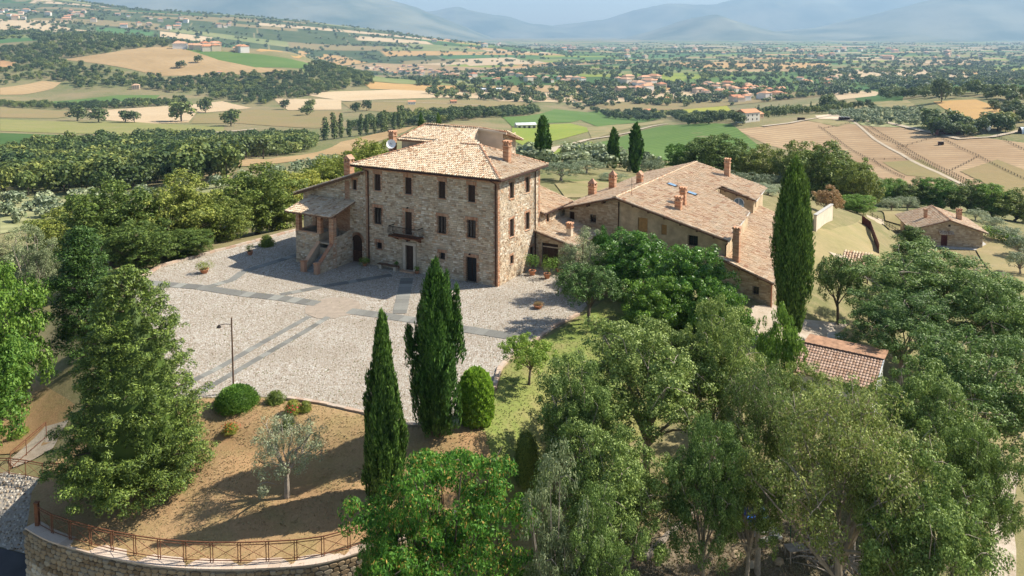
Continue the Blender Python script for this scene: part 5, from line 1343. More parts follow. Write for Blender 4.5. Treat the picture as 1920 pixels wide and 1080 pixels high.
# round clipped bush, hedge column
def mk_bush(key, R, Hh, nl, ls, m, seed, align=None, cone=False, lump=.05):
    g = np.random.default_rng(seed); pf = []
    for i in range(160):
        z = ((i + .5) / 160); a = i * 2.39996
        r = (math.sqrt(max(0, 1 - z * z)) if not cone else float(np.interp(z, [0, .1, .55, .85, 1], [.8, .95, 1, .8, .3]))) * (1 + g.uniform(-lump, lump))
        pf.append((R * .88 * r * math.cos(a), R * .88 * r * math.sin(a), z * Hh * .93, R * .17, 1))
    hull = inner_hull([(R * (math.sqrt(max(0, 1 - z * z)) if not cone else float(np.interp(z, [0, .1, .55, .85, 1], [.8, .95, 1, .8, .3]))) * .8, z * Hh * .9) for z in (0, .3, .6, .85, .98)])
    lib(key, crown_mesh('crown', nl, pf, ls, seed, m, hull, aspect=.4, align=align), MB().tube([(0, 0, -.4), (0, 0, .4)], .06, 5).mesh('trunk', M['bark']), Hh, R)
mk_bush('ball', 1.35, 1.5, 9000, .14, 'l_green', 31, .8); mk_bush('column', 1.1, 3.6, 16000, .2, 'l_bright', 33, 1.0, True); mk_bush('dark_column', .75, 2.2, 7000, .09, 'l_oak', 35, None, True)
mk_bush('scrub', 1.0, 1.1, 1500, .16, 'l_gold', 36, None, lump=.3)

NEARZ = []
def zground(x, y):
    if in_poly([x], [y], garden)[0]: return float(HG(np.array([x]), np.array([y]))[0])
    return h1(x, y)
def tree(key, px, D, top, wpx, label, cat='tree', group=None, name='tree', rot=None, zb=None):
    cr, tr, Hh, R = LIB[key]
    x, y, zt_ = PD(px, top, D); z = zground(x, y) if zb is None else zb
    o = thing(name, (x, y, z), label, cat, group)
    s = wpx * D / 1500 / 2 / (R * (1.3 if key[:3] == 'cyp' else 1.06)); sz = max(.25, (zt_ - z) / Hh)
    a = rnd.uniform(0, 6.28) if rot is None else rot
    for nm, me in (('crown', cr), ('trunk', tr)):
        c = link(nm, me, o); c.scale = (s, s, sz); c.rotation_euler.z = a
    return o
T = [
 ('cedar', 238, 41, 488, 342, 'largest dense conifer standing on the lawn corner above the railing', 'tree', None, 'conifer_tree'),
 ('pine', 150, 56, 425, 170, 'tall lumpy dark conifer behind the biggest conifer', 'tree', None, 'conifer_tree'),
 ('leafy_a', -10, 52, 495, 185, 'bright green leafy tree cut by the left edge above bare ground', 'tree', None, 'broadleaf_tree'),
 ('leafy_a', -60, 47, 610, 200, 'lower bright green tree at the far left edge above bare ground', 'tree', None, 'broadleaf_tree'),
 ('silver', 62, 72, 432, 100, 'silvery olive tree at the left behind the conifers', 'tree', None, 'olive_tree'),
 ('oak_a', 205, 82, 342, 200, 'wide holm oak at the left end of the row behind the courtyard', 'tree', 'holm oaks behind the courtyard', 'holm_oak'),
 ('oak_b', 318, 86, 334, 165, 'tall holm oak second from the left behind the courtyard', 'tree', 'holm oaks behind the courtyard', 'holm_oak'),
 ('oak_a', 408, 88, 368, 130, 'shorter holm oak right above the courtyard planter', 'tree', 'holm oaks behind the courtyard', 'holm_oak'),
 ('oak_b', 478, 96, 314, 170, 'tallest holm oak just left of the loggia', 'tree', 'holm oaks behind the courtyard', 'holm_oak'),
 ('oak_a', 255, 76, 415, 140, 'low holm oak reaching over the left kerb of the courtyard', 'tree', 'holm oaks behind the courtyard', 'holm_oak'),
 ('oak_a', 345, 80, 430, 120, 'low rounded holm oak at the kerb left of the planter', 'tree', 'holm oaks behind the courtyard', 'holm_oak'),
 ('oak_b', 530, 97, 370, 90, 'holm oak touching the left roof edge of the loggia', 'tree', 'holm oaks behind the courtyard', 'holm_oak'),
 ('oak_a', 112, 92, 392, 150, 'holm oak furthest left behind the lumpy conifer', 'tree', 'holm oaks behind the courtyard', 'holm_oak'),
 ('silver', 14, 96, 440, 110, 'silvery olive at the left edge above the bright tree', 'tree', None, 'olive_tree'),
 ('oak_b', 52, 80, 466, 120, 'dark oak at the left edge between olive and bright tree', 'tree', None, 'oak_tree'),
 ('gold_a', 560, 112, 318, 150, 'golden green tree behind the lean-to wing roof', 'tree', None, 'broadleaf_tree'),
 ('gold_a', 625, 118, 290, 150, 'golden green tree behind the gabled chimney of the wing', 'tree', None, 'broadleaf_tree'),
 ('gold_a', 692, 128, 258, 130, 'golden green tree rising left of the white satellite dish', 'tree', None, 'broadleaf_tree'),
 ('gold_a', 500, 118, 330, 120, 'golden green tree at the left end of the golden group', 'tree', None, 'broadleaf_tree'),
 ('cyp_a', 716, 39.9, 586, 97, 'slim front cypress left of the pair in the garden', 'tree', None, 'cypress_tree'),
 ('cyp_b', 816, 43.6, 488, 104, 'broad tall cypress right of the pair in front of the villa', 'tree', None, 'cypress_tree', 0.15),
 ('cyp_c', 1492, 63, 298, 92, 'tallest thick cypress at the right end of the farmhouse', 'tree', None, 'cypress_tree'),
 ('cyp_far', 1018, 150, 217, 36, 'lone cypress behind the villa right of its chimney', 'tree', None, 'cypress_tree'),
 ('cyp_far', 1151, 165, 239, 27, 'shorter of the two cypresses behind the farmhouse roof', 'tree', None, 'cypress_tree'),
 ('cyp_far', 1193, 158, 230, 33, 'taller of the two cypresses behind the farmhouse roof', 'tree', None, 'cypress_tree'),
 ('cyp_far', 789, 230, 212, 15, 'small cypress tip just above the villa ridge at left', 'tree', None, 'cypress_tree'),
 ('cyp_far', 822, 235, 213, 16, 'small cypress tip just above the villa ridge at right', 'tree', None, 'cypress_tree'),
 ('column', 892, 45.0, 688, 74, 'bright green clipped conifer column right of the broad cypress', 'bush', None, 'clipped_column'),
 ('dark_column', 987, 42.5, 806, 50, 'small dark clipped bush on the dry lawn', 'bush', None, 'clipped_bush'),
 ('ball', 443, 46.9, 726, 92, 'round clipped green bush at the foot of the lamp post', 'bush', None, 'clipped_bush'),
 ('olive_a', 535, 40.2, 786, 180, 'sparse olive tree on the dry lawn above the railing', 'tree', None, 'olive_tree'),
 ('small_a', 992, 50.3, 632, 112, 'small fruit tree on the grass by the courtyard corner', 'tree', None, 'fruit_tree'),
 ('lawn_tree', 1104, 60.5, 495, 132, 'leafy tree on the green lawn in front of the garage', 'tree', None, 'fruit_tree'),
 ('silver', 1092, 67, 438, 104, 'silvery grey bush beside the potted plants', 'bush', None, 'silver_bush'),
 ('laurel', 1195, 67, 434, 175, 'tall laurel at the left of the glossy green mass by the farmhouse', 'bush', 'laurels before the farmhouse', 'laurel_bush'),
 ('laurel', 1290, 63, 462, 190, 'broad laurel at the middle of the glossy green mass', 'bush', 'laurels before the farmhouse', 'laurel_bush'),
 ('laurel', 1345, 58, 530, 140, 'lowest laurel at the right of the glossy green mass', 'bush', 'laurels before the farmhouse', 'laurel_bush'),
 ('laurel', 1235, 60, 520, 150, 'laurel bulging forward over the green lawn', 'bush', 'laurels before the farmhouse', 'laurel_bush'),
 ('laurel', 1130, 71, 428, 60, 'narrow laurel behind the silvery bush', 'bush', 'laurels before the farmhouse', 'laurel_bush'),
 ('acacia', 830, 33, 798, 385, 'spreading acacia with orange seed clusters in the lower middle', 'tree', None, 'acacia_tree'),
 ('acacia', 735, 31, 905, 190, 'lower acacia boughs hanging over the railing end', 'tree', None, 'acacia_tree'),
 ('silver', 1040, 32, 868, 165, 'silvery shrubby tree right of the acacia', 'tree', None, 'silver_tree'),
 ('elm_a', 1215, 44, 600, 330, 'large grey green tree left of the farmhouse pathway', 'tree', 'big grey green trees below the farmhouse', 'elm_tree'),
 ('elm_b', 1090, 41, 690, 190, 'grey green tree at the left end overhanging the dry lawn', 'tree', 'big grey green trees below the farmhouse', 'elm_tree'),
 ('elm_b', 1345, 45, 582, 190, 'grey green tree in front of the farmhouse right wall', 'tree', 'big grey green trees below the farmhouse', 'elm_tree'),
 ('elm_a', 1150, 37, 800, 270, 'shaded grey green tree behind the silvery shrub', 'tree', 'big grey green trees below the farmhouse', 'elm_tree'),
 ('elm_y', 1590, 36, 716, 370, 'drooping yellow green tree with bare pale twigs', 'tree', None, 'drooping_tree'),
 ('elm_y', 1430, 41, 680, 215, 'yellow green tree left of the red tiled shed', 'tree', None, 'drooping_tree'),
 ('elm_b', 1325, 37, 805, 175, 'grey green tree hanging above the fallen log', 'tree', 'big grey green trees below the farmhouse', 'elm_tree'),
 ('elm_b', 1405, 38.5, 835, 170, 'low grey green tree half hiding the blue tub', 'tree', 'big grey green trees below the farmhouse', 'elm_tree'),
 ('elm_b', 1520, 47, 702, 150, 'grey green tree top just below the shed roof edge', 'tree', 'big grey green trees below the farmhouse', 'elm_tree'),
 ('elm_a', 1755, 66, 470, 330, 'big green tree just below the stone cottage', 'tree', 'big trees right of the shed', 'elm_tree'),
 ('elm_b', 1690, 60, 560, 230, 'green tree right behind the red tiled shed', 'tree', 'big trees right of the shed', 'elm_tree'),
 ('elm_a', 1880, 60, 520, 250, 'green tree at the right edge below the cottage hedge', 'tree', 'big trees right of the shed', 'elm_tree'),
 ('elm_b', 1820, 48, 640, 300, 'green tree at the right edge level with the shed', 'tree', 'big trees right of the shed', 'elm_tree'),
 ('elm_a', 1730, 42, 690, 260, 'dark green tree in front of the shed white wall', 'tree', 'big trees right of the shed', 'elm_tree'),
 ('elm_b', 1740, 33, 880, 300, 'green tree in the bottom right left of the pale path', 'tree', 'big trees right of the shed', 'elm_tree'),
 ('elm_a', 1830, 39, 790, 180, 'leafy tree above the pale path', 'tree', 'big trees right of the shed', 'elm_tree'),
 ('pine', 1712, 88, 425, 110, 'feathery green conifer tip right of the path fence', 'tree', None, 'conifer_tree'),
 ('small_a', 1462, 50, 592, 90, 'young feathery tree left of the thick cypress trunk', 'tree', None, 'young_tree'),
 ('lawn_tree', 1575, 70, 480, 100, 'olive green bush between thick cypress and tiled shelter', 'bush', None, 'bush'),
 ('elm_b', 1120, 32, 950, 170, 'shaded green undergrowth tree at the bottom above the stone slope', 'tree', None, 'elm_tree'),
 ('oak_a', 1345, 185, 252, 140, 'dark round tree behind the farmhouse ridge end', 'tree', 'dark trees behind the farmhouse', 'oak_tree'),
 ('oak_b', 1425, 180, 275, 100, 'lower dark tree behind the farmhouse tall chimney', 'tree', 'dark trees behind the farmhouse', 'oak_tree'),
 ('leafy_a', 1275, 190, 270, 60, 'small dark tree left of the farmhouse ridge end', 'tree', 'dark trees behind the farmhouse', 'oak_tree'),
 ('oak_a', 1500, 172, 265, 110, 'dark tree left behind the thick cypress tip', 'tree', 'dark trees behind the farmhouse', 'oak_tree'),
 ('oak_b', 1562, 160, 272, 140, 'largest dark tree right behind the thick cypress tip', 'tree', 'dark trees behind the farmhouse', 'oak_tree'),
 ('oak_a', 1608, 152, 305, 90, 'dark tree at the right end above the path', 'tree', 'dark trees behind the farmhouse', 'oak_tree'),
 ('leafy_a', 1608, 136, 365, 70, 'fresh green bush below the dark trees at the path', 'tree', None, 'leafy_bush'),
 ('rust_a', 1555, 117, 352, 54, 'rust coloured dying tree behind the cream garden wall', 'tree', None, 'rusty_tree'),
 ('olive_b', 1052, 122, 303, 92, 'olive tree right of the villa behind the wing', 'tree', 'olives behind the villa', 'olive_tree'),
 ('olive_b', 1100, 138, 300, 70, 'olive tree left of the two cypresses', 'tree', 'olives behind the villa', 'olive_tree'),
 ('olive_b', 1075, 160, 285, 70, 'olive tree furthest back between the cypresses', 'tree', 'olives behind the villa', 'olive_tree'),
 ('olive_b', 1150, 128, 325, 60, 'low olive tree by the barn chimneys', 'tree', 'olives behind the villa', 'olive_tree'),
 ('olive_b', 1222, 150, 300, 50, 'olive tree right of the two cypresses', 'tree', 'olives behind the villa', 'olive_tree'),
]
for i, (px, top, w) in enumerate([(1668, 335, 70), (1715, 338, 80), (1765, 335, 80), (1815, 340, 85), (1862, 345, 80), (1905, 355, 90)]):
    T.append((('leafy_a', 'oak_b')[i % 2], px, 190 - i * 3, top, w, ['leftmost tree of the row behind the cottage', 'second tree from the left in the row behind the cottage', 'tree behind the cottage ridge', 'tree behind the cottage thicker chimney', 'tree right of the cottage roof in the row behind', 'rightmost tree of the row behind the cottage'][i], 'tree', 'row of trees behind the cottage', 'broadleaf_tree'))
for t in T: tree(*t)
# small plants in the beds
for px, py, w, top, lab, k in [(516, 756, 40, 733, 'low yellow green shrub right of the round bush', 'scrub'), (548, 776, 34, 750, 'small rose bush with red blooms by the kerb', 'scrub'), (572, 772, 26, 752, 'smaller rose bush right of its neighbour by the kerb', 'scrub'), (540, 800, 26, 778, 'low dry tuft on the garden lawn near the kerb', 'scrub'),
                             (432, 812, 30, 793, 'little geranium clump with red flowers on the dry lawn', 'scrub'), (40, 815, 40, 803, 'dry grassy tuft on the bare slope at left', 'scrub'), (500, 462, 30, 440, 'small shrub at the kerb near the loggia', 'scrub')]:
    D = G(px, py)[1]; o = tree(k, px, D, top, w, lab, 'shrub', None, 'shrub')
    if 'red' in lab:
        V_, Q = leaf_cloud(60, [(0, 0, .35, .55, .6)], .09, 3, 1.0); f_ = link('flower', fast_mesh('flower', V_, Q, None, [M['l_flower']]), o, kind='stuff')
for i, (px, top, D, w) in enumerate([(1395, 345, 145, 60), (1430, 350, 140, 60), (1465, 345, 150, 60), (1380, 322, 165, 55), (1425, 325, 165, 60), (1470, 325, 168, 60), (1440, 375, 122, 60), (1415, 368, 128, 50), (1350, 318, 172, 40), (1500, 335, 160, 50)]):
    tree('olive_b', px, D, top, w, 'pale olive tree of the small grove behind the farmhouse', 'tree', 'olive grove behind the farmhouse', 'olive_tree')
for i, (px, top, D, w) in enumerate([(1672, 372, 165, 45), (1702, 368, 168, 45), (1860, 405, 150, 50), (1890, 425, 140, 55), (1915, 440, 130, 55), (1830, 392, 160, 45), (1915, 470, 118, 60)]):
    tree('olive_b', px, D, top, w, 'pale olive bush in the belt round the cottage lawn', 'tree', 'olive bushes round the cottage', 'olive_tree')
# hedges near the cottage
def hedge(pts, w, h_, label, m='l_laurel'):
    P_ = [Vector((p[0], p[1], h1(*p[:2]))) for p in pts]; o0 = P_[0]; pf = []
    for a, b in zip(P_, P_[1:]):
        n = max(2, int((b - a).length / .5))
        for i in range(n):
            c = a.lerp(b, (i + .5) / n) - o0; d = (b - a).normalized(); s = Vector((-d.y, d.x, 0))
            for e_ in (-.3, .3):
                for zz in (.25, .6, .85): pf.append((*(c + s * e_ * w + Vector((0, 0, zz * h_))), .42, .8))
    V_, Q = cloud(len(pf) * 26, pf, .3, len(pf), aspect=.5, shell=.3)
    me = fast_mesh('hedge', V_, Q, None, [M[m]]); o = link('hedge', me); o.location = o0
    return tag(o, label, 'hedge')
hedge([G(1645, 387), G(1690, 390)], 1.4, 2.2, 'clipped hedge left of the cottage nearest the path')
hedge([G(1655, 372), G(1720, 385), G(1765, 392)], 1.4, 2.2, 'dark clipped hedge behind the cottage lawn')
hedge([cloc(3.5, 10), cloc(8, 0), cloc(14, -8)], 1.6, 2.0, 'clipped hedge running down right of the cottage')
# ---------------- fields ----------------
def fieldmat(name, a, b, stripe=None, sc=.02, dark=.75):
    m, nt, bs = mat(name)
    f = ramp(nt, noise(nt, sc, 5, .6), [(.35, (0, 0, 0)), (.65, (1, 1, 1))]); col = mix(nt, f, a, b)
    col = mix(nt, .6, col, ramp(nt, noise(nt, sc * 18, 4, .7), [(.3, (.42, .42, .42)), (.7, (.58, .58, .58))]), 'OVERLAY')
    if stripe:
        ang, per = stripe; tc = nd(nt, 'ShaderNodeTexCoord'); mp = nd(nt, 'ShaderNodeMapping'); mp.inputs['Rotation'].default_value = (0, 0, math.radians(ang))
        nt.links.new(tc.outputs['Object'], mp.inputs[0]); w = nd(nt, 'ShaderNodeTexWave'); w.inputs['Scale'].default_value = 1 / per * .31; w.inputs['Distortion'].default_value = .6
        w.inputs['Detail'].default_value = 2; nt.links.new(mp.outputs[0], w.inputs[0])
        col = mix(nt, ramp(nt, w.outputs['Fac'], [(.2, (0, 0, 0)), (.8, (.55, .55, .55))]), col, tuple(c * dark for c in a))
    nt.links.new(col, bs.inputs['Base Color']); bs.inputs['Roughness'].default_value = 1; bs.inputs['Specular IOR Level'].default_value = .05
    return m
FM = {'tan': fieldmat('stubble', (.46, .32, .17), (.34, .23, .11), (30, 11), .008, .65), 'pale': fieldmat('pale_stubble', (.56, .43, .27), (.50, .36, .21), (60, 12), .01, .75),
      'brown': fieldmat('dull_brown_field', (.27, .20, .10), (.24, .20, .09), None, .02), 'green': fieldmat('green_crop', (.10, .17, .045), (.14, .20, .06), (50, 7), .015, .8),
      'dgreen': fieldmat('dark_green_crop', (.06, .12, .035), (.09, .15, .045), (78, 5), .02, .7), 'ygreen': fieldmat('yellow_green_field', (.27, .29, .06), (.19, .26, .05), (20, 8), .015, .85),
      'yellow': fieldmat('sunflower_field', (.36, .33, .06), (.27, .30, .05), (35, 8), .015, .85), 'vine': fieldmat('vine_rows', (.30, .27, .11), (.24, .25, .08), (80, 4), .03, .5),
      'ochre': fieldmat('ochre_field', (.48, .30, .12), (.42, .26, .11), None, .02), 'orange': fieldmat('rust_stubble', (.52, .31, .15), (.46, .26, .12), (55, 7), .02, .8),
      'sand': fieldmat('sand', (.60, .47, .33), (.64, .51, .37), None, .05), 'paddock': fieldmat('dry_paddock', (.45, .32, .19), (.32, .21, .12), (-35, 7), .02, .55),
      'olive': fieldmat('olive_ground', (.27, .28, .13), (.36, .34, .18), (25, 6), .05, .7), 'grass': fieldmat('rough_grass', (.21, .20, .085), (.33, .26, .14), None, .08),
      'scrub': fieldmat('scrubby_hillside', (.055, .085, .03), (.10, .12, .05), None, .01), 'plain': fieldmat('valley_ground', (.16, .20, .07), (.26, .25, .11), None, .004), 'bluegreen': fieldmat('maize', (.07, .15, .05), (.10, .18, .06), None, .01)}
def field(px, kind, off=None, name='field'):
    w = [G(*p)[:2] for p in px]; D = sum(p[1] for p in w) / len(w)
    ext = max(max(p[0] for p in w) - min(p[0] for p in w), max(p[1] for p in w) - min(p[1] for p in w))
    return sheet(name, w, max(ext / 22, 2.0), (off if off is not None else .12 + D * .00025), FM[kind])
FL_ = [
 ([(115, 113), (200, 100), (320, 87), (372, 100), (410, 113), (470, 125), (560, 135), (430, 141), (300, 143), (235, 128)], 'tan'), ([(325, 88), (400, 96), (470, 101), (590, 122), (604, 133), (480, 127), (410, 113), (372, 100)], 'green'),
 ([(480, 96), (560, 95), (640, 105), (690, 118), (640, 124), (560, 110)], 'ochre'), ([(165, 208), (363, 196), (417, 190), (473, 203), (367, 213), (353, 230), (290, 232), (200, 226)], 'pale'),
 ([(0, 201), (130, 209), (160, 212), (108, 222), (0, 221)], 'brown'), ([(513, 185), (640, 187), (640, 206), (540, 207)], 'pale'), ([(369, 215), (480, 206), (640, 209), (640, 235), (590, 241), (440, 231), (357, 232)], 'brown'),
 ([(0, 224), (240, 229), (420, 238), (420, 248), (250, 252), (0, 246)], 'vine'), ([(0, 250), (230, 255), (200, 262), (60, 270), (0, 277)], 'dgreen'), ([(60, 277), (200, 266), (320, 260), (300, 268), (120, 280)], 'green'),
 ([(95, 191), (220, 179), (300, 179), (290, 188), (100, 196)], 'green'), ([(0, 165), (80, 152), (115, 155), (100, 166), (40, 178), (0, 178)], 'tan'), ([(0, 112), (30, 118), (20, 126), (0, 126)], 'orange'),
 ([(412, 296), (500, 300), (640, 266), (700, 252), (780, 236), (760, 247), (700, 268), (600, 300), (480, 312), (425, 313)], 'tan'),
 ([(560, 176), (700, 170), (860, 163), (1010, 178), (1000, 190), (860, 183), (650, 190)], 'pale'), ([(640, 192), (850, 187), (1000, 193), (960, 207), (800, 213), (660, 206)], 'brown'),
 ([(940, 220), (1040, 205), (1110, 212), (1070, 230), (960, 238)], 'green'), ([(960, 240), (1070, 232), (1120, 243), (1050, 262), (985, 275), (960, 262)], 'ygreen'), ([(1000, 285), (1110, 266), (1120, 290), (1060, 300), (1000, 298)], 'ygreen'),
 ([(1130, 186), (1200, 176), (1262, 176), (1360, 195), (1372, 208), (1240, 214), (1180, 206)], 'yellow'), ([(1280, 179), (1330, 176), (1332, 187), (1282, 189)], 'orange'), ([(1075, 215), (1130, 205), (1180, 212), (1240, 222), (1180, 232), (1120, 238)], 'green'),
 ([(1120, 305), (1112, 270), (1180, 252), (1252, 235), (1370, 233), (1425, 275), (1400, 302), (1290, 312)], 'green'), ([(1100, 240), (1240, 226), (1250, 230), (1110, 262)], 'grass'),
 ([(1750, 191), (1830, 187), (1912, 214), (1900, 228), (1850, 232), (1785, 214)], 'ochre'), ([(1500, 131), (1790, 130), (1842, 149), (1700, 150), (1560, 142)], 'pale'),
 ([(1572, 143), (1700, 152), (1920, 152), (1920, 166), (1800, 174), (1620, 165)], 'dgreen'), ([(1562, 171), (1660, 160), (1642, 180), (1572, 188)], 'pale'), ([(1680, 160), (1790, 160), (1742, 173), (1690, 171)], 'tan'),
 ([(1602, 181), (1700, 174), (1692, 190), (1612, 193)], 'dgreen'), ([(1280, 150), (1420, 140), (1560, 143), (1600, 157), (1460, 166), (1300, 166)], 'green'), ([(0, 38), (100, 45), (160, 60), (60, 63), (0, 56)], 'pale'),
 ([(180, 51), (290, 60), (280, 68), (180, 63)], 'bluegreen'), ([(300, 59), (400, 71), (380, 79), (300, 69)], 'pale'), ([(0, 440), (60, 428), (132, 420), (240, 398), (330, 380), (450, 355), (560, 330), (640, 318), (640, 300), (480, 332), (330, 358), (130, 374), (0, 370)], 'olive'),
 ([(1545, 212), (1650, 204), (1745, 206), (1735, 240), (1640, 238), (1590, 232)], 'olive'), ([(640, 125), (700, 118), (820, 122), (980, 128), (900, 135), (720, 135)], 'tan'), ([(860, 112), (960, 108), (1010, 120), (880, 124)], 'pale'), ([(1260, 118), (1420, 114), (1560, 120), (1540, 130), (1300, 128)], 'ochre'),
 ([(1330, 168), (1400, 165), (1420, 176), (1350, 180)], 'tan'), ([(1640, 186), (1700, 188), (1720, 200), (1560, 208), (1480, 200), (1560, 190)], 'grass')]
for i, (p, k) in enumerate(FL_): field(p, k)
pad = [(1380, 243), (1440, 236), (1520, 226), (1560, 232), (1610, 226), (1760, 248), (1920, 268), (2050, 290), (2050, 400), (1920, 388), (1880, 374), (1700, 352), (1640, 330), (1560, 300), (1440, 272)]
field(pad, 'paddock', .12)
field([(1570, 238), (1600, 230), (1600, 222), (1525, 215), (1510, 226)], 'grass', .3); field([(1527, 218), (1575, 213), (1598, 217), (1580, 224), (1535, 224)], 'sand', .5, 'riding_arena')
field([(1655, 305), (1730, 300), (1800, 340), (1700, 330)], 'brown', .3); field([(1800, 322), (1870, 300), (1950, 330), (1930, 372), (1880, 362)], 'brown', .3)
field([(1480, 430), (1560, 433), (1612, 414), (1630, 432), (1650, 480), (1640, 520), (1540, 525), (1480, 510)], 'grass', .12, 'walled_lawn'); field([(1645, 395), (1690, 398), (1695, 425), (1660, 415)], 'grass', .2, 'cottage_lawn'); field([(1830, 470), (1870, 450), (1960, 520), (1960, 600), (1900, 560)], 'grass', .2, 'cottage_lawn')
field([(1040, 345), (1100, 340), (1160, 345), (1130, 372), (1060, 372)], 'grass', .12, 'rear_lawn')
M['road'] = fieldmat('pale_road', (.42, .34, .24), (.48, .40, .30), None, .1)
def proad(px, w, off=.5, name='road'):
    path = [G(*p)[:2] for p in px]; D = sum(p[1] for p in path) / len(path)
    return road(name, path, w, max(1.5, D / 60), off, M['road'])
proad([(0, 279), (60, 276), (130, 268), (200, 262), (320, 256), (400, 250), (480, 243)], 5, .9); proad([(980, 290), (1040, 278), (1100, 263), (1180, 250), (1250, 233)], 5, .6)
proad([(640, 190), (760, 192), (900, 198)], 4, .9, 'track'); proad([(1660, 205), (1600, 212), (1480, 232), (1430, 238)], 3.5, .7, 'track'); proad([(1560, 225), (1660, 230), (1800, 262), (1860, 258), (1915, 246)], 4, .6, 'track')
proad([(1590, 222), (1640, 262), (1690, 290), (1760, 325), (1830, 360), (1870, 378)], 1.8, .35, 'paddock_track')
proad([(1640, 410), (1660, 425), (1690, 440), (1730, 470)], 3.0, .22, 'garden_path'); proad([(1560, 480), (1600, 492), (1640, 505)], 1.2, .2, 'garden_path')
M['road2'] = M['road']; M['road'] = M['earth']; proad([(1880, 1100), (1882, 1020), (1875, 960), (1890, 880)], 1.3, .1, 'footpath'); M['road'] = M['road2']
sheet('gravel_yard', [G(*p)[:2] for p in ((1410, 575), (1450, 572), (1500, 600), (1590, 610), (1560, 640), (1480, 640), (1400, 640))], 1.0, .08, M['earth'])
sheet('rocky_slope', [G(*p)[:2] for p in ((1190, 1000), (1330, 930), (1450, 900), (1560, 960), (1640, 1100), (1150, 1100))], 1.2, .06, M['litter'])
slope_poly = [G(*p)[:2] for p in ((1130, 1000), (1250, 900), (1500, 880), (1700, 960), (1700, 1100), (1100, 1100))]
M['litter_b'] = island('fallen_leaves', [(0, (.16, .10, .05)), (.4, (.30, .22, .12)), (.7, (.40, .34, .22)), (1, (.14, .17, .05))], bumps=0)
tufts('leaf_litter', slope_poly, 14000, lambda x, y: H(x, y) + .07, M['litter_b'], 9, (.01, .09))
sheet('bare_bank', [G(*p)[:2] for p in ((-120, 730), (50, 700), (140, 760), (110, 825), (20, 852), (-120, 856))], 1.2, .05, M['lawn'])
# mosaic of fields over the plain
g_ = np.random.default_rng(12); ang = math.radians(18); VV, QQ, MI = [], [], []; keys = ['green', 'bluegreen', 'pale', 'tan', 'ygreen', 'dgreen', 'plain', 'brown', 'dgreen', 'green', 'ochre', 'plain', 'bluegreen', 'plain', 'scrub']
us = [1000.]
y_ = -4000.
while y_ < 11500:
    dy = g_.uniform(90, 200); x_ = -7000.
    while x_ < 9000:
        dx = g_.uniform(160, 480); c_ = []
        for a, b in ((0, 0), (1, 0), (1, 1), (0, 1)):
            u_, v_ = x_ + a * (dx - 8), y_ + b * (dy - 6); c_.append((u_ * math.cos(ang) - v_ * math.sin(ang), u_ * math.sin(ang) + v_ * math.cos(ang)))
        cx_, cy_ = sum(p[0] for p in c_) / 4, sum(p[1] for p in c_) / 4
        if 1250 < cy_ < 10500 and abs(cx_) < cy_ * .9 and not (cx_ < -.16 * cy_ and cy_ < 2000):
            k = int(g_.integers(0, 14))
            if cx_ < -.12 * cy_ and cy_ > 2200: k = int(g_.choice([14, 14, 14, 6, 14, 7, 14, 2, 5]))
            b0 = len(VV); n_ = 4
            for i in range(n_ + 1):
                for j in range(n_ + 1):
                    s_, t_ = i / n_, j / n_
                    VV.append([(c_[0][m] * (1 - s_) + c_[1][m] * s_) * (1 - t_) + (c_[3][m] * (1 - s_) + c_[2][m] * s_) * t_ for m in (0, 1)])
            for i in range(n_):
                for j in range(n_): q = b0 + i * (n_ + 1) + j; QQ.append((q, q + n_ + 1, q + n_ + 2, q + 1)); MI.append(k)
        x_ += dx
    y_ += dy
VV = np.array(VV); VV = np.column_stack([VV, H(VV[:, 0], VV[:, 1]) + .5])
link('valley_fields', fast_mesh('valley_fields', VV, QQ, None, [FM[k] for k in keys], MI), kind='structure')

# ---------------- mountains ----------------
M['mountain'] = fieldmat('wooded_mountain', (.05, .08, .035), (.24, .23, .14), None, .0011)
def mountain(px, D, w0, seed, rough=.12):
    g = np.random.default_rng(seed); nx_, ny_ = 200, 60; V_ = []
    pxs = np.linspace(px[0][0], px[-1][0], nx_); tops = np.interp(pxs, [p[0] for p in px], [p[1] for p in px])
    from mathutils import noise as mn
    for j in range(ny_):
        t = j / (ny_ - 1); Dy = D - w0 + 2 * w0 * t; sh = math.sin(math.pi * t) ** 1.1
        for i in range(nx_):
            X = (pxs[i] - 960) / F * D; zt_ = PD(960, tops[i], D)[2]; hgt = max(0, zt_ + 110)
            nz = mn.fractal(Vector((X / 2000 + seed, Dy / 2000, seed)), 1.0, 2.0, 5)
            rid = 1 - abs(mn.fractal(Vector((X / 1300 + seed, Dy / 3600, 3)), 1.0, 2.0, 4))
            V_.append((X, Dy, -112 + hgt * sh * (1 + rough * (nz + rid - .8) * (1 if t != .5 else .3))))
    return link('mountain_ridge', fast_mesh('mountain_ridge', np.array(V_), grid_faces(ny_, nx_), None, [M['mountain']], smooth=True), kind='structure')
mountain([(-700, 60), (-300, 10), (0, -10), (250, -22), (480, -22), (600, -16), (700, -6), (770, 8), (850, 40), (930, 75)], 14000, 3600, 2)
mountain([(560, 70), (700, 40), (800, 22), (860, 14), (930, 26), (1000, 44), (1100, 58), (1200, 75)], 18000, 2600, 5)
mountain([(850, 75), (980, 50), (1070, 44), (1130, 36), (1200, 16), (1245, 8), (1330, 6), (1420, -3), (1560, -8), (1700, -14), (2000, -14), (2500, 0)], 18500, 2700, 9)
mountain([(1150, 80), (1240, 55), (1290, 38), (1330, 30), (1380, 46), (1440, 60), (1540, 52), (1640, 30), (1740, 2), (1850, -12), (2100, -20), (2700, 20)], 13000, 2500, 14)
mountain([(1420, 92), (1540, 80), (1640, 68), (1700, 64), (1780, 74), (1900, 78), (2100, 70), (2500, 85)], 10500, 1300, 21)

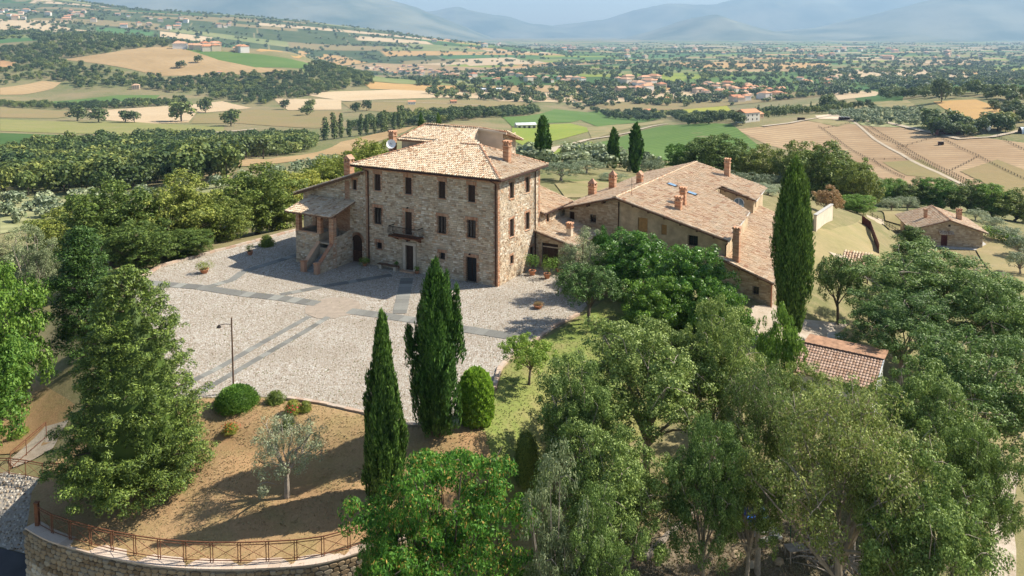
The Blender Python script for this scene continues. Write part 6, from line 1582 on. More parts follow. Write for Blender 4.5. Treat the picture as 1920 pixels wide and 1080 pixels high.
# ---------------- far trees ----------------
def mk_far(key, R, Hh, nl, ls, seed, kind='round', m='l_far'):
    g = np.random.default_rng(seed)
    if kind == 'poplar': pf = [(g.uniform(-.25, .25) * R, g.uniform(-.25, .25) * R, Hh * (.12 + .8 * i / 9), R * (1.0 - .5 * abs(i - 3.5) / 6), 1.2) for i in range(10)]
    else: pf = puffs_crown(R * .9, Hh * .42, Hh * .5, 12, R * .42, seed, -.8, .22)
    V_, Q = cloud(nl, pf, ls, seed, aspect=.75, shell=.35); n0 = len(Q)
    t = MB().tube([(0, 0, -1), (0, 0, Hh * .4)], R * .06, 4); tv = np.array(t.v); tf = np.array([f for f in t.f if len(f) == 4])
    Q = np.concatenate([Q, tf + len(V_)]); V_ = np.concatenate([V_, tv]); mi = np.zeros(len(Q), int); mi[n0:] = 1
    LIB[key] = ((fast_mesh('crown', V_[:len(V_) - len(tv)], Q[:n0], None, [M[m]]), t.mesh('trunk', M['bark'])), V_, Q, Hh, R)
for i in range(3): mk_far('far_%d' % i, 4.5, 9.5, 620, 1.15, 200 + i)
for i in range(2): mk_far('pop_%d' % i, 2.2, 16, 620, 1.1, 210 + i, 'poplar')
for i in range(2): mk_far('tiny_%d' % i, 5.5, 9.5, 90, 3.2, 220 + i)
mk_far('grove_0', 2.2, 3.8, 260, .85, 230, 'round', 'l_olive'); mk_far('grove_1', 2.2, 3.6, 240, .85, 231, 'round', 'l_olive')
mk_far('cyp_v', 1.5, 12, 200, 1.2, 240, 'poplar')
FAR = []                                                  # (apparent size, kind, x, y, z, scale, name, label, group)
def fadd(kind, x, y, sc, name, label, group): z = h1(x, y); FAR.append((LIB[kind][3] * sc / max(y, 1), kind, x, y, z, sc, name, label, group))
def wood(px, sp, sc, label, group, kinds=('far_0', 'far_1', 'far_2'), name='tree', seed=0, dens=1.0):
    g = random.Random(seed + len(px)); w = [G(*p)[:2] for p in px]
    xs = [p[0] for p in w]; ys = [p[1] for p in w]
    X, Y = np.meshgrid(np.arange(min(xs), max(xs), sp), np.arange(min(ys), max(ys), sp)); X = X.ravel() + np.array([g.uniform(-.4, .4) * sp for _ in range(X.size)]); Y = Y.ravel() + np.array([g.uniform(-.4, .4) * sp for _ in range(Y.size)])
    ok = in_poly(X, Y, w)
    for x, y in zip(X[ok], Y[ok]):
        if g.random() < dens: fadd(g.choice(kinds), float(x), float(y), g.uniform(*sc), name, label, group)
def row(px, sp, sc, label, group, kinds=('far_0', 'far_1', 'far_2'), name='tree', jit=.3, seed=0):
    g = random.Random(seed + 77); w = [G(*p)[:2] for p in px]
    for a, b in zip(w, w[1:]):
        L = math.hypot(b[0] - a[0], b[1] - a[1]); n = max(1, int(L / sp))
        for i in range(n):
            t = (i + .5) / n; fadd(g.choice(kinds), a[0] + (b[0] - a[0]) * t + g.uniform(-jit, jit) * sp, a[1] + (b[1] - a[1]) * t + g.uniform(-jit, jit) * sp, g.uniform(*sc), name, label, group)
lw = 'dark leafy tree of the wood on the slope left of the villa'
wood([(0, 300), (60, 282), (200, 274), (330, 262), (420, 264), (480, 262), (570, 262), (600, 275), (540, 292), (480, 296), (410, 300), (430, 318), (440, 338), (330, 350), (130, 368), (0, 364)], 8.0, (.75, 1.25), lw, 'wood left of the villa', seed=1)
row([(605, 264), (650, 258), (700, 252), (760, 240)], 7, (1.0, 1.35), 'tall poplar in the line beyond the villa roof', 'poplars beyond the villa', ('pop_0', 'pop_1'), 'poplar_tree')
wood([(650, 238), (760, 222), (880, 214), (1000, 205), (1010, 213), (930, 222), (840, 232), (760, 238), (660, 246)], 10, (.8, 1.3), 'leafy tree of the belt beyond the villa roof', 'tree belt beyond the villa', seed=3)
wood([(0, 196), (120, 198), (240, 194), (330, 188), (360, 192), (300, 200), (180, 207), (60, 204), (0, 201)], 11, (.7, 1.1), 'tree of the belt above the brown field at left', 'left valley belt', seed=4)
wood([(110, 130), (150, 118), (190, 128), (240, 142), (330, 150), (420, 150), (480, 165), (520, 182), (500, 200), (430, 190), (370, 178), (300, 172), (240, 162), (150, 168), (110, 150)], 13, (.8, 1.3), 'tree of the wood below the tan hill', 'wood below the tan hill', seed=5, dens=.8)
wood([(330, 152), (420, 141), (560, 138), (690, 140), (700, 160), (620, 172), (540, 190), (500, 178), (400, 166)], 13, (.8, 1.3), 'tree of the wood right below the tan hill', 'wood right of the tan hill', seed=6, dens=.85)
wood([(0, 92), (60, 86), (280, 82), (322, 88), (200, 100), (110, 113), (130, 122), (60, 132), (0, 112)], 15, (.8, 1.3), 'tree of the wood left of the tan hill', 'wood left of the tan hill', seed=7, dens=.9)
wood([(0, 128), (60, 125), (120, 125), (130, 150), (60, 152), (0, 162)], 14, (.7, 1.2), 'tree of the small wood at the left edge', 'left edge wood', seed=8, dens=.6)
wood([(60, 75), (300, 74), (440, 84), (330, 86), (60, 84)], 20, (1., 1.5), 'dark tree on the ridge by the hilltop hamlet', 'ridge trees', ('far_0', 'cyp_v', 'far_1'), seed=9, dens=.8)
wood([(1100, 205), (1180, 214), (1290, 214), (1290, 222), (1200, 228), (1140, 222)], 12, (.7, 1.2), 'tree of the belt behind the green field', 'belt behind the green field', seed=10, dens=.7)
wood([(1270, 222), (1330, 218), (1400, 226), (1390, 238), (1290, 236)], 9, (.7, 1.1), 'tree beside the ochre farmhouse on the far slope', 'trees by the far ochre house', seed=11, dens=.8)
wood([(1400, 212), (1480, 208), (1560, 204), (1640, 200), (1640, 206), (1500, 216), (1440, 222)], 9, (.5, .9), 'small tree along the crest of the right hill', 'crest trees', ('far_0', 'cyp_v', 'far_1'), seed=12, dens=.7)
wood([(1740, 236), (1790, 232), (1850, 240), (1900, 236), (1910, 250), (1800, 258), (1745, 254)], 8, (.8, 1.3), 'dark tree above the paddock shelter', 'trees above the paddocks', seed=13)
wood([(1640, 186), (1700, 180), (1760, 176), (1900, 178), (1960, 190), (1960, 200), (1800, 184), (1700, 192)], 13, (.9, 1.5), 'tall tree on the skyline of the right hill', 'skyline trees', seed=14, dens=.6)
wood([(1850, 200), (1960, 200), (1960, 262), (1905, 232)], 9, (.6, .9), 'tree right of the ochre hill field', 'trees right of the ochre field', seed=15, dens=.8)
wood([(1545, 213), (1650, 205), (1745, 207), (1740, 236), (1640, 236), (1590, 230)], 8.5, (.9, 1.2), 'olive tree of the grove on the right hill', 'olive grove on the right hill', ('grove_0', 'grove_1'), 'olive_tree', 16)
wood([(0, 425), (60, 415), (132, 408), (240, 388), (330, 370), (450, 348), (560, 325), (630, 312), (630, 306), (480, 338), (330, 362), (130, 380), (0, 378)], 6.5, (.8, 1.1), 'olive tree of the grove on the slope behind the holm oaks', 'olive grove on the left slope', ('grove_0', 'grove_1'), 'olive_tree', 17)
wood([(960, 305), (1000, 295), (1120, 300), (1250, 312), (1250, 325), (1100, 325), (960, 330)], 6.5, (.9, 1.2), 'olive tree of the grove behind the cypresses', 'olives behind the cypresses', ('grove_0', 'grove_1'), 'olive_tree', 18, .8)
for px, py, s_, lb in [(338, 128, 1.3, 'lower of two lone round trees on the tan hill'), (371, 118, 1.3, 'upper of two lone round trees on the tan hill'), (340, 228, 2.0, 'big lone tree at the pale field corner'), (385, 211, 1.7, 'lone double tree above the pale field'), (433, 236, 1.5, 'lone tree at the edge of the brown field'),
                       (575, 216, 1.2, 'lone tree in the brown field nearest the poplars'), (583, 206, 1.2, 'second lone tree in the brown field'), (535, 205, 1.3, 'lone tree on the edge of the pale stubble'), (667, 210, 1.2, 'left of two lone trees on the brown field'), (688, 208, 1.2, 'right of two lone trees on the brown field'),
                       (145, 227, 1.4, 'leftmost tree of the short field row'), (185, 230, 1.5, 'second tree of the short field row'), (235, 230, 1.4, 'third tree of the short field row'), (252, 230, 1.3, 'last tree of the short field row'), (1550, 205, 1.4, 'round tree on the right hill crest by the olive grove'), (1765, 192, 1.8, 'big tree left of the ochre hill field')]:
    p = G(px, py); fadd('far_%d' % (px % 3), p[0], p[1], s_ * 1.3, 'tree', lb, None)
row([(415, 303), (470, 300), (520, 297)], 10, (.8, 1.1), 'tree on the lower edge of the tan swath', 'swath edge trees')
# random hedgerow trees and copses over the plain
g = random.Random(5); CL = []
for i in range(230):
    D = 1300 * (6.0 ** (g.random() ** 1.1)); CL.append((g.uniform(-.75, .75) * D, D, g.uniform(30, 120)))
for i in range(5400):
    D = 1250 * (7.0 ** (g.random() ** 1.15)); x = g.uniform(-.95, .95) * D * .78
    if x < -.12 * D and D < 2100: continue
    if 3600 < i < 4600: D = g.uniform(2300, 5200); x = -g.uniform(.12, .7) * D
    if i >= 4600: D = g.uniform(2600, 6500); x = g.uniform(-.2, .75) * D
    if g.random() < .5:
        c_ = g.choice(CL); x = c_[0] + g.gauss(0, 1.6) * c_[2]; D = c_[1] + g.gauss(0, .6) * c_[2]
        if x < -.12 * D and D < 2100: continue
    if g.random() < .5:
        L = g.uniform(40, 200) ; n = g.randint(2, 6); a = ang + g.choice([0, math.pi / 2])
    else: L = 40; n = g.randint(1, 4); a = g.uniform(0, 3)
    for k in range(n):
        t = g.uniform(-.5, .5) * L; fadd('tiny_%d' % (k % 2), x + t * math.cos(a), D + t * math.sin(a), g.uniform(.6, 1.25), 'tree', 'scattered tree on the valley plain', 'plain trees')
CM = {}
SPLIT = {'wood left of the villa': ((160, 330), 400.), 'olive grove on the right hill': ((1610, 1680), 640.)}
FAR.sort(key=lambda t: -t[0])
rest = {}; cnt = {}
for t in FAR:
    s_, kind, x, y, z, sc, name, label, group = t
    if group in SPLIT:
        fx, fy = SPLIT[group]; px_ = 960 + F * x / y
        label += ', ' + ('left', 'middle', 'right')[int(px_ > fx[0]) + int(px_ > fx[1])] + (' near edge' if y < fy else ' far part'); group += ' ' + label.rsplit(', ', 1)[1]
    base = 'olive' if 'grove' in kind else 'tree'
    if group is None or cnt.get(base, 0) < (285 if base == 'tree' else 290):
        cnt[base] = cnt.get(base, 0) + 1
        o = thing(name, (x, y, z), label, 'tree', group)
        kk = (kind, rnd.randrange(3)) if kind[:3] == 'far' else (kind, 0)
        if kk not in CM: CM[kk] = LIB[kind][0][0] if kk[1] == 0 else LIB[kind][0][0].copy(); (kk[1] and CM[kk].materials.__setitem__(0, M[('', 'l_far_b', 'l_far_d')[kk[1]]]))
        for nm, me in zip(('crown', 'trunk'), (CM[kk], LIB[kind][0][1])): link(nm, me, o)
        w_ = rnd.uniform(.75, 1.3); o.scale = (sc * w_, sc * w_, sc * rnd.uniform(.85, 1.1)); o.rotation_euler.z = rnd.uniform(0, 6.28)
    else: rest.setdefault(base, []).append(t)
def forest(name, L_, kinds, mats):
    """one object of many trees: points that carry kind, turn and size"""
    col = bpy.data.collections.new(name + '_kinds'); idx = {}
    for k in kinds:
        for c, m in enumerate(mats):
            me = LIB[k][0][0]
            if c: me = me.copy(); me.materials[0] = M[m]
            idx[(k, c)] = len(idx); col.objects.link(bpy.data.objects.new('k%02d' % idx[(k, c)], me))
    n = len(L_); me = bpy.data.meshes.new(name); me.vertices.add(n)
    me.vertices.foreach_set('co', np.array([(t[2], t[3], t[4]) for t in L_], np.float32).ravel())
    at = me.attributes.new('k', 'INT', 'POINT'); at.data.foreach_set('value', np.array([idx[(t[1], (int(t[2] // 60) * 7 + int(t[3] // 90) * 3 + rnd.choice((0, 0, 1))) % len(mats))] for t in L_], np.int32))
    at = me.attributes.new('turn', 'FLOAT_VECTOR', 'POINT'); at.data.foreach_set('vector', np.array([(0, 0, rnd.uniform(0, 6.28)) for t in L_], np.float32).ravel())
    at = me.attributes.new('size', 'FLOAT_VECTOR', 'POINT'); at.data.foreach_set('vector', np.array([(t[5] * rnd.uniform(.75, 1.25), t[5] * rnd.uniform(.8, 1.2), t[5] * rnd.uniform(.75, 1.15)) for t in L_], np.float32).ravel())
    o = link(name, me, kind='stuff'); ng = bpy.data.node_groups.new(name, 'GeometryNodeTree')
    ng.interface.new_socket('Geometry', in_out='INPUT', socket_type='NodeSocketGeometry'); ng.interface.new_socket('Geometry', in_out='OUTPUT', socket_type='NodeSocketGeometry')
    N = ng.nodes; gi = N.new('NodeGroupInput'); go = N.new('NodeGroupOutput'); ip = N.new('GeometryNodeInstanceOnPoints'); ci = N.new('GeometryNodeCollectionInfo')
    ci.inputs['Collection'].default_value = col; ci.inputs['Separate Children'].default_value = True; ci.inputs['Reset Children'].default_value = True
    ip.inputs['Pick Instance'].default_value = True
    def na(nm, t): a = N.new('GeometryNodeInputNamedAttribute'); a.data_type = t; a.inputs['Name'].default_value = nm; return a.outputs['Attribute']
    lk = ng.links.new; lk(gi.outputs[0], ip.inputs['Points']); lk(ci.outputs[0], ip.inputs['Instance']); lk(na('k', 'INT'), ip.inputs['Instance Index'])
    e2r = N.new('FunctionNodeEulerToRotation'); lk(na('turn', 'FLOAT_VECTOR'), e2r.inputs[0]); lk(e2r.outputs[0], ip.inputs['Rotation']); lk(na('size', 'FLOAT_VECTOR'), ip.inputs['Scale']); lk(ip.outputs[0], go.inputs[0])
    md = o.modifiers.new('trees', 'NODES'); md.node_group = ng
for base, L_ in rest.items():
    forest('woodland' if base == 'tree' else 'olive_grove', L_, sorted({t[1] for t in L_}), ('l_far', 'l_far_b', 'l_far_d') if base == 'tree' else ('l_olive',))

# ---------------- far houses ----------------
M['f_roof'] = objrand('far_clay_roof', [(0, (.50, .20, .10)), (.5, (.60, .30, .16)), (1, (.52, .34, .22))]); M['f_wall'] = objrand('far_house_wall', [(0, (.68, .52, .34)), (.3, (.78, .72, .62)), (.6, (.60, .40, .24)), (1, (.80, .78, .72))])
def house_meshes(w, d, h_, rise, hip):
    wm = MB().box(-w / 2, w / 2, -d / 2, d / 2, -2, h_).mesh('wall', M['f_wall']); o_ = .5; rm = MB()
    a, b = w / 2 + o_, d / 2 + o_; k = (b * .8 if hip else 0)
    vs = [(-a, -b, h_ + .02), (a, -b, h_ + .02), (a, b, h_ + .02), (-a, b, h_ + .02), (-a + k, 0, h_ + rise), (a - k, 0, h_ + rise)]
    rm.add(vs, [(0, 1, 5, 4), (2, 3, 4, 5), (1, 2, 5), (3, 0, 4), (0, 3, 2, 1)])
    return wm, rm.mesh('roof', M['f_roof'])
HM = [house_meshes(11, 9, 6, 2.2, True), house_meshes(14, 9, 6.5, 2.2, False), house_meshes(10, 8, 4, 1.8, False), house_meshes(18, 10, 7, 2.5, True), house_meshes(12, 12, 8, 2.4, True)]
def win_me(w, d, h_):
    m_ = MB()
    return m_
pane_me = MB().box(-.45, .45, -.04, .04, 0, 1.3).mesh('window', M['glass'])
def fhouse(x, y, k, rot, label, group, sc=1.0, wins=False, name='house'):
    sc *= 1.12; wm, rm = HM[k]; o = thing(name, (x, y, h1(x, y) + .3), label, 'house', group, rot); o.scale = (sc,) * 3
    a = link('wall', wm, o); b = link('roof', rm, o)
    if wins:
        w, d, h_ = [(11, 9, 6), (14, 9, 6.5), (10, 8, 4), (18, 10, 7), (12, 12, 8)][k]
        for zz in ([1.2, 4.0] if h_ > 5 else [1.2]):
            for i in range(3):
                c = link('window', pane_me, a); c.location = (-w / 2 + w * (i + .7) / 3.4, -d / 2 - .03, zz)
            for i in range(2):
                c = link('window', pane_me, a); c.location = (w / 2 + .03, -d / 2 + d * (i + .7) / 2.4, zz); c.rotation_euler.z = math.pi / 2
    return o
g = random.Random(9); placed = []
def village(px, n, label, group, sp=15, sc=(.8, 1.15)):
    w = [G(*p)[:2] for p in px]; xs = [p[0] for p in w]; ys = [p[1] for p in w]; k = 0; tr = 0
    while k < n and tr < n * 60:
        tr += 1; x, y = g.uniform(min(xs), max(xs)), g.uniform(min(ys), max(ys))
        if not in_poly([x], [y], w)[0] or any(math.hypot(x - a, y - b) < sp for a, b in placed): continue
        placed.append((x, y)); fhouse(x, y, g.randrange(5), ang + g.choice([0, .3, 1.57, 1.9]) + g.uniform(-.1, .1), label, group, g.uniform(*sc)); k += 1
village([(325, 87), (400, 88), (465, 93), (462, 99), (400, 97), (340, 93)], 15, 'brick coloured house of the hilltop hamlet', 'hilltop hamlet', 12, (1.1, 1.5))
village([(680, 122), (760, 124), (850, 134), (850, 145), (700, 134)], 34, 'pink roofed house at the left end of the valley village', 'village left part')
village([(800, 140), (900, 140), (1000, 142), (1010, 158), (900, 152), (810, 150)], 26, 'house of the long valley village behind the trees', 'village middle part')
village([(1020, 148), (1100, 150), (1100, 165), (1030, 160)], 14, 'ochre house of the valley village left of the big pink block', 'village middle right part')
village([(1148, 150), (1235, 150), (1255, 168), (1160, 176)], 20, 'large pink building of the valley village', 'village right part', 17, (1.1, 1.6))
village([(1290, 160), (1380, 162), (1470, 172), (1475, 190), (1380, 192), (1310, 176)], 42, 'house of the dense hamlet in the right of the valley', 'right hamlet')
village([(1500, 150), (1600, 150), (1600, 162), (1500, 166)], 10, 'scattered farm building on the right of the plain', 'plain farms', 30)
village([(0, 20), (250, 30), (450, 45), (420, 60), (200, 52), (0, 36)], 34, 'pale house scattered on the hazy left hillside', 'hillside houses', 25, (1.2, 2.0))
village([(620, 70), (900, 80), (1200, 90), (1300, 110), (1000, 110), (700, 95)], 46, 'distant house on the hazy plain', 'distant houses', 30, (1.2, 2.0))
village([(1250, 90), (1700, 95), (1900, 105), (1800, 120), (1400, 110)], 30, 'distant pale farm on the right plain', 'distant right farms', 40, (1.2, 2.0))
def lone(px, py, k, rot, label, sc=1.0, name='house'):
    p = G(px, py); return fhouse(p[0], p[1], k, rot, label, None, sc, True, name)
lone(1402, 228, 1, .5, 'ochre farmhouse with low roofs on the far slope beside the green field', .95); lone(1418, 222, 2, .5, 'upper small block of the far ochre farmhouse', .8)
lone(255, 167, 0, .3, 'pale house among trees below the tan hill', .9); lone(772, 196, 2, .2, 'small pink roofed house beyond the brown field', .9); lone(1215, 212, 2, .3, 'long low farm building behind the yellow field', .9)
lone(1250, 190, 0, .2, 'ochre house at the edge of the yellow field', .8); lone(412, 138, 2, .2, 'tiny ruined tower on the tan hill flank', .7); lone(850, 194, 2, .3, 'pale cottage right of the pink roofed house', .8)
def barnhall(px, py, w, d, h_, label, rot=.25):
    p = G(px, py); o = thing('farm_hall', (p[0], p[1], h1(p[0], p[1]) + .2), label, 'farm building', rz=rot)
    MB().box(-w / 2, w / 2, -d / 2, d / 2, -1, h_).build('wall', M['f_wall'], o)
    MB().add([(-w / 2 - .4, -d / 2 - .4, h_), (w / 2 + .4, -d / 2 - .4, h_), (w / 2 + .4, d / 2 + .4, h_), (-w / 2 - .4, d / 2 + .4, h_), (-w / 2 - .4, 0, h_ + 1.6), (w / 2 + .4, 0, h_ + 1.6)], [(0, 1, 5, 4), (2, 3, 4, 5), (1, 2, 5), (3, 0, 4), (0, 3, 2, 1)]).build('roof', M['roofwhite'], o)
    for i in range(4): q = MB().box(-w / 2 + w * (i + .3) / 4, -w / 2 + w * (i + .8) / 4, -d / 2 - .05, -d / 2 + .02, 0, h_ * .7).build('door', M['iron'], o)
    return o
barnhall(985, 240, 18, 9, 3.2, 'pale roofed farm hall on the green field beyond the villa'); barnhall(921, 172, 38, 16, 5, 'bright white roofed hall in front of the valley village', .1)
# ---------------- paddock fences, shelters ----------------
M['fence'] = simple('dark_fence_wood', (.10, .08, .05), .9)
def fence(px, label, sp=5.0, h_=1.15):
    w = [G(*p)[:2] for p in px]; o0 = Vector((*w[0], h1(*w[0]))); o = thing('paddock_fence', o0, label, 'fence'); post = MB().box(-.08, .08, -.08, .08, 0, h_).mesh('post', M['fence'])
    pts = []
    for a, b in zip(w, w[1:]):
        n = max(1, int(math.hypot(b[0] - a[0], b[1] - a[1]) / sp)); pts += [(a[0] + (b[0] - a[0]) * i / n, a[1] + (b[1] - a[1]) * i / n) for i in range(n)]
    pts.append(w[-1]); q = [Vector((x, y, h1(x, y))) - o0 for x, y in pts]
    for v in q[:290]: c = link('post', post, o); c.location = v
    for zz in (.5, 1.0):
        r_ = MB()
        for a, b in zip(q, q[1:]): r_.bar(a + Vector((0, 0, zz)), b + Vector((0, 0, zz)), .07)
        r_.build('rail', M['fence'], o)
for p, lb in [([(1602, 228), (1640, 254), (1690, 275), (1700, 276)], 'paddock fence along the left of the central track, upper stretch'), ([(1612, 226), (1650, 250), (1692, 274)], 'paddock fence along the right of the central track, upper stretch'),
              ([(1682, 276), (1720, 300), (1780, 330), (1860, 376)], 'paddock fence along the left of the central track, lower stretch'), ([(1694, 276), (1730, 298), (1785, 326), (1875, 376)], 'paddock fence along the right of the central track, lower stretch'),
              ([(1535, 238), (1570, 262), (1590, 278), (1640, 304), (1695, 335)], 'long paddock fence on the left side'), ([(1638, 300), (1720, 300)], 'cross fence between the two left paddocks'), ([(1692, 276), (1762, 256)], 'cross fence below the dark shelter'),
              ([(1762, 258), (1835, 294), (1920, 338)], 'long diagonal fence on the right side'), ([(1780, 322), (1835, 294)], 'cross fence between the two right paddocks'), ([(1870, 256), (1920, 282)], 'fence at the top right paddock corner'), ([(1545, 242), (1600, 230)], 'short fence below the riding arena')]: fence(p, lb)
def shelter(px, py, w, d, h_, label, m='wood_red', rot=-.15, roof='wood_red'):
    p = G(px, py); o = thing('field_shelter', (p[0], p[1], h1(p[0], p[1])), label, 'shelter', rz=rot)
    MB().box(-w / 2, w / 2, d / 2 - .1, d / 2, 0, h_).build('back_wall', M[m], o); MB().box(-w / 2, -w / 2 + .1, -d / 2, d / 2 - .1, 0, h_).build('side_wall', M[m], o); MB().box(w / 2 - .1, w / 2, -d / 2, d / 2 - .1, 0, h_).build('side_wall', M[m], o)
    MB().slab([(-w / 2 - .3, -d / 2 - .5, h_ + .5), (w / 2 + .3, -d / 2 - .5, h_ + .5), (w / 2 + .3, d / 2 + .2, h_ + .15), (-w / 2 - .3, d / 2 + .2, h_ + .15)], .12).build('roof', M[roof], o)
    for i in range(4): x = -w / 2 + .15 + (w - .3) * i / 3; MB().box(x - .07, x + .07, -d / 2, -d / 2 + .14, 0, h_ + .35).build('post', M['fence'], o)
shelter(1780, 254, 14, 5, 3, 'long dark red roofed shelter below the trees'); shelter(1764, 272, 2.4, 2, 1.7, 'tiny shelter alone in the middle paddock', roof='white'); shelter(1583, 226, 7, 4, 2.4, 'pale roofed stable beside the riding arena', roof='roofwhite'); shelter(1622, 224, 4, 3, 2.2, 'small dark shed right of the riding arena'); shelter(1502, 226, 5, 3, 2, 'dark hut left of the riding arena')
p = G(1912, 250); o = thing('polytunnel', (p[0], p[1], h1(p[0], p[1])), 'white arched tunnel at the right edge above the paddocks', 'tunnel', rz=-.2)
tn = MB(); ns = 10
for i in range(ns):
    a0, a1 = math.pi * i / ns, math.pi * (i + 1) / ns; tn.quad((0, 3 * math.cos(a0), 3.6 * math.sin(a0)), (16, 3 * math.cos(a0), 3.6 * math.sin(a0)), (16, 3 * math.cos(a1), 3.6 * math.sin(a1)), (0, 3 * math.cos(a1), 3.6 * math.sin(a1)))
tn.build('cover', M['roofwhite'], o, smooth=True); MB().add([(.05, 3 * math.cos(math.pi * i / ns), 3.6 * math.sin(math.pi * i / ns)) for i in range(ns + 1)], [tuple(range(ns + 1))]).build('end_panel', M['iron'], o)
for px, py, lb in ((1829, 250, 'left of two small white feed silos by the track'), (1853, 250, 'right of two small white feed silos by the track')):
    p = G(px, py); o = thing('feed_silo', (p[0], p[1], h1(p[0], p[1])), lb, 'silo'); MB().lathe([(.2, 1.2), (1.1, 2.2), (1.1, 4), (.7, 4.7), (.1, 4.9)], 12).build('tank', M['white'], o)
    for a in range(4): MB().tube([(.9 * math.cos(a * 1.57 + .8), .9 * math.sin(a * 1.57 + .8), 0), (.9 * math.cos(a * 1.57 + .8), .9 * math.sin(a * 1.57 + .8), 2.4)], .06, 4).build('leg', M['iron'], o)

# ---------------- walls and fences near the farmhouse ----------------
A_ = PD(1531, 458, 98); B_ = PD(1558, 436, 112)
z0 = h1(A_[0], A_[1]); L = math.hypot(B_[0] - A_[0], B_[1] - A_[1]); o = thing('garden_wall', (A_[0], A_[1], z0), 'cream plastered garden wall right of the thick cypress', 'wall', rz=math.atan2(B_[1] - A_[1], B_[0] - A_[0]))
zb = h1(B_[0], B_[1]) - z0
for nm, t0, t1, hw, x0 in (('wall', -1.5, 2.2, .15, -2), ('coping', 2.2, 2.32, .22, -2.1)):
    MB().add([(x0, -hw, t0), (L, -hw, t0 + zb), (L, hw, t0 + zb), (x0, hw, t0), (x0, -hw, t1), (L, -hw, t1 + zb), (L, hw, t1 + zb), (x0, hw, t1)], [(0, 3, 2, 1), (4, 5, 6, 7), (0, 1, 5, 4), (1, 2, 6, 5), (2, 3, 7, 6), (3, 0, 4, 7)]).build(nm, M['plaster_p' if nm == 'wall' else 'concrete'], o)
def picket(px, label, m, h_, sp=.35, w=.16, name='fence', solid=True, hz=None):
    q0 = [G(*p) for p in px]; o0 = Vector(q0[0]); o = thing(name, o0, label, 'fence')
    for a, b in zip(q0, q0[1:]):
        a, b = Vector(a) - o0, Vector(b) - o0; n = max(1, int((b - a).length / sp))
        for zz in (.3, h_ - .25): MB().bar(a + Vector((0, 0, zz)), b + Vector((0, 0, zz)), .06).build('rail', M[m], o)
        me = MB().box(-w / 2, w / 2, -.02, .02, 0, h_).mesh('board', M[m])
        for i in range(n):
            c = link('board', me, o); c.location = a.lerp(b, (i + .5) / n) + Vector((0, .04, 0)); c.rotation_euler.z = math.atan2(b.y - a.y, b.x - a.x)
picket([(1616, 420), (1632, 432), (1640, 455), (1648, 478)], 'dark red board fence beside the pale path below the dark trees', 'wood_red', 1.4, .3, .26)
picket([(1631, 404), (1660, 422), (1698, 446)], 'low grey fence between path and cottage lawn', 'fence', .9, 1.2, .1)
# ---------------- corner under the trees at the bottom ----------------
p = P(1412, 985, -5.6); o = thing('blue_tub', (p[0], p[1], h1(p[0], p[1]) + .5), 'bright blue plastic tub standing in the shade under the trees', 'tub'); o.scale = (.75, .75, .8)
MB().add([(-.8, -.55, 0), (.8, -.55, 0), (.8, .55, 0), (-.8, .55, 0), (-1, -.7, .6), (1, -.7, .6), (1, .7, .6), (-1, .7, .6), (-.9, -.6, .6), (.9, -.6, .6), (.9, .6, .6), (-.9, .6, .6), (-.75, -.5, .08), (.75, -.5, .08), (.75, .5, .08), (-.75, .5, .08)],
         [(0, 3, 2, 1), (0, 1, 5, 4), (1, 2, 6, 5), (2, 3, 7, 6), (3, 0, 4, 7), (4, 5, 9, 8), (5, 6, 10, 9), (6, 7, 11, 10), (7, 4, 8, 11), (8, 9, 13, 12), (9, 10, 14, 13), (10, 11, 15, 14), (11, 8, 12, 15), (12, 13, 14, 15)]).build('basin', M['tarp_blue'], o)
for x in (-.6, .6):
    for y in (-.4, .4): MB().box(x - .05, x + .05, y - .05, y + .05, -.8, 0).build('leg', M['iron'], o)
p = P(1445, 1000, -5.6); o = thing('garden_steps', (p[0], p[1], h1(p[0], p[1])), 'short flight of worn grey steps beside the blue tub', 'steps', rz=.3)
for i in range(5): MB().box(-.8, .8, i * .4, i * .4 + .42, -.4, .18 * (i + 1)).build('step', M['concrete'], o)
p = P(1452, 1010, -5.6); o = thing('green_post', (p[0] + .9, p[1], h1(p[0], p[1])), 'thin green metal handrail post beside the steps', 'post'); MB().tube([(0, 0, 0), (0, 0, 1.6), (0, 1.2, 2.2)], .03, 6).build('tube', M['green_metal'], o)
p = P(1492, 1025, -5.8); o = thing('garden_table', (p[0], p[1], h1(p[0], p[1])), 'small old table under the drooping tree', 'table', rz=.2)
MB().box(-.55, .55, -.35, .35, .7, .74).build('tabletop', M['bark_pale'], o)
for x in (-.48, .48):
    for y in (-.28, .28): MB().box(x - .03, x + .03, y - .03, y + .03, 0, .7).build('leg', M['bark_pale'], o)
p = P(1560, 1040, -6.2); o = thing('branch_pile', (p[0], p[1], h1(p[0], p[1])), 'tangled heap of dead pale branches under the drooping tree', 'branch pile'); g = random.Random(4)
for i in range(46):
    a = g.uniform(0, 6.28); L = g.uniform(1, 2.6); c = Vector((g.gauss(0, .9), g.gauss(0, .6), g.uniform(.1, .9))); d = Vector((math.cos(a), math.sin(a), g.uniform(-.1, .35))) * L / 2
    MB().tube([c - d, c + Vector((0, 0, .15)), c + d], [.05, .04, .012], 5).build('branch', M['bark_pale'], o)
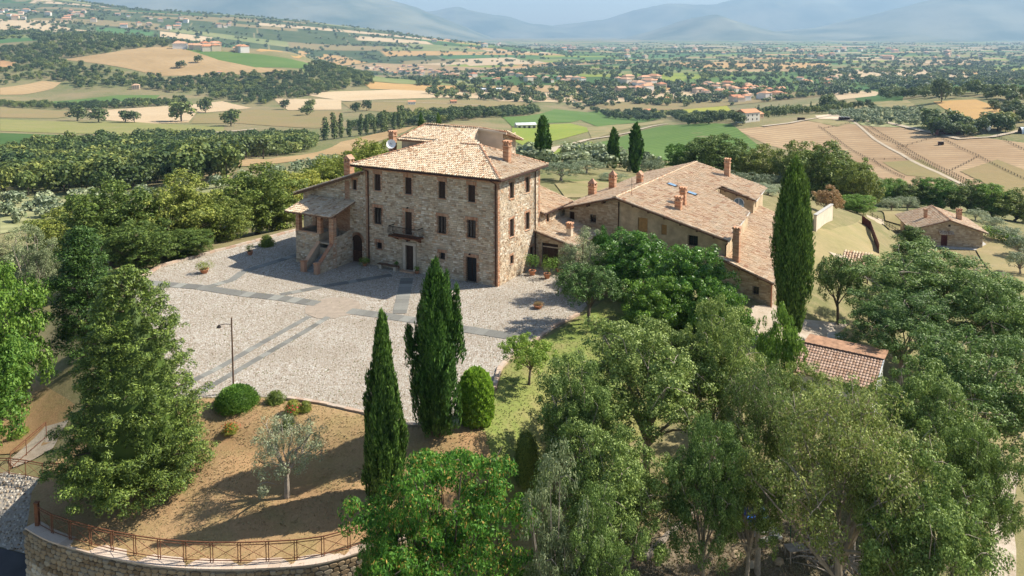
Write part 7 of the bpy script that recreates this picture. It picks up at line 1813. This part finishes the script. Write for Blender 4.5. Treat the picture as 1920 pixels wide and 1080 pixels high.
p = P(1558, 620, -3); o = thing('stone_slab', (p[0], p[1], h1(p[0], p[1])), 'pale flat stone slab on the ground behind the shed', 'stone'); MB().lathe([(1.0, 0), (1.05, .1), (.9, .16)], 9).build('slab', M['concrete'], o); o.scale = (1.3, .8, 1)

g = random.Random(8)
rock_me = []
for k in range(4):
    mb = MB(); mb.lathe([(.35 * g.uniform(.8, 1.2), -.1), (.5 * g.uniform(.9, 1.1), .1), (.42 * g.uniform(.8, 1.1), .3), (.2, .42)], 7); rock_me.append(mb.mesh('rock', M['stone_o']))
for i, (px, py) in enumerate([(1240, 1005), (1275, 985), (1310, 960), (1335, 1010), (1380, 1040), (1230, 1050), (1290, 1055), (1350, 985), (1410, 1060), (1460, 1055)]):
    p = G(px, py); o = link('rock', rock_me[i % 4]); o.location = p; s_ = g.uniform(.5, 1.2); o.scale = (s_, s_ * .7, s_ * .6); o.rotation_euler.z = g.uniform(0, 6)
    tag(o, 'pale rock lying on the shaded slope under the trees', 'rock', 'rocks on the shaded slope')
p = G(1210, 1050); q = G(1300, 965); o = thing('fallen_log', p, 'long grey fallen log on the slope at the bottom under the trees', 'log'); d = Vector(q) - Vector(p)
MB().tube([(0, 0, .15), tuple(d * .5 + Vector((0, 0, .22))), tuple(d + Vector((0, 0, .15)))], [.2, .17, .1], 8).build('stem', M['bark_pale'], o)
MB().tube([tuple(d * .6 + Vector((0, 0, .2))), tuple(d * .65 + Vector((.9, .3, .5)))], [.06, .02], 5).build('branch', M['bark_pale'], o)
# ---------------- air ----------------
def build_haze():
    mb = MB().box(-26000, 26000, -400, 22000, -180, 1400)
    m = bpy.data.materials.new('air_haze'); m.use_nodes = True; nt = m.node_tree
    for n in list(nt.nodes): nt.nodes.remove(n)
    v = nd(nt, 'ShaderNodeVolumePrincipled'); v.inputs['Color'].default_value = (.50, .74, 1, 1); v.inputs['Density'].default_value = HAZE_DENSITY
    v.inputs['Anisotropy'].default_value = 0.1
    o = nd(nt, 'ShaderNodeOutputMaterial'); nt.links.new(v.outputs[0], o.inputs['Volume'])
    mb.build('haze', m, None, kind='stuff')
build_haze()
